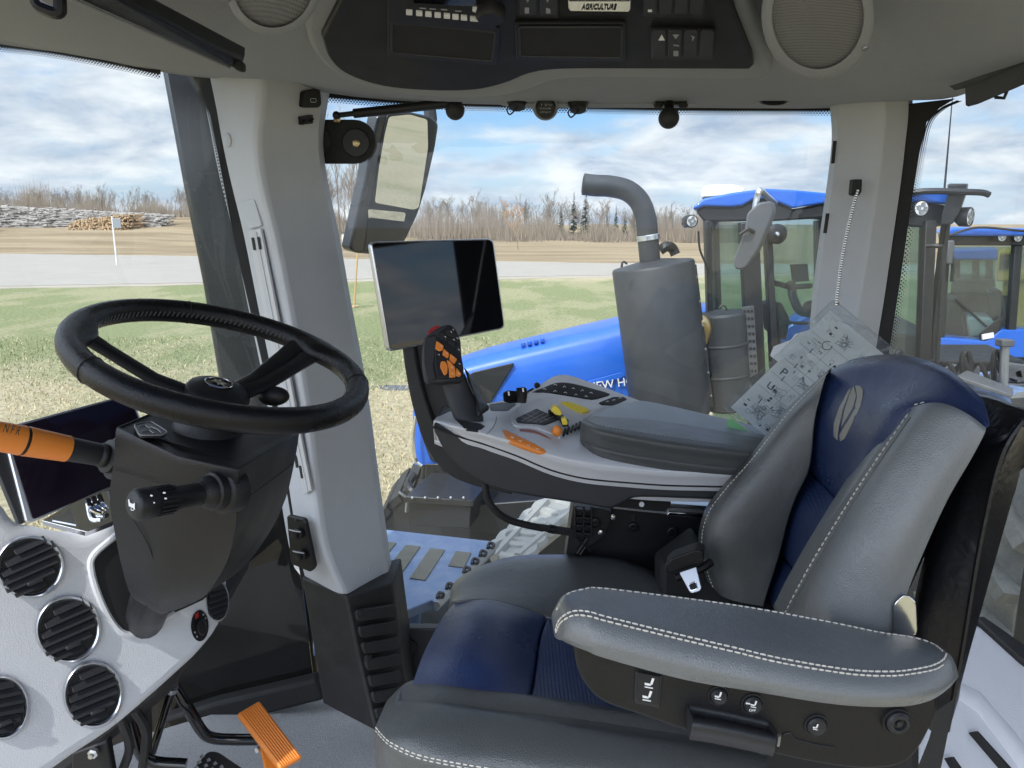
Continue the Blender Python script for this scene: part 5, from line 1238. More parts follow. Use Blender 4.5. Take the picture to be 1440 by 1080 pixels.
# ---------------------------------------------------------------- armrest console
P_base = P
def P(px, py, d): return P_base(px, py, d * 1.09)
AC = thing('armrest_console', 'silver and dark grey control console with padded top and coloured buttons beside the seat', 'console', P(900, 700, 1.35))
ccol = [[(609, 597, 1.33), (610, 591, 1.32), (616, 585, 1.36), (624, 581, 1.40)], [(641, 609, 1.285), (644, 598, 1.28), (650, 586, 1.36), (655, 573, 1.44)],
        [(681, 621, 1.28), (684, 607, 1.275), (695, 588, 1.37), (703, 564, 1.49)], [(726, 637, 1.28), (730, 619, 1.275), (740, 590, 1.38), (742, 552, 1.50)],
        [(774, 657, 1.28), (776, 634, 1.275), (784, 596, 1.38), (786, 527, 1.51)], [(822, 669, 1.28), (824, 644, 1.275), (832, 604, 1.38), (832, 538, 1.51)],
        [(883, 675, 1.28), (885, 652, 1.275), (890, 612, 1.38), (880, 556, 1.50)], [(943, 679, 1.28), (945, 658, 1.275), (950, 622, 1.38), (935, 576, 1.50)],
        [(1030, 681, 1.28), (1032, 660, 1.275), (1036, 634, 1.38), (1020, 606, 1.50)], [(1072, 685, 1.28), (1074, 667, 1.275), (1078, 643, 1.38), (1062, 618, 1.5)]]
cg = fine(ccol, 5, 5)
CPj = Proj(cg)
MB().grid(cg, V((0, .02, -.045))).build('top_shell', M['console_silver'], AC, bevel=.006, seg=3, sharp=30)
low = spl([(609, 598), (641, 610), (681, 622), (726, 638), (774, 658), (822, 670), (883, 676), (943, 680), (1030, 682), (1070, 684)], 4)
bot = spl([(1070, 705), (995, 703), (903, 700), (880, 706), (858, 716), (822, 710), (750, 699), (701, 689), (661, 669), (629, 641), (610, 606)], 4)
slab('lower_shell', M['console_dark'], [P(q[0], q[1], 1.287) for q in low + bot], (0, .17, 0), AC, .012, 4, sharp=30)
MB().tube([P(q[0], q[1] + 2.5, 1.283) for q in low], .0022, 6).build('shell_joint', M['matte_black'], AC)
# armrest pad
apg = fine([[(818, 602, 1.31), (850, 621, 1.27), (950, 640, 1.262), (1062, 653, 1.265), (1092, 655, 1.27)], [(817, 595, 1.31), (850, 607, 1.262), (950, 624, 1.255), (1062, 637, 1.258), (1092, 641, 1.26)],
            [(822, 589, 1.33), (852, 592, 1.31), (950, 606, 1.31), (1064, 622, 1.31), (1092, 625, 1.31)], [(838, 580, 1.38), (870, 577, 1.39), (950, 588, 1.39), (1066, 610, 1.39), (1092, 613, 1.39)],
            [(852, 575, 1.43), (886, 568, 1.46), (922, 568, 1.47), (1066, 601, 1.46), (1092, 603, 1.45)]], 6)
mk('pad_top', (.27, .295, .33), .4, bump=.3, bscale=700, kind='leather', vary=.1)  # bluish sky reflection on the pad is put into this lighter colour
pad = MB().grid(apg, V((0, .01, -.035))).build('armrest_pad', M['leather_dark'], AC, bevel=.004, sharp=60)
APj = Proj(apg)
stitches(APj, [(822, 590), (850, 600), (950, 616), (1060, 630)], pad, 'thread_dark', .0009, .007)
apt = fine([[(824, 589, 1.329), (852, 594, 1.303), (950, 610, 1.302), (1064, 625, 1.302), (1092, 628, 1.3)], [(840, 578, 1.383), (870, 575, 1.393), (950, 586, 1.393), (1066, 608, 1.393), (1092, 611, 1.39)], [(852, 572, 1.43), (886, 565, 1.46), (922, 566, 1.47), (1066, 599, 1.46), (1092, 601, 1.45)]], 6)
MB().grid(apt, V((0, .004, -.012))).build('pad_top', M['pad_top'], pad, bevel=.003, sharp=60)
# controls on the console
ob = decal('orange_keys', 'orange', CPj, rnd([(706, 605), (710, 605), (738, 618), (765, 632), (768, 637), (760, 639.5), (737, 632), (717, 624), (710, 614)], 2), .0015, AC)
for x in (724, 736, 750): MB().tube([CPj.at(x + 1.5, 612 + (x - 724) * .47, .0018), CPj.at(x - 2, 626 + (x - 724) * .38, .0018)], .0005, 4).build('key_gap', M['matte_black'], ob)
for x, y in ((720, 616), (731, 621), (743, 627), (755, 632)): MB().tube([CPj.at(x - 2, y - 1, .0019), CPj.at(x + 1, y + 1, .0019), CPj.at(x + 2, y - 1, .0019)], .0006, 4).build('key_symbol', M['white_print'], ob)
ra = spl([(730, 603.5), (744, 604), (757, 607.5), (768, 613), (776, 618)], 4); ra2 = spl([(776, 618), (767, 615), (756, 610.5), (743, 607.5), (731, 606.5)], 4)
decal('red_scale', 'red_dull', CPj, [tuple(q) for q in ra + ra2], .0008, AC, 0)
tr_ = decal('raised_tray', 'console_silver', CPj, rnd([(716, 588), (734, 566), (760, 562), (800, 561), (850, 574), (840, 584), (816, 600), (792, 615), (778, 612), (752, 602), (722, 601)], 8), .004, AC, .002)
kg = decal('key_pad', 'dark_plastic', CPj, rnd([(724, 593), (755, 578), (786, 593), (766, 600.5), (750, 599), (728, 598)], 2), .007, AC, .0008)
for k in range(1, 4):
    f = k / 4; MB().tube([CPj.at(724 + 31 * f, 594 - 15 * f + .5, .0073), CPj.at(750 + 30 * f - 3, 600 - 6 * f, .0073)], .0005, 4).build('key_gap', M['grey_print'], kg)
for k in range(1, 5):
    f = k / 5; MB().tube([CPj.at(725 + 40 * f, 596 + 4 * f, .0073), CPj.at(755 + 29 * f, 579 + 13 * f, .0073)], .0005, 4).build('key_gap', M['grey_print'], kg)
decal('yellow_pad', 'yellow', CPj, rnd([(787, 569), (799, 569), (827, 579.5), (827, 583), (816, 584), (806, 579)], 2), .009, AC, .001)
yb = decal('lever_base', 'black_plastic', CPj, rnd([(770, 582), (780, 583), (790, 590), (799, 598), (796, 601), (790, 600), (784, 590), (772, 586)], 2), .012, AC, .001)
def block(name, mt, pts, d0, dep, parent, bev=.002): return slab(name, M[mt], [P(x, y, d0) for x, y in pts], (0, dep, .0), parent, bev, 3)
block('yellow_lever', 'yellow', [(774, 577), (778, 571.5), (784, 572), (791, 581), (788, 585), (781, 583.5)], 1.365, .022, AC)
block('yellow_lever', 'yellow', [(789, 589.5), (796, 588), (799, 595), (798, 598), (791, 598)], 1.35, .018, AC)
block('lever_core', 'black_plastic', [(780, 584), (788, 585), (799, 594), (800, 600), (792, 601), (787, 590)], 1.362, .02, AC)
ok_ = MB().ball(P(783, 606, 1.325), .011, 16, 10, (.9, .7, 1)).build('orange_knob', M['orange'], AC); MB().tube([P(784, 610, 1.328), P(787, 617, 1.33)], .0035, 8).build('knob_stem', M['ext_light'], ok_)
for k in range(6):
    f = k / 5; q = CPj.at(793 + 26 * f, 612 - 13 * f, .006); MB().bar(q + V((-.003, -.012, -.003)), q + V((.003, .014, .003)), .004, .006).build('thumb_wheel_tooth', M['black_plastic'], AC, bevel=.001)
ks = decal('key_strip', 'black_plastic', CPj, [tuple(q) for q in spl([(749, 552), (766, 545), (781, 539), (797, 538.5), (815, 542), (837, 548), (858, 554.5), (848, 559), (832, 562.5), (810, 559), (785, 555), (765, 552.5)], 2, True)], .0012, AC, .0003)
for i in range(5):
    for x, y in ((781 + i * 12.5, 542 + i * 2.6 + (i > 3)), (766 + i * 14.5, 548 + i * 2.6)):
        MB().tube([CPj.at(x - 2, y + (i % 2), .0016), CPj.at(x, y - 1.2, .0016), CPj.at(x + 2, y + .6, .0016)], .0007, 4).build('key_symbol', M['white_print'], ks)
k2 = decal('key_strip', 'black_plastic', CPj, rnd([(841, 567), (862, 558.5), (877, 558.5), (882, 562), (862, 570.5), (846, 570)], 2), .0012, AC, .0003)
for x, y in ((854, 566), (863, 564), (872, 561)): MB().tube([CPj.at(x - 2, y, .0016), CPj.at(x, y - 1.2, .0016), CPj.at(x + 2, y - .6, .0016)], .0007, 4).build('key_symbol', M['white_print'], k2)
for a, b_, c_, d_ in ((707, 549, 730, 567), (727, 544, 742, 567)):
    rk = MB().rings([[P(x, y, d) for x, y, d in ((a, b_ + 3, 1.40), (a + 8, b_, 1.385), (c_ - 2, b_ + 1, 1.40), (c_, b_ + 8, 1.42), (c_ - 2, d_, 1.42), (a + 9, d_, 1.385), (a + 1, d_ - 2, 1.40))], [P(x, y, d + .03) + V((0, 0, 0)) for x, y, d in ((a, b_ + 3, 1.40), (a + 8, b_, 1.385), (c_ - 2, b_ + 1, 1.40), (c_, b_ + 8, 1.42), (c_ - 2, d_, 1.42), (a + 9, d_, 1.385), (a + 1, d_ - 2, 1.40))]]).build('rocker', M['black_plastic'], AC, bevel=.003)
    MB().bar(P(a + 8, b_ + 1.5, 1.383), P(a + 9, b_ + 7, 1.383), .002, .003).build('rocker_mark', M['white_print'], rk)
decal('small_switch', 'black_plastic', CPj, rnd([(737, 542), (744, 539.5), (745.5, 550), (740, 552)], 2), .004, AC, .001)
sk_ = CPj.hit(754.5, 542); MB().lathe(sk_[0], sk_[1], [(.0065, -.002), (.0065, .006), (.004, .009), (0, .009)], 18).build('round_button', M['black_plastic'], AC)
decal('tray_recess', 'console_dark', CPj, rnd([(687, 569), (706, 566), (727, 568), (714, 578), (690, 578)], 3), .0008, AC, 0)  # shading of the recess painted as a flat dark decal
MB().tube(CPj.pts([tuple(q) for q in spl([(698, 586), (697, 594), (692, 603), (684, 611)], 4)], .0003), .0006, 4).build('panel_gap', M['matte_black'], AC)
decal('boot_plate', 'matte_black', CPj, [(640, 590), (676, 596), (682, 600), (672, 608), (656, 606)], .001, AC, 0)
# mount under the console
MT = thing('console_mount', 'black mounting plate with bolts, ribbed bracket and silver slide rails under the armrest console', 'bracket', P(900, 790, 1.42))
slab('plate', M['black_plastic'], [P(x, y, 1.42) for x, y in [(806, 705), (867, 712), (988, 726), (1040, 740), (1040, 830), (935, 812), (880, 800), (795, 790)]], (0, .05, 0), MT, .004)
slab('plate_edge', M['steel_grey'], [P(x, y, 1.405) for x, y in [(862, 713), (990, 726), (990, 728.5), (862, 715.5)]], (0, .03, 0), MT, .0006)
for y, h, mt in ((708, 4, 'satin'), (714, 5, 'steel_grey'), (720, 5, 'chrome')): slab('slide_rail', M[mt], [P(x, yy, 1.40) for x, yy in [(941, y), (1030, y + 6), (1030, y + 6 + h), (938, y + h)]], (0, .04, 0), MT, .001)
slab('rail_carriage', M['matte_black'], [P(x, y, 1.385) for x, y in [(878, 704), (900, 700), (944, 706), (943, 712), (936, 720), (866, 713)]], (0, .06, 0), MT, .002)
disc('rail_bolt', 'satin', P(902, 709, 1.383), V((0, -1, .2)).normalized(), .006, .003, MT, 12)
br_ = slab('bracket', M['black_plastic'], [P(x, y, 1.385) for x, y in [(806, 712), (832, 714), (850, 716), (862, 722), (852, 752), (832, 768), (818, 780), (796, 780), (802, 740)]], (0, .03, 0), MT, .002)
for y in (716, 727, 738, 749): slab('rib', M['black_plastic'], [P(x, yy, 1.373) for x, yy in [(808, y), (832, y + 1), (832, y + 4), (808, y + 3)]], (0, .014, 0), br_, .001)
for x in (808, 820, 831): slab('rib', M['black_plastic'], [P(xx, yy, 1.373) for xx, yy in [(x, 713), (x + 3, 713), (x + 2, 756), (x - 1, 756)]], (0, .014, 0), br_, .001)
for q in ([(812, 757), (830, 775)], [(826, 757), (812, 778)], [(812, 757), (824, 768), (816, 780)]): MB().tube([P(x, y, 1.375) for x, y in q], .003, 6).build('strut', M['black_plastic'], br_)
for x, y, r_ in ((837, 735, 8), (890, 741, 8), (945, 747, 8)):
    k_ = MB().lathe(P(x, y, 1.416 if x > 850 else 1.38), V((0, -1, 0)), [(r_ / F * 1.42, 0), (r_ / F * 1.42, .005), (r_ / F * 1.1, .006), (r_ / F * .9, .003), (.003, .003), (.002, .006), (0, .006)], 24).build('boss', M['black_plastic'], MT)
slab('keyhole_slot', M['matte_black'], [P(x, y, 1.417) for x, y in [(887, 722), (893, 722), (893, 733), (887, 733)]], (0, .004, 0), MT, .0005)
for x, y in ((862, 727), (844, 748)): disc('bolt', 'chrome', P(x, y, 1.372), V((0, -1, 0)), .0055, .004, MT, 12, .001)
MB().tube(spl([P(*q) for q in [(682, 680, 1.36), (685, 700, 1.35), (697, 718, 1.35), (716, 731, 1.36), (740, 738, 1.37), (764, 743, 1.38)]], 6), .0075, 10).build('cable', M['matte_black'], MT)
for dz in (-3, 0, 3): MB().tube([P(758, 741 + dz * .6, 1.375), P(780, 745 + dz, 1.38), P(808, 749 + dz, 1.385)], .0042, 8).build('cable_end', M['matte_black'], MT)
MB().lathe(P(772, 743, 1.378), (P(780, 745, 1.38) - P(772, 743, 1.378)), [(.0095, 0), (.0095, .012)], 10).build('cable_tie', M['black_plastic'], MT)
# ---------------------------------------------------------------- joystick
JS = thing('joystick', 'dark grey multifunction joystick with orange and black buttons and a red top button', 'joystick', P(660, 600, 1.34))
hl_ = rnd([(594, 490), (597, 476), (604, 468), (620, 458), (633, 455), (642, 463), (648, 478), (649, 500), (652, 515), (653, 531), (648, 536), (634, 535), (624, 538), (601, 537), (597, 530), (594, 510)], 5)
pj = Plane((600, 500, 1.335), (650, 500, 1.345), (625, 455, 1.365))
slab('head', M['console_dark'], pj.pts(hl_), pj.n * -.03, JS, .007, 4)
fp = rnd([(612, 478), (617, 468), (633, 456), (641, 463), (647, 478), (648, 500), (651, 515), (652, 529), (646, 534), (632, 532), (616, 533), (611, 512)], 4)
slab('face_plate', M['black_plastic'], pj.pts(fp, .005), pj.n * -.008, JS, .002, 3)
slab('head_ridge', M['console_dark'], pj.pts(rnd([(597, 474), (613, 470), (616, 477), (610, 514), (614, 533), (600, 536), (595, 512), (595, 488)], 4), .004), pj.n * -.01, JS, .003, 3)
def jb(mt, pts, name, h=.0035): return slab(name, M[mt], pj.pts(rnd(pts, 1.8), .005 + h), pj.n * -h, JS, .0012, 3)
jb('orange', [(614, 479), (624, 486), (623, 492), (618, 494), (612, 490)], 'orange_button'); jb('orange', [(624, 490), (632, 497), (630, 504), (622, 499)], 'orange_button'); jb('orange', [(633, 497), (643, 505), (639, 512), (632, 506)], 'orange_button')
jb('orange', [(620, 508), (626, 507.5), (630, 515), (629, 525), (625, 528), (619, 516)], 'orange_button', .005); jb('orange', [(628, 506), (633, 508), (640, 516), (641, 530), (632, 531), (631, 518)], 'orange_button', .004); jb('orange', [(642, 517), (649, 526), (646, 530), (641, 528)], 'orange_button', .004)
jb('matte_black', [(613, 495), (620, 498), (619, 503), (613, 501)], 'dark_button'); jb('matte_black', [(645, 507), (650, 515), (648, 519), (642, 514)], 'dark_button')
for l_ in ([(621, 466), (630, 475), (629, 481), (615, 473)], [(631, 461), (637, 466), (640, 473), (633, 474), (626, 468)], [(638, 465), (644, 475), (647, 483), (641, 481), (637, 472)], [(632, 477), (640, 482), (641, 489), (630, 482)], [(643, 484), (647, 486), (648, 500), (642, 492)]): jb('matte_black', l_, 'dark_button', .003)
for x, y in ((626, 474), (634, 467), (638, 478), (643, 476), (645, 492), (637, 464), (617, 499), (646, 512), (620, 487), (628, 497), (637, 503), (635, 517), (636, 526), (645, 526)):
    MB().tube(pj.pts([(x - 1, y - 1), (x + 1, y - .6), (x + .8, y + 1)], .0092), .00045, 4).build('button_symbol', M['white_print'], JS)
slab('red_button', M['red'], pj.pts(rnd([(601, 470), (604, 463), (612, 458), (618, 457), (617, 461), (606, 470)], 2.5), -.006), pj.n * -.014, JS, .003, 3)
def jring(l, dd=.045, back=.2):
    pts = [P(*q) for q in l]
    return pts
stem_l = [((619, 528, 1.352), (656, 528, 1.352)), ((625, 548, 1.345), (662, 545, 1.350)), ((630, 565, 1.335), (670, 562, 1.345)), ((636, 580, 1.325), (677, 578, 1.34)), ((641, 592, 1.32), (682, 588, 1.335)), ((652, 605, 1.315), (682, 600, 1.33))]
rr_ = []
for a, b_ in stem_l:
    A_, B_ = P(*a), P(*b_); c_ = (A_ + B_) / 2; ex_ = (B_ - A_) / 2; r_ = ex_.length
    ey = V((-.25, 1, 0)).normalized() * r_ * 1.0
    rr_.append([c_ + ex_ * math.cos(t_) * 1.0 + ey * (math.sin(t_) * .8 + .6) for t_ in [k * math.pi / 10 for k in range(20)]])
rr_ = [[V(p) for p in r] for r in zip(*[spl(list(c), 4) for c in zip(*rr_)])]
MB().rings(rr_).build('grip', M['console_dark'], JS, sharp=60)
hr = [[P(x, y, d) for x, y, d in r] for r in (((652, 516, 1.365), (656, 520, 1.355), (662, 528, 1.37), (656, 522, 1.40)), ((660, 540, 1.362), (664, 545, 1.350), (671, 544, 1.37), (664, 540, 1.41)), ((668, 560, 1.355), (672, 566, 1.342), (679, 563, 1.36), (672, 558, 1.41)), ((668, 571, 1.342), (674, 579, 1.325), (688, 571, 1.35), (682, 566, 1.40)), ((666, 578, 1.34), (672, 588, 1.322), (688, 577, 1.348), (682, 570, 1.40)))]
MB().rings(hr).build('palm_rest', M['dark_plastic'], JS, bevel=.004, sub=0)
# ---------------------------------------------------------------- monitor on its arm
pm = Plane((522, 340, 1.43), (694, 335, 1.64), (548, 494, 1.43))
MO = thing('monitor', 'black touchscreen monitor with a silver edge on a curved dark arm', 'monitor', P(640, 680, 1.5))
mo = [(521, 340), (694, 335), (711, 462), (547, 495)]
slab('frame', M['satin'], pm.pts(rnd(mo, 8)), pm.n * -.014, MO, .003, 3)
slab('back_shell', M['dark_plastic'], pm.pts(rnd([(524, 343), (692, 338), (708, 460), (550, 491)], 8), -.012), pm.n * -.018, MO, .006, 3)
slab('screen', M['screen'], pm.pts(rnd([(523, 342), (692.5, 337), (709, 460.5), (549.5, 492.5)], 7), .0016), pm.n * -.003, MO, .0008)
MB().lathe(pm.at(530, 379, .0017), pm.n, [(.0022, 0), (0, .0003)], 12).build('sensor', M['grey_print'], MO)
arm_o = spl([(564, 480), (571, 530), (582, 580), (600, 630), (626, 664), (662, 682), (720, 696)], 6); arm_i = spl([(720, 690), (668, 668), (640, 645), (615, 605), (598, 560), (588, 520), (582, 484)], 6)
slab('arm_edge', M['dark_plastic'], [P(q[0], q[1], 1.47) for q in arm_o + arm_i], (.012, .05, 0), MO, .004, 3)
fo = spl([(580, 478), (590, 530), (602, 568), (618, 606), (642, 640), (668, 664)], 6); fi = spl([(700, 664), (668, 630), (646, 590), (632, 550), (624, 510), (622, 478)], 6)
slab('arm_face', M['console_dark'], [P(q[0], q[1], 1.485) for q in fo + fi], (.01, .03, 0), MO, .004, 3)
P = P_base
# ---------------------------------------------------------------- outside mirror
MI = thing('outside_mirror', 'large grey framed outside mirror reflecting grass, seen through the side window behind the hinge plate', 'mirror', P(550, 350, 2.35))
class NP(Plane):
    def __init__(s, o, n): s.o = o; s.n = n.normalized()
pmi = NP(P(560, 240, 2.35), V((.74, -.66, -.115)))
fo_ = [tuple(q) for q in rnd([(532, 161), (576, 157), (608, 164), (618, 174), (613, 207), (600, 264), (589, 300), (571, 338), (556, 360), (500, 356), (493, 350), (504, 300), (516, 247), (527, 184)], 6)]
slab('frame', M['post_dark'], pmi.pts(fo_), pmi.n * -.05, MI, .008, 3)
slab('frame_face', M['ext_dark'], pmi.pts(rnd([(545, 161), (576, 159), (606, 166), (614, 176), (609, 207), (597, 264), (586, 300), (568, 336), (552, 356), (512, 354), (520, 300), (530, 247), (539, 190)], 5), .004), pmi.n * -.006, MI, .002)
slab('mirror_glass', M['mirror'], pmi.pts(rnd([(547, 164), (576, 161), (601, 168), (602, 207), (589, 292), (582, 295), (527, 285), (533, 235), (541, 189)], 4), .007), pmi.n * -.004, MI, 0)
slab('lower_glass', M['mirror'], NP(P(545, 318, 2.345), V((.72, -.66, -.26))).pts(rnd([(517, 294), (571, 299), (566, 322), (553, 338), (522, 338)], 4), .006), pmi.n * -.004, MI, 0)
MB().tube([P(600, 200, 2.45), P(606, 168, 2.5), P(600, 120, 2.5)], .02, 8).build('mirror_arm', M['ext_dark'], MI)
# ---------------------------------------------------------------- step platform outside the window
SPF = thing('step_platform', 'blue painted step platform with grey grip pads and clip loops, outside the side window', 'platform', PZ(620, 800, Z(-1.15)))
zp = Z(-1.1)
slab('deck', M['paint_blue_washed'], [PZ(x, y, zp) for x, y in [(440, 733), (540, 744), (696, 761), (697, 766), (614, 848), (608, 843), (558, 864), (440, 910)]], (0, 0, -.03), SPF, .004)
for q in ([(571, 766), (591, 768), (553, 822), (528, 818)], [(605, 770.5), (625.5, 773), (598, 815.5), (576, 812.6)], [(641, 774.7), (662.5, 777), (652, 797.7), (630.4, 795)], [(530, 760), (557, 763), (534, 792), (500, 790)]): slab('grip_pad', mk('grip_pad', (.15, .145, .12), .9, bump=.8, bscale=150, vary=.3, vscale=30) or M['grip_pad'], [PZ(x, y, zp + .004) for x, y in q], (0, 0, -.005), SPF, 0)
for x, y in ((690, 769), (679, 780), (668, 791), (656, 803), (632, 826), (619, 839)): MB().tube(spl([PZ(x - 4, y + 2, zp + .012), PZ(x - 2, y - 5, zp + .02), PZ(x + 4, y - 4, zp + .02), PZ(x + 3, y + 1, zp + .012), PZ(x - 1, y + 1, zp + .012)], 3), .006, 6).build('clip_loop', M['ext_dark'], SPF)
MB().tube([PZ(698, 766, zp), PZ(614, 851, zp)], .012, 6).build('edge_rail', M['steel_grey'], SPF)
slab('front_skirt', M['paint_blue_washed'], [PZ(x, y, Z(-1.2)) for x, y in [(540, 876), (592, 850), (588, 890), (540, 900)]], (0, 0, -.05), SPF, .004)
slab('under_frame', M['ext_dark'], [PZ(x, y, Z(-1.25)) for x, y in [(590, 850), (640, 838), (640, 900), (588, 900)]], (0, 0, -.1), SPF, .004)
WK = thing('walkway_plank', 'pale grey steel walkway plank with round raised dimples, behind the step platform', 'plank', PZ(760, 740, Z(-1.3)))
zk = Z(-1.28)
mk('plank_steel', (.27, .275, .27), .5, vary=.25, vscale=8, dust=.5, dcol=(.34, .32, .28))
slab('plank', M['plank_steel'], [PZ(x, y, zk) for x, y in [(690, 786), (764, 706), (830, 706), (728, 786)]], (0, 0, -.05), WK, .006)
for x, y in ((712, 774), (726, 759), (741, 744), (757, 729), (772, 716)): MB().lathe(PZ(x + 8, y, zk), V((0, 0, 1)), [(.11, 0), (.1, .018), (.07, .022), (.06, .008), (0, .008)], 20).build('dimple', M['plank_steel'], WK)
for o_ in (0, 26): MB().tube([PZ(694 + o_ * 1.3, 784, zk + .01), PZ(768 + o_ * 1.9, 706, zk + .01)], .02, 6).build('plank_flange', M['plank_steel'], WK)
# ---------------------------------------------------------------- instruction card on its chain
TG = thing('instruction_card', 'white printed instruction card in a clear plastic sleeve hanging by a bead chain', 'card', P(1120, 600, 1.55))
pg = Plane((1172, 420, 1.66), (1018, 572, 1.53), (1275, 503, 1.60))
def cu_(a, b_): # a along the long side (from the hole), b along the short side, 0..1
    x = 1172 + (1018 - 1172) * a + (1275 - 1172) * b_; y = 421 + (573 - 421) * a + (505 - 421) * b_
    return x, y
slab('card_sheet', M['card'], pg.pts([cu_(.07, .06), cu_(.97, .05), cu_(.97, .95), cu_(.07, .95)]), pg.n * -.001, TG, 0)
sl = rnd([cu_(0, .0), cu_(1.0, 0), cu_(1.01, .6), cu_(1.0, 1), cu_(0, 1)], 5)
slv = slab('sleeve', M['sleeve'], pg.pts(sl, .004), pg.n * -.0006, TG, 0)
MB().tube(pg.pts(sl, .003), .0013, 5, closed=True).build('sleeve_edge', M['sleeve'], slv)
slab('second_card', M['card'], pg.pts([(1083, 500), (1088, 487), (1112, 478), (1118, 470), (1150, 460), (1110, 520)], -.012), pg.n * -.001, TG, 0)
slab('green_card', M['green_card'], pg.pts([(1022, 590), (1030, 590), (1058, 610), (1050, 616), (1024, 603)], -.006), pg.n * -.001, TG, 0)
def ln(q, r=.0004, mt='grey_print'): MB().tube(pg.pts([cu_(*p) for p in q], .0004), r, 4).build('print_line', M[mt], TG)
for a in (.36, .5, .62, .74): ln([(a, .08), (a, .60)])
ln([(.25, .36), (.95, .36)]); ln([(.25, .62), (.95, .62)]); ln([(.25, .08), (.25, .62)])
def wr(s_, a, b_, wd, hh=None): text(s_, pg.at(*cu_(a, b_), .0006), pg.at(*cu_(a, b_ + wd), .0006), pg.at(*cu_(a - .1, b_)) - pg.at(*cu_(a, b_)), M['matte_black'], TG, h=hh, ext=.0001, name='print')
wr('P', .60, .15, .06); wr('U', .72, .15, .07)
for a in (.37, .51, .63, .84): wr('1', a, .20, .010)
def blob(a, b_, r, seed, mt='grey_print', n=9):
    q = random.Random(seed); m = MB()
    for i in range(n):
        m.tube(pg.pts([cu_(a + q.uniform(-r, r), b_ + q.uniform(-r, r) * 1.6) for _ in range(3)], .0005), .0005, 4)
    m.build('drawing', M[mt], TG)
blob(.17, .42, .05, 1, n=16); blob(.55, .42, .04, 2); blob(.70, .30, .04, 3); blob(.88, .30, .05, 4, n=16); blob(.80, .45, .05, 5, n=14); blob(.43, .48, .035, 6)
qd = random.Random(77)
for a0, b0 in ((.30, .15), (.30, .28), (.42, .16), (.43, .30), (.55, .30), (.66, .45), (.68, .18), (.78, .22), (.80, .34), (.88, .17), (.92, .42), (.90, .52), (.47, .55), (.58, .56), (.34, .50), (.15, .66), (.15, .22)):
    m = MB()
    for i in range(5):
        a1, b1 = a0 + qd.uniform(-.03, .03), b0 + qd.uniform(-.06, .06); w1, h1 = qd.uniform(.006, .02), qd.uniform(.012, .04)
        if i % 3 == 0: m.prism(pg.pts([cu_(a1, b1), cu_(a1 + w1, b1), cu_(a1 + w1, b1 + h1), cu_(a1, b1 + h1)], .0007), pg.n * -.0004)
        else: m.tube(pg.pts([cu_(a1, b1), cu_(a1 + w1 * 1.5, b1), cu_(a1 + w1 * 1.5, b1 + h1 * 1.4), cu_(a1, b1 + h1 * 1.4)], .0006), .0004, 4, closed=True)
    m.build('drawing', M['grey_print' if qd.random() < .5 else 'matte_black'], TG)
for r_ in range(4):
    for c_ in range(5): ln([(.30 + r_ * .022, .68 + c_ * .05), (.30 + r_ * .022, .70 + c_ * .05 + qd.uniform(0, .02))], .0005)
MB().tube(pg.pts([(1163 + 7 * math.cos(t_ * .26), 486 + 6 * math.sin(t_ * .26)) for t_ in range(22)], .0006), .0008, 5).build('drawing', M['matte_black'], TG)
slab('logo_box', M['matte_black'], pg.pts([cu_(.22, .74), cu_(.22, .92), cu_(.25, .92), cu_(.25, .74)], .0006), pg.n * -.0004, TG, 0)
MB().lathe(pg.at(1176, 427, .004), pg.n, [(.006, 0), (.006, .002), (.003, .002), (.003, 0)], 18).build('eyelet', M['chrome'], slv)
CH = thing('bead_chain', 'silver bead chain hanging from a black clip on the rear pillar', 'chain', P(1190, 340, 1.7))
m = MB(); c0_, c1_ = P(1206, 268, 1.715), pg.at(1176, 428, .006)
for k in range(48):
    f = k / 47; q = c0_.lerp(c1_, f) + V((-.006 * math.sin(f * 3.14), 0, 0)); m.ball(q, .0041, 8, 5)
m.build('beads', M['chrome'], CH, recalc=False)
slab('clip', M['matte_black'], [P(x, y, 1.715) for x, y in rnd([(1200, 252), (1213, 252), (1212, 270), (1208, 276), (1198, 274)], 2)], (0, .02, 0), CH, .002)
# ---------------------------------------------------------------- driver seat
ST_ = thing('driver_seat', 'leather driver seat with dark grey bolsters, blue centre panels and a leaf on the headrest', 'seat', P(1000, 1000, 1.15))
def cushion(name, mt, rows, vec, n=6, bevel=.006):
    g = fine(rows, n)
    return MB().grid(g, V(vec)).build(name, M[mt], ST_, bevel=bevel, seg=3, sharp=180), Proj(g)
bk = (.03, .09, -.05)
fb, FBj = cushion('far_bolster', 'leather_dark', [[(1170, 517, 1.331), (1166, 520, 1.303), (1163, 523, 1.265)], [(1135, 547, 1.350), (1142, 551, 1.303), (1156, 547, 1.270)], [(1101, 581, 1.360), (1112, 588, 1.303), (1146, 592, 1.274)], [(1055, 640, 1.369), (1070, 648, 1.298), (1139, 655, 1.274)],
    [(1014, 686, 1.369), (1034, 694, 1.293), (1120, 698, 1.274)], [(991, 718, 1.369), (1012, 728, 1.289), (1108, 732, 1.274)], [(982, 755, 1.369), (1004, 764, 1.284), (1099, 768, 1.274)], [(986, 792, 1.360), (1008, 800, 1.284), (1090, 800, 1.265)], [(1004, 842, 1.341), (1024, 848, 1.274), (1074, 852, 1.255)], [(1012, 880, 1.331), (1030, 890, 1.274), (1070, 890, 1.255)]], bk)
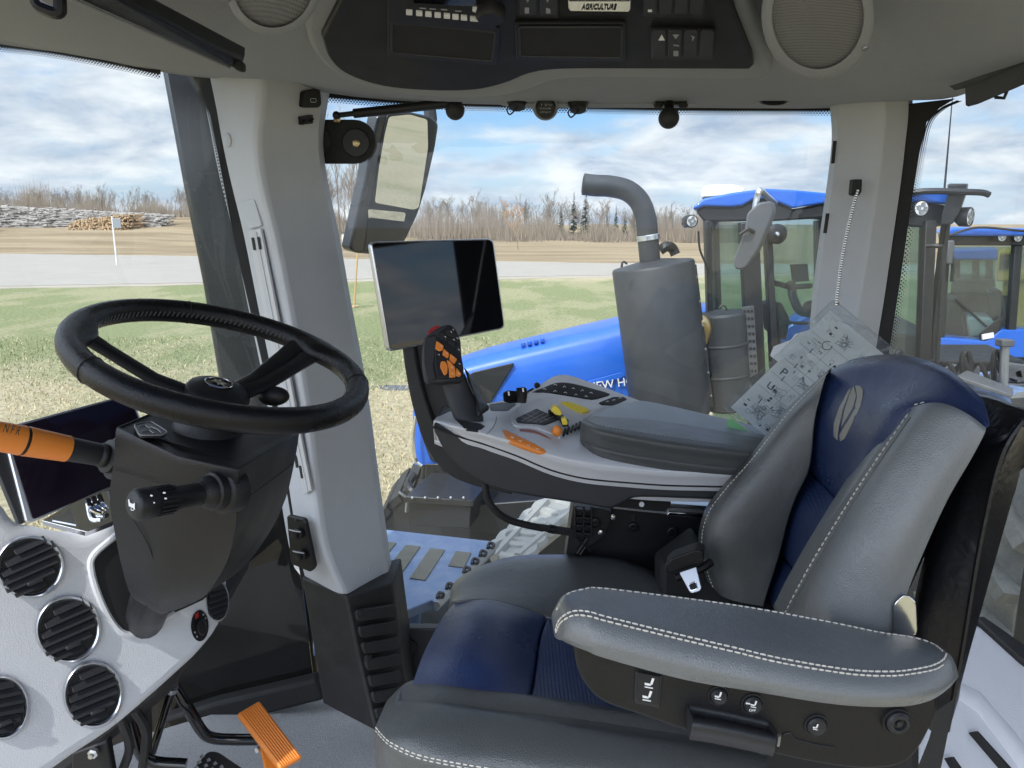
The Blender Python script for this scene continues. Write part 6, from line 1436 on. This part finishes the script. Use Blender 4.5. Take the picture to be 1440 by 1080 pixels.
hd_, HDj = cushion('headrest', 'leather_blue', [[(1166, 521, 1.325), (1205, 503.5, 1.30), (1265, 498.5, 1.22), (1330, 517, 1.08), (1382, 560, .97)], [(1160, 528, 1.31), (1196, 516, 1.26), (1262, 510, 1.17), (1335, 532, 1.03), (1389, 583, .935)],
    [(1154, 545, 1.305), (1186, 540, 1.245), (1250, 538, 1.145), (1322, 556, 1.01), (1386, 602, .92)], [(1148, 575, 1.305), (1173, 572, 1.24), (1222, 570, 1.14), (1268, 571, 1.045), (1330, 596, .99)], [(1143, 600, 1.31), (1164, 600, 1.245), (1204, 602, 1.145), (1240, 604, 1.06), (1290, 616, 1.01)], [(1139, 630, 1.315), (1158, 634, 1.26), (1190, 640, 1.16), (1218, 642, 1.08), (1252, 650, 1.04)],
    [(1138, 656, 1.325), (1152, 668, 1.28), (1172, 684, 1.19), (1188, 700, 1.10), (1214, 704, 1.07)], [(1138, 664, 1.345), (1150, 678, 1.31), (1168, 696, 1.22), (1184, 712, 1.13), (1208, 720, 1.10)]], bk)
cushion('lumbar_panel', 'leather_perf', [[(1138, 664, 1.34), (1152, 676, 1.29), (1168, 692, 1.21), (1184, 708, 1.12), (1210, 712, 1.08)], [(1118, 700, 1.32), (1132, 712, 1.25), (1150, 728, 1.17), (1166, 742, 1.09), (1194, 748, 1.05)], [(1106, 735, 1.32), (1120, 748, 1.25), (1136, 764, 1.17), (1148, 776, 1.09), (1176, 784, 1.05)], [(1096, 776, 1.325), (1108, 788, 1.27), (1119, 801, 1.19), (1128, 812, 1.11), (1154, 820, 1.07)]], bk)
cushion('lower_panel', 'leather_perf', [[(1097, 779, 1.335), (1108, 791, 1.28), (1119, 804, 1.20), (1127, 815, 1.12), (1150, 822, 1.08)], [(1084, 815, 1.31), (1096, 824, 1.25), (1108, 834, 1.17), (1116, 842, 1.10), (1140, 850, 1.06)], [(1072, 852, 1.31), (1086, 864, 1.25), (1098, 874, 1.17), (1106, 880, 1.10), (1130, 890, 1.06)]], bk)
nb, NBj = cushion('near_bolster', 'leather_lit', [[(1279, 578, 1.035), (1298, 568, .985), (1326, 567, .955), (1358, 580, .93), (1387, 601, .92)], [(1270, 590, 1.03), (1290, 580, .975), (1322, 578, .945), (1358, 592, .925), (1384, 612, .915)], [(1238, 636, 1.03), (1260, 624, .97), (1298, 620, .94), (1340, 630, .92), (1366, 646, .915)],
    [(1192, 705, 1.03), (1216, 695, .965), (1256, 689, .935), (1304, 692, .915), (1334, 701, .915)], [(1147, 778, 1.03), (1172, 771, .965), (1212, 766, .93), (1262, 766, .91), (1303, 768, .912)], [(1118, 830, 1.03), (1144, 829, .965), (1184, 830, .93), (1236, 832, .91), (1276, 836, .912)], [(1098, 870, 1.03), (1122, 880, .965), (1160, 890, .93), (1216, 900, .91), (1262, 900, .912)]], (.02, .09, -.03))
stitches(FBj, [(1167, 523), (1138, 551), (1106, 585), (1061, 643), (1020, 690), (997, 722), (988, 756), (992, 792), (1009, 842)], fb, 'thread', .0009, .0075, .45, .0012)
stitches(NBj, [(1277, 583), (1240, 637), (1194, 707), (1149, 780), (1120, 832), (1102, 868)], nb, 'thread', .0012, .0085)
MB().tube([NBj.at(q[0], q[1], .0002) for q in spl([(1281, 587), (1244, 640), (1198, 709), (1153, 782), (1124, 833), (1105, 871)], 6)], .0011, 5).build('seam', M['leather_dark'], nb)
stitches(HDj, [(1300, 566), (1281, 571)], hd_, 'thread', .001, .008)
mk('emboss', (.26, .255, .225), .5, vary=.1)
lf = [[(1203, 542), (1210, 543), (1214.5, 548), (1213, 562), (1206, 578), (1203, 572), (1206, 558)], [(1201, 543), (1205, 556), (1200, 572), (1190, 590), (1184, 600), (1188, 578), (1196, 552)], [(1194, 548), (1198, 546), (1186, 575), (1180, 600), (1178, 619), (1173, 614), (1173, 596), (1181, 573)], [(1203, 582), (1200, 592), (1188, 617), (1182, 621), (1181, 612), (1190, 596)], [(1212.5, 566), (1205, 583), (1193, 593), (1202, 577)]]
for l_ in lf: decal('leaf_emblem', 'emboss', HDj, l_, .0012, hd_, .0003)
# back shell, chrome recline knob
sb = [[P(x, y, d) for x, y, d in r] for r in (((1170, 530, 1.42), (1262, 512, 1.25), (1340, 532, 1.08), (1392, 600, .96)), ((1080, 640, 1.46), (1230, 640, 1.25), (1330, 660, 1.05), (1370, 700, .95)), ((1010, 760, 1.45), (1180, 780, 1.25), (1270, 800, 1.05), (1310, 830, .95)), ((1010, 880, 1.42), (1150, 900, 1.25), (1230, 910, 1.05), (1280, 920, .95)))]
MB().grid([[p + V((.0, .09, -.06)) for p in r] for r in sb], V((.03, .02, -.01))).build('back_shell', M['black_plastic'], ST_, bevel=.01)
MB().rings([[P(x, y, d) for x, y in rnd([(1256, 850), (1272, 834), (1289, 846), (1291, 893), (1256, 897)], 8, 3)] for d in (.905, .95)]).build('recline_trim', M['chrome'], ST_, bevel=.004)
# seat base
dn_ = (0, .0, -.10)
bb, BBj = cushion('far_thigh_bolster', 'leather_dark', [[(631, 852, 1.36), (643, 814, 1.46), (707, 785, 1.53), (773, 779.5, 1.54), (853, 783, 1.53), (905, 797, 1.49), (950, 820, 1.43), (990, 846, 1.38)], [(633, 848, 1.34), (652, 815, 1.42), (712, 792, 1.47), (775, 787, 1.48), (850, 791, 1.47), (900, 806, 1.43), (940, 831, 1.375), (980, 857, 1.34)],
    [(637, 845, 1.315), (672, 828, 1.36), (722, 822, 1.38), (778, 822, 1.38), (842, 827, 1.37), (888, 843, 1.34), (925, 864, 1.3), (965, 884, 1.28)], [(640, 845, 1.30), (682, 843, 1.30), (722, 853, 1.285), (764, 866, 1.275), (802, 876, 1.265), (852, 890, 1.25), (892, 904, 1.24), (932, 918, 1.23)]], dn_)
bf, BFj = cushion('front_panel', 'leather_blue', [[(637, 848, 1.305), (682, 842, 1.303), (724, 851, 1.288), (768, 866, 1.275)], [(620, 870, 1.245), (666, 862, 1.222), (714, 872, 1.207), (759, 892, 1.212)], [(594, 920, 1.14), (646, 914, 1.105), (700, 926, 1.09), (750, 948, 1.10)], [(578, 965, 1.07), (630, 968, 1.04), (685, 978, 1.02), (743, 992, 1.01)], [(569, 990, 1.03), (622, 992, .99), (680, 1002, .985), (740, 1010, .98)]], dn_)
cushion('centre_panel', 'leather_perf', [[(769, 867, 1.278), (820, 880, 1.265), (880, 897, 1.25), (935, 917, 1.23)], [(760, 896, 1.205), (812, 908, 1.19), (870, 924, 1.18), (925, 944, 1.16)], [(751, 952, 1.10), (795, 960, 1.09), (850, 972, 1.08), (906, 986, 1.07)], [(744, 994, 1.01), (795, 1003, 1.0), (850, 1013, .995), (903, 1024, .985)], [(741, 1012, .98), (800, 1022, .97), (850, 1032, .965), (902, 1042, .955)]], dn_)
cushion('rear_panel', 'leather_perf', [[(938, 918, 1.23), (985, 930, 1.22), (1040, 940, 1.21)], [(908, 987, 1.07), (960, 998, 1.06), (1040, 1010, 1.05)], [(905, 1026, .985), (960, 1040, .97), (1060, 1060, .96)]], dn_)
nt, NTj = cushion('near_thigh_bolster', 'leather_dark', [[(571, 982, 1.045), (625, 988, 1.005), (690, 998, .985), (760, 1008, .97), (850, 1023, .955), (960, 1040, .945), (1080, 1060, .93)], [(556, 990, 1.005), (610, 992, .97), (685, 1003, .945), (760, 1016, .93), (850, 1032, .92), (960, 1050, .91), (1080, 1070, .90)], [(541, 1005, .975), (590, 1022, .92), (670, 1036, .90), (760, 1052, .885), (850, 1066, .875), (960, 1084, .865), (1080, 1100, .86)], [(528, 1022, .955), (555, 1050, .905), (625, 1072, .875), (706, 1084, .865), (800, 1098, .855), (950, 1122, .845), (1080, 1140, .835)], [(528, 1050, .955), (552, 1085, .905), (620, 1105, .878), (700, 1120, .868), (800, 1135, .858), (950, 1160, .85), (1080, 1180, .84)], [(530, 1110, .96), (552, 1130, .91), (620, 1150, .88), (700, 1170, .87), (800, 1190, .86), (950, 1210, .85), (1080, 1230, .84)]], (0, .08, -.02))
for o_, r_ in ((0, .0013), (4.5, .0010)): stitches(NTj, [(529, 1023 + o_), (540, 1036 + o_), (553, 1046 + o_), (587, 1061 + o_), (637, 1072 + o_), (706, 1083 + o_), (800, 1097 + o_)], nt, 'thread', r_, .0095)
slab('base_frame', M['matte_black'], [P(x, y, 1.05) for x, y in [(600, 1010), (1000, 1060), (1060, 940), (1300, 960), (1300, 1300), (600, 1300)]], (0, .4, 0), ST_, .02)
slab('side_cover', M['matte_black'], [P(x, y, 1.36) for x, y in [(930, 800), (985, 760), (1010, 860), (1060, 900), (930, 900)]], (0, .08, 0), ST_, .01)
# buckle
BK = thing('seat_belt_buckle', 'black seat belt buckle with a bare metal tongue wedged between backrest and cushion', 'buckle', P(965, 834, 1.22))
slab('buckle_body', M['black_plastic'], [P(x, y, d) for x, y, d in rnd3] if False else [P(x, y, 1.23 - (x - 935) * .0002) for x, y in rnd([(935, 795), (943, 786), (979, 773), (990, 776), (990, 792), (942, 807), (937, 804)], 4)], (.01, .035, 0), BK, .004, 3)
tp = Plane((956, 804, 1.215), (979, 797, 1.21), (973, 834, 1.19))
tg_ = MB(); oo = tp.pts([(956, 804), (979, 797), (986, 826), (984, 830), (973, 834), (970, 832)]); 
slab('tongue', M['satin'], tp.pts(rnd([(955, 805), (979, 797), (986.5, 827), (984, 831), (973, 834.5), (969.5, 832)], 2)), tp.n * -.003, BK, .0008)
slab('tongue_slot', M['matte_black'], tp.pts(rnd([(969, 822), (978, 818.5), (980.5, 827), (972, 830)], 2), .0006), tp.n * -.002, BK, 0)
MB().tube(tp.pts(rnd([(968.5, 821), (978.5, 817.5), (981, 827.5), (971.5, 831)], 2), .0004), .0007, 5, closed=True).build('slot_rim', M['chrome'], BK)
MB().tube([P(950, 812, 1.25), P(985, 800, 1.25), P(1000, 790, 1.26)], .008, 8).build('belt_anchor', M['black_plastic'], BK)
# ---------------------------------------------------------------- seat armrest with its control panel
AR = bpy.data.objects.new('armrest', None); COL.objects.link(AR); AR.location = P(1060, 1060, .82); put(AR, ST_); AR['label'] = 'grey leather armrest with white double stitching over a black control panel'
arows = list(zip(*[[(781, 860, .845), (779, 868, .825), (781, 882, .805), (784, 898, .795), (789, 900, .80)], [(796, 836, .865), (793, 848, .82), (794, 868, .782), (797, 895, .768), (803, 907, .775)], [(820, 827, .872), (818, 842, .82), (821, 861, .772), (823, 900, .752), (826, 916, .76)], [(849, 826, .875), (848, 845, .815), (850, 868, .766), (850, 907, .745), (852, 926, .753)],
    [(963, 840, .875), (963, 864, .815), (963, 895, .762), (963, 935, .740), (963, 956, .748)], [(1055, 853, .875), (1062, 882, .815), (1070, 919, .757), (1066, 957, .735), (1062, 973, .743)], [(1160, 872, .875), (1172, 902, .815), (1185, 941, .757), (1180, 976, .735), (1178, 991, .743)], [(1238, 888, .875), (1252, 910, .815), (1268, 945, .762), (1268, 978, .740), (1262, 994, .748)],
    [(1284, 895, .875), (1298, 910, .82), (1310, 938, .775), (1316, 970, .755), (1306, 986, .762)], [(1312, 904, .87), (1324, 914, .83), (1333, 928, .795), (1340, 956, .777), (1334, 968, .783)], [(1328, 917, .86), (1337, 921, .84), (1344, 935, .815), (1348, 950, .80), (1346, 953, .80)]]))
ag = fine([list(r) for r in arows], 6)
ARj = Proj(ag)
pd_ = MB().grid(ag, V((0, .05, -.027))).build('armrest_pad', M['leather_lit'], AR, bevel=.012, seg=4, sharp=180)
s1 = [(783, 890), (783, 882), (790, 869), (807, 860), (828, 861), (849, 867), (905, 881), (963, 895), (1032, 911), (1101, 927), (1192, 942), (1250, 945), (1284, 942), (1312, 936), (1326, 928), (1331, 919)]
stitches(ARj, s1, pd_, 'thread', .0013, .0078, .25, .0008); stitches(ARj, [(x + (2 if x > 1300 else 0), y + 6) for x, y in s1[1:-1]], pd_, 'thread', .0012, .0078, .25, .0008)
stitches(ARj, [(783, 858), (797, 837), (822, 829), (849, 828), (963, 842), (1055, 855), (1160, 874), (1238, 890), (1284, 897), (1312, 906), (1328, 918)], pd_, 'thread', .0012, .0085, .3, .0006)
MB().tube([ARj.at(q[0], q[1] + 3, -.0006) for q in spl(s1, 8)], .0013, 5).build('seam', M['leather_dark'], pd_)
slab('control_panel', M['black_plastic'], [P(q[0], q[1], .785) for q in spl([(806, 905), (810, 935), (822, 962), (849, 988), (905, 1008), (963, 1028), (1030, 1046), (1096, 1063), (1160, 1076), (1215, 1082), (1260, 1078), (1286, 1062), (1306, 1030), (1318, 1000), (1318, 980)], 4)] + [P(1060, 962, .785)], (0, .025, 0), AR, .006, 4, sharp=25)
pcp = NP(P(1000, 1000, .784), V((0, -1, 0)))
def cpd(name, mt, pts, h, off=0, par=AR, r=3, bev=.001): return slab(name, M[mt], pcp.pts(rnd(pts, r), off + h), pcp.n * -(h + .002), par, bev)
bz = cpd('switch_bezel', 'dark_plastic', [(894, 944), (932, 951), (928, 996), (892, 989)], .002)
cpd('seat_switch', 'matte_black', [(897, 946), (929, 952), (926, 992), (895, 986)], .004, 0, bz)
def seat_icon(x, y, s=1.0, par=bz, off=.0045, mt='white_print'):
    m = MB()
    m.prism(pcp.pts([(x + 4 * s, y - 6 * s), (x + 7 * s, y - 5 * s), (x + 4 * s, y + 3 * s), (x + 1 * s, y + 3 * s)], off + .0005), V((0, .0008, 0))); m.prism(pcp.pts([(x - 6 * s, y + 0 * s), (x + 2 * s, y + 2 * s), (x + 2 * s, y + 4.5 * s), (x - 6 * s, y + 3 * s)], off + .0005), V((0, .0008, 0))); m.prism(pcp.pts([(x - 6 * s, y + 5 * s), (x + 5 * s, y + 7 * s), (x + 5 * s, y + 8.4 * s), (x - 6 * s, y + 6.4 * s)], off + .0005), V((0, .0008, 0)))
    m.build('seat_symbol', M[mt], par)
seat_icon(913, 960, 1.05); seat_icon(910, 978, 1.05)
def rknob(x, y, r, lab=True, dish=True):
    k = MB().lathe(pcp.at(x, y), pcp.n, [(r * 1.15 / F * .784, -.004), (r * 1.15 / F * .784, .001), (r / F * .784, .001), (r / F * .784, -.003)], 32).build('knob_recess', M['matte_black'], AR)
    MB().lathe(pcp.at(x, y), pcp.n, [(r * .92 / F * .784, -.003), (r * .9 / F * .784, .003), (r * .75 / F * .784, .005), (r * .6 / F * .784, .0045), (0, .004)], 32).build('round_button', M['dark_plastic'], k)
    return k
k1 = rknob(1010.5, 978, 15); seat_icon(1010, 978, .8, k1, .0055); k2_ = rknob(1058, 990, 16); seat_icon(1060, 990, .7, k2_, .0055); MB().prism(pcp.pts([(1049, 988), (1055, 989), (1055, 991), (1049, 990)], .006), V((0, .0008, 0))).build('seat_symbol', M['white_print'], k2_); k3 = rknob(1148, 1020, 17); seat_icon(1147, 1022, .6, k3, .0055)
text('OFF', pcp.at(1053, 1000, .0062), pcp.at(1062, 1001, .0062), (0, 0, 1), M['white_print'], k2_, ext=.0002)
kb_ = MB().lathe(pcp.at(1260, 1013), pcp.n, [(.0165, -.006), (.0165, .003), (.0145, .003), (.0145, -.002)], 32).build('knob_recess', M['matte_black'], AR)
MB().lathe(pcp.at(1260, 1012), pcp.n, [(.0135, -.004), (.0135, .007), (.011, .010), (.0075, .010), (.0065, .006), (.004, .006), (.0035, .009), (0, .009)], 32).build('height_knob', M['dark_plastic'], kb_)
hn = [[P(x, y, d) for x, y, d in ((a + 2, b0_, .782), (a + 1, b0_ + 6, .758), (a - 1, b0_ + 18, .752), (a - 3, b0_ + 28, .760), (a - 5, b0_ + 34, .782))] for a, b0_ in ((974, 1006), (1000, 1010), (1040, 1018), (1080, 1027), (1092, 1030))]
MB().grid([spl(r, 4) for r in hn], V((0, .03, 0))).build('slide_handle', M['dark_plastic'], AR, bevel=.004, sharp=180)
MB().tube([P(1096, 1034, .772), P(1094, 1048, .776)], .0022, 8).build('handle_pin', M['steel_grey'], AR)
MB().tube([P(x, y, .7838) for x, y in rnd([(1100, 1034), (1112, 1030), (1118, 1040), (1150, 1048), (1175, 1052)], 3)], .0008, 4).build('panel_groove', M['dark_plastic'], AR)
slab('panel_corner', M['dark_plastic'], [P(x, y, .80) for x, y in rnd([(1290, 996), (1318, 996), (1318, 1006), (1310, 1030), (1294, 1008)], 4)], (0, .05, 0), AR, .004)
SBm = thing('seat_belt', 'black woven seat belt webbing running down behind the armrest panel', 'belt', P(1310, 1080, .86))
MB().grid([[P(x, y, d) for x, y, d in r] for r in (((1318, 1000, .86), (1340, 985, .90)), ((1306, 1040, .85), (1334, 1020, .89)), ((1290, 1080, .84), (1322, 1080, .88)), ((1275, 1120, .84), (1310, 1130, .88)))], V((.004, .004, 0))).build('webbing', mat('webbing', (.02, .02, .02), .8, bump=1.0, bscale=300), SBm)
# ---------------------------------------------------------------- behind the seat
FL = thing('vinyl_cover', 'black quilted vinyl cover hanging behind the seat back beside the rear window', 'cover', P(1340, 1027, 1.0))
vg = fine([[(1340, 556, 1.12), (1388, 560, 1.06), (1440, 578, 1.0), (1520, 600, .98)], [(1352, 620, 1.08), (1376, 622, 1.02), (1400, 622, .985), (1436, 598, .97)], [(1330, 680, 1.06), (1352, 682, 1.01), (1385, 668, .98), (1406, 652, .965)], [(1296, 800, 1.06), (1310, 800, 1.01), (1350, 790, .98), (1376, 778, .965)], [(1278, 892, 1.05), (1290, 895, 1.01), (1330, 905, .98), (1353, 920, .965)], [(1270, 1000, 1.05), (1285, 1010, 1.01), (1315, 1020, .98), (1332, 1028, .965)]], 5)
MB().grid(vg, V((.012, .02, 0))).build('cover_front', M['vinyl_black'], FL, sharp=180)
MB().tube([P(*q) for q in spl([(1438, 592, .966), (1418, 620, .962), (1404, 653, .962), (1392, 700, .962), (1376, 778, .962), (1364, 850, .962), (1352, 922, .962), (1332, 1028, .962)], 5)], .0035, 6).build('piping', M['vinyl_black'], FL)
slab('cover_side', M['vinyl_black'], [P(q[0], q[1], .972) for q in spl([(1440, 592), (1408, 655), (1394, 705), (1379, 780), (1355, 925), (1334, 1030)], 5)] + [P(x, y, 1.02) for x, y in [(1348, 985), (1357, 926), (1404, 760), (1428, 690), (1436, 660), (1470, 640), (1470, 590)]], (.006, .02, 0), FL, .003)
RP = thing('rear_side_panel', 'pale grey moulded side panel with black slots below the rear window', 'panel', P(1400, 1080, 1.2))
pr_ = Plane((1378, 880, 1.40), (1440, 930, 1.38), (1340, 1080, 1.15))
slab('panel', M['dash_grey'], pr_.pts([(1330, 866), (1378, 876), (1440, 927), (1640, 1090), (1640, 1300), (1240, 1300), (1300, 1000)]), pr_.n * -.06, RP, .012, 4)
MB().grid([[pr_.at(x, y, o_) for x, y, o_ in r] for r in (((1340, 952, -.002), (1345, 965, .012), (1347, 985, -.002)), ((1380, 972, -.002), (1378, 985, .014), (1374, 1005, -.002)), ((1430, 1030, -.002), (1424, 1042, .014), (1414, 1058, -.002)), ((1500, 1120, -.002), (1490, 1130, .012), (1480, 1150, -.002)))]).build('ridge', M['dash_grey'], RP, sharp=180)
for q in ([(1372, 1028), (1376, 1028), (1424, 1081), (1418, 1082)], [(1338, 1064), (1342, 1064), (1356, 1084), (1350, 1084)]): slab('slot', M['matte_black'], pr_.pts(q, .016), pr_.n * -.018, RP, .001)
slab('lower_seal', M['rubber'], pr_.pts([(1372, 868), (1384, 866), (1450, 912), (1600, 1030), (1600, 1050), (1440, 930)], .012), pr_.n * -.03, RP, .004)
# right rear wheel of this tractor, seen through the rear window
TY = bpy.data.objects.new('rear_wheel', None); COL.objects.link(TY); TY.location = (P(1560, 980, 2.9).x, 2.6, Z(-2.0)); put(TY, CAB); TY['label'] = 'dusty rear tyre with tall lugs'
tc_ = V((P(1560, 980, 2.9).x, 2.75, Z(-1.35)))
mk('tyre', (.12, .12, .115), .9, bump=.4, bscale=80, vary=.25, vscale=4, dust=.5, dcol=(.3, .29, .26))
MB().lathe(tc_, V((0, 1, 0)), [(.35, -.26), (.62, -.29), (.74, -.25), (.78, -.15), (.78, .15), (.74, .25), (.62, .29), (.35, .26)], 48).build('tyre', M['tyre'], TY)
m = MB()
for k in range(26):
    a = 2 * math.pi * k / 26
    for s_ in (-1, 1):
        a2_ = a + (.12 if s_ > 0 else 0)
        p0 = tc_ + V((math.cos(a2_) * .80, s_ * .01, math.sin(a2_) * .80)); p1 = tc_ + V((math.cos(a2_ + .16) * .78, s_ * .28, math.sin(a2_ + .16) * .78))
        m.bar(p0, p1, .05, .09, V((math.cos(a2_), 0, math.sin(a2_))))
m.build('tread', M['tyre'], TY)
MB().lathe(tc_, V((0, 1, 0)), [(.34, -.2), (.3, -.12), (.1, -.1), (0, -.1)], 32).build('rim', M['ext_white'], TY)
# rear wall of the cab with its window opening, out of frame but mirrored in the screens
for nm, q in (('rear_wall', [(.15, 1.95, -1.3), (.15, 1.95, -.75)]),):
    pass
RW = MB()
RW.box((1.42, 1.0, Z(-.95)), (.06, 1.9, .75)); RW.box((1.42, .12, Z(-.2)), (.06, .2, .9)); RW.box((1.42, 1.73, Z(-.2)), (.06, .4, .9)); RW.box((1.42, 1.0, Z(.26)), (.06, 1.9, .2))
RW.build('rear_wall', M['dark_plastic'], CAB, bevel=.01)

# nothing deeper than thing > part > sub-part
def depth(o):
    k = 0
    while o.parent is not None: o = o.parent; k += 1
    return k
for o in list(S.objects):
    while depth(o) > 2:
        q = o.parent; o.location = o.location + q.location; o.parent = q.parent
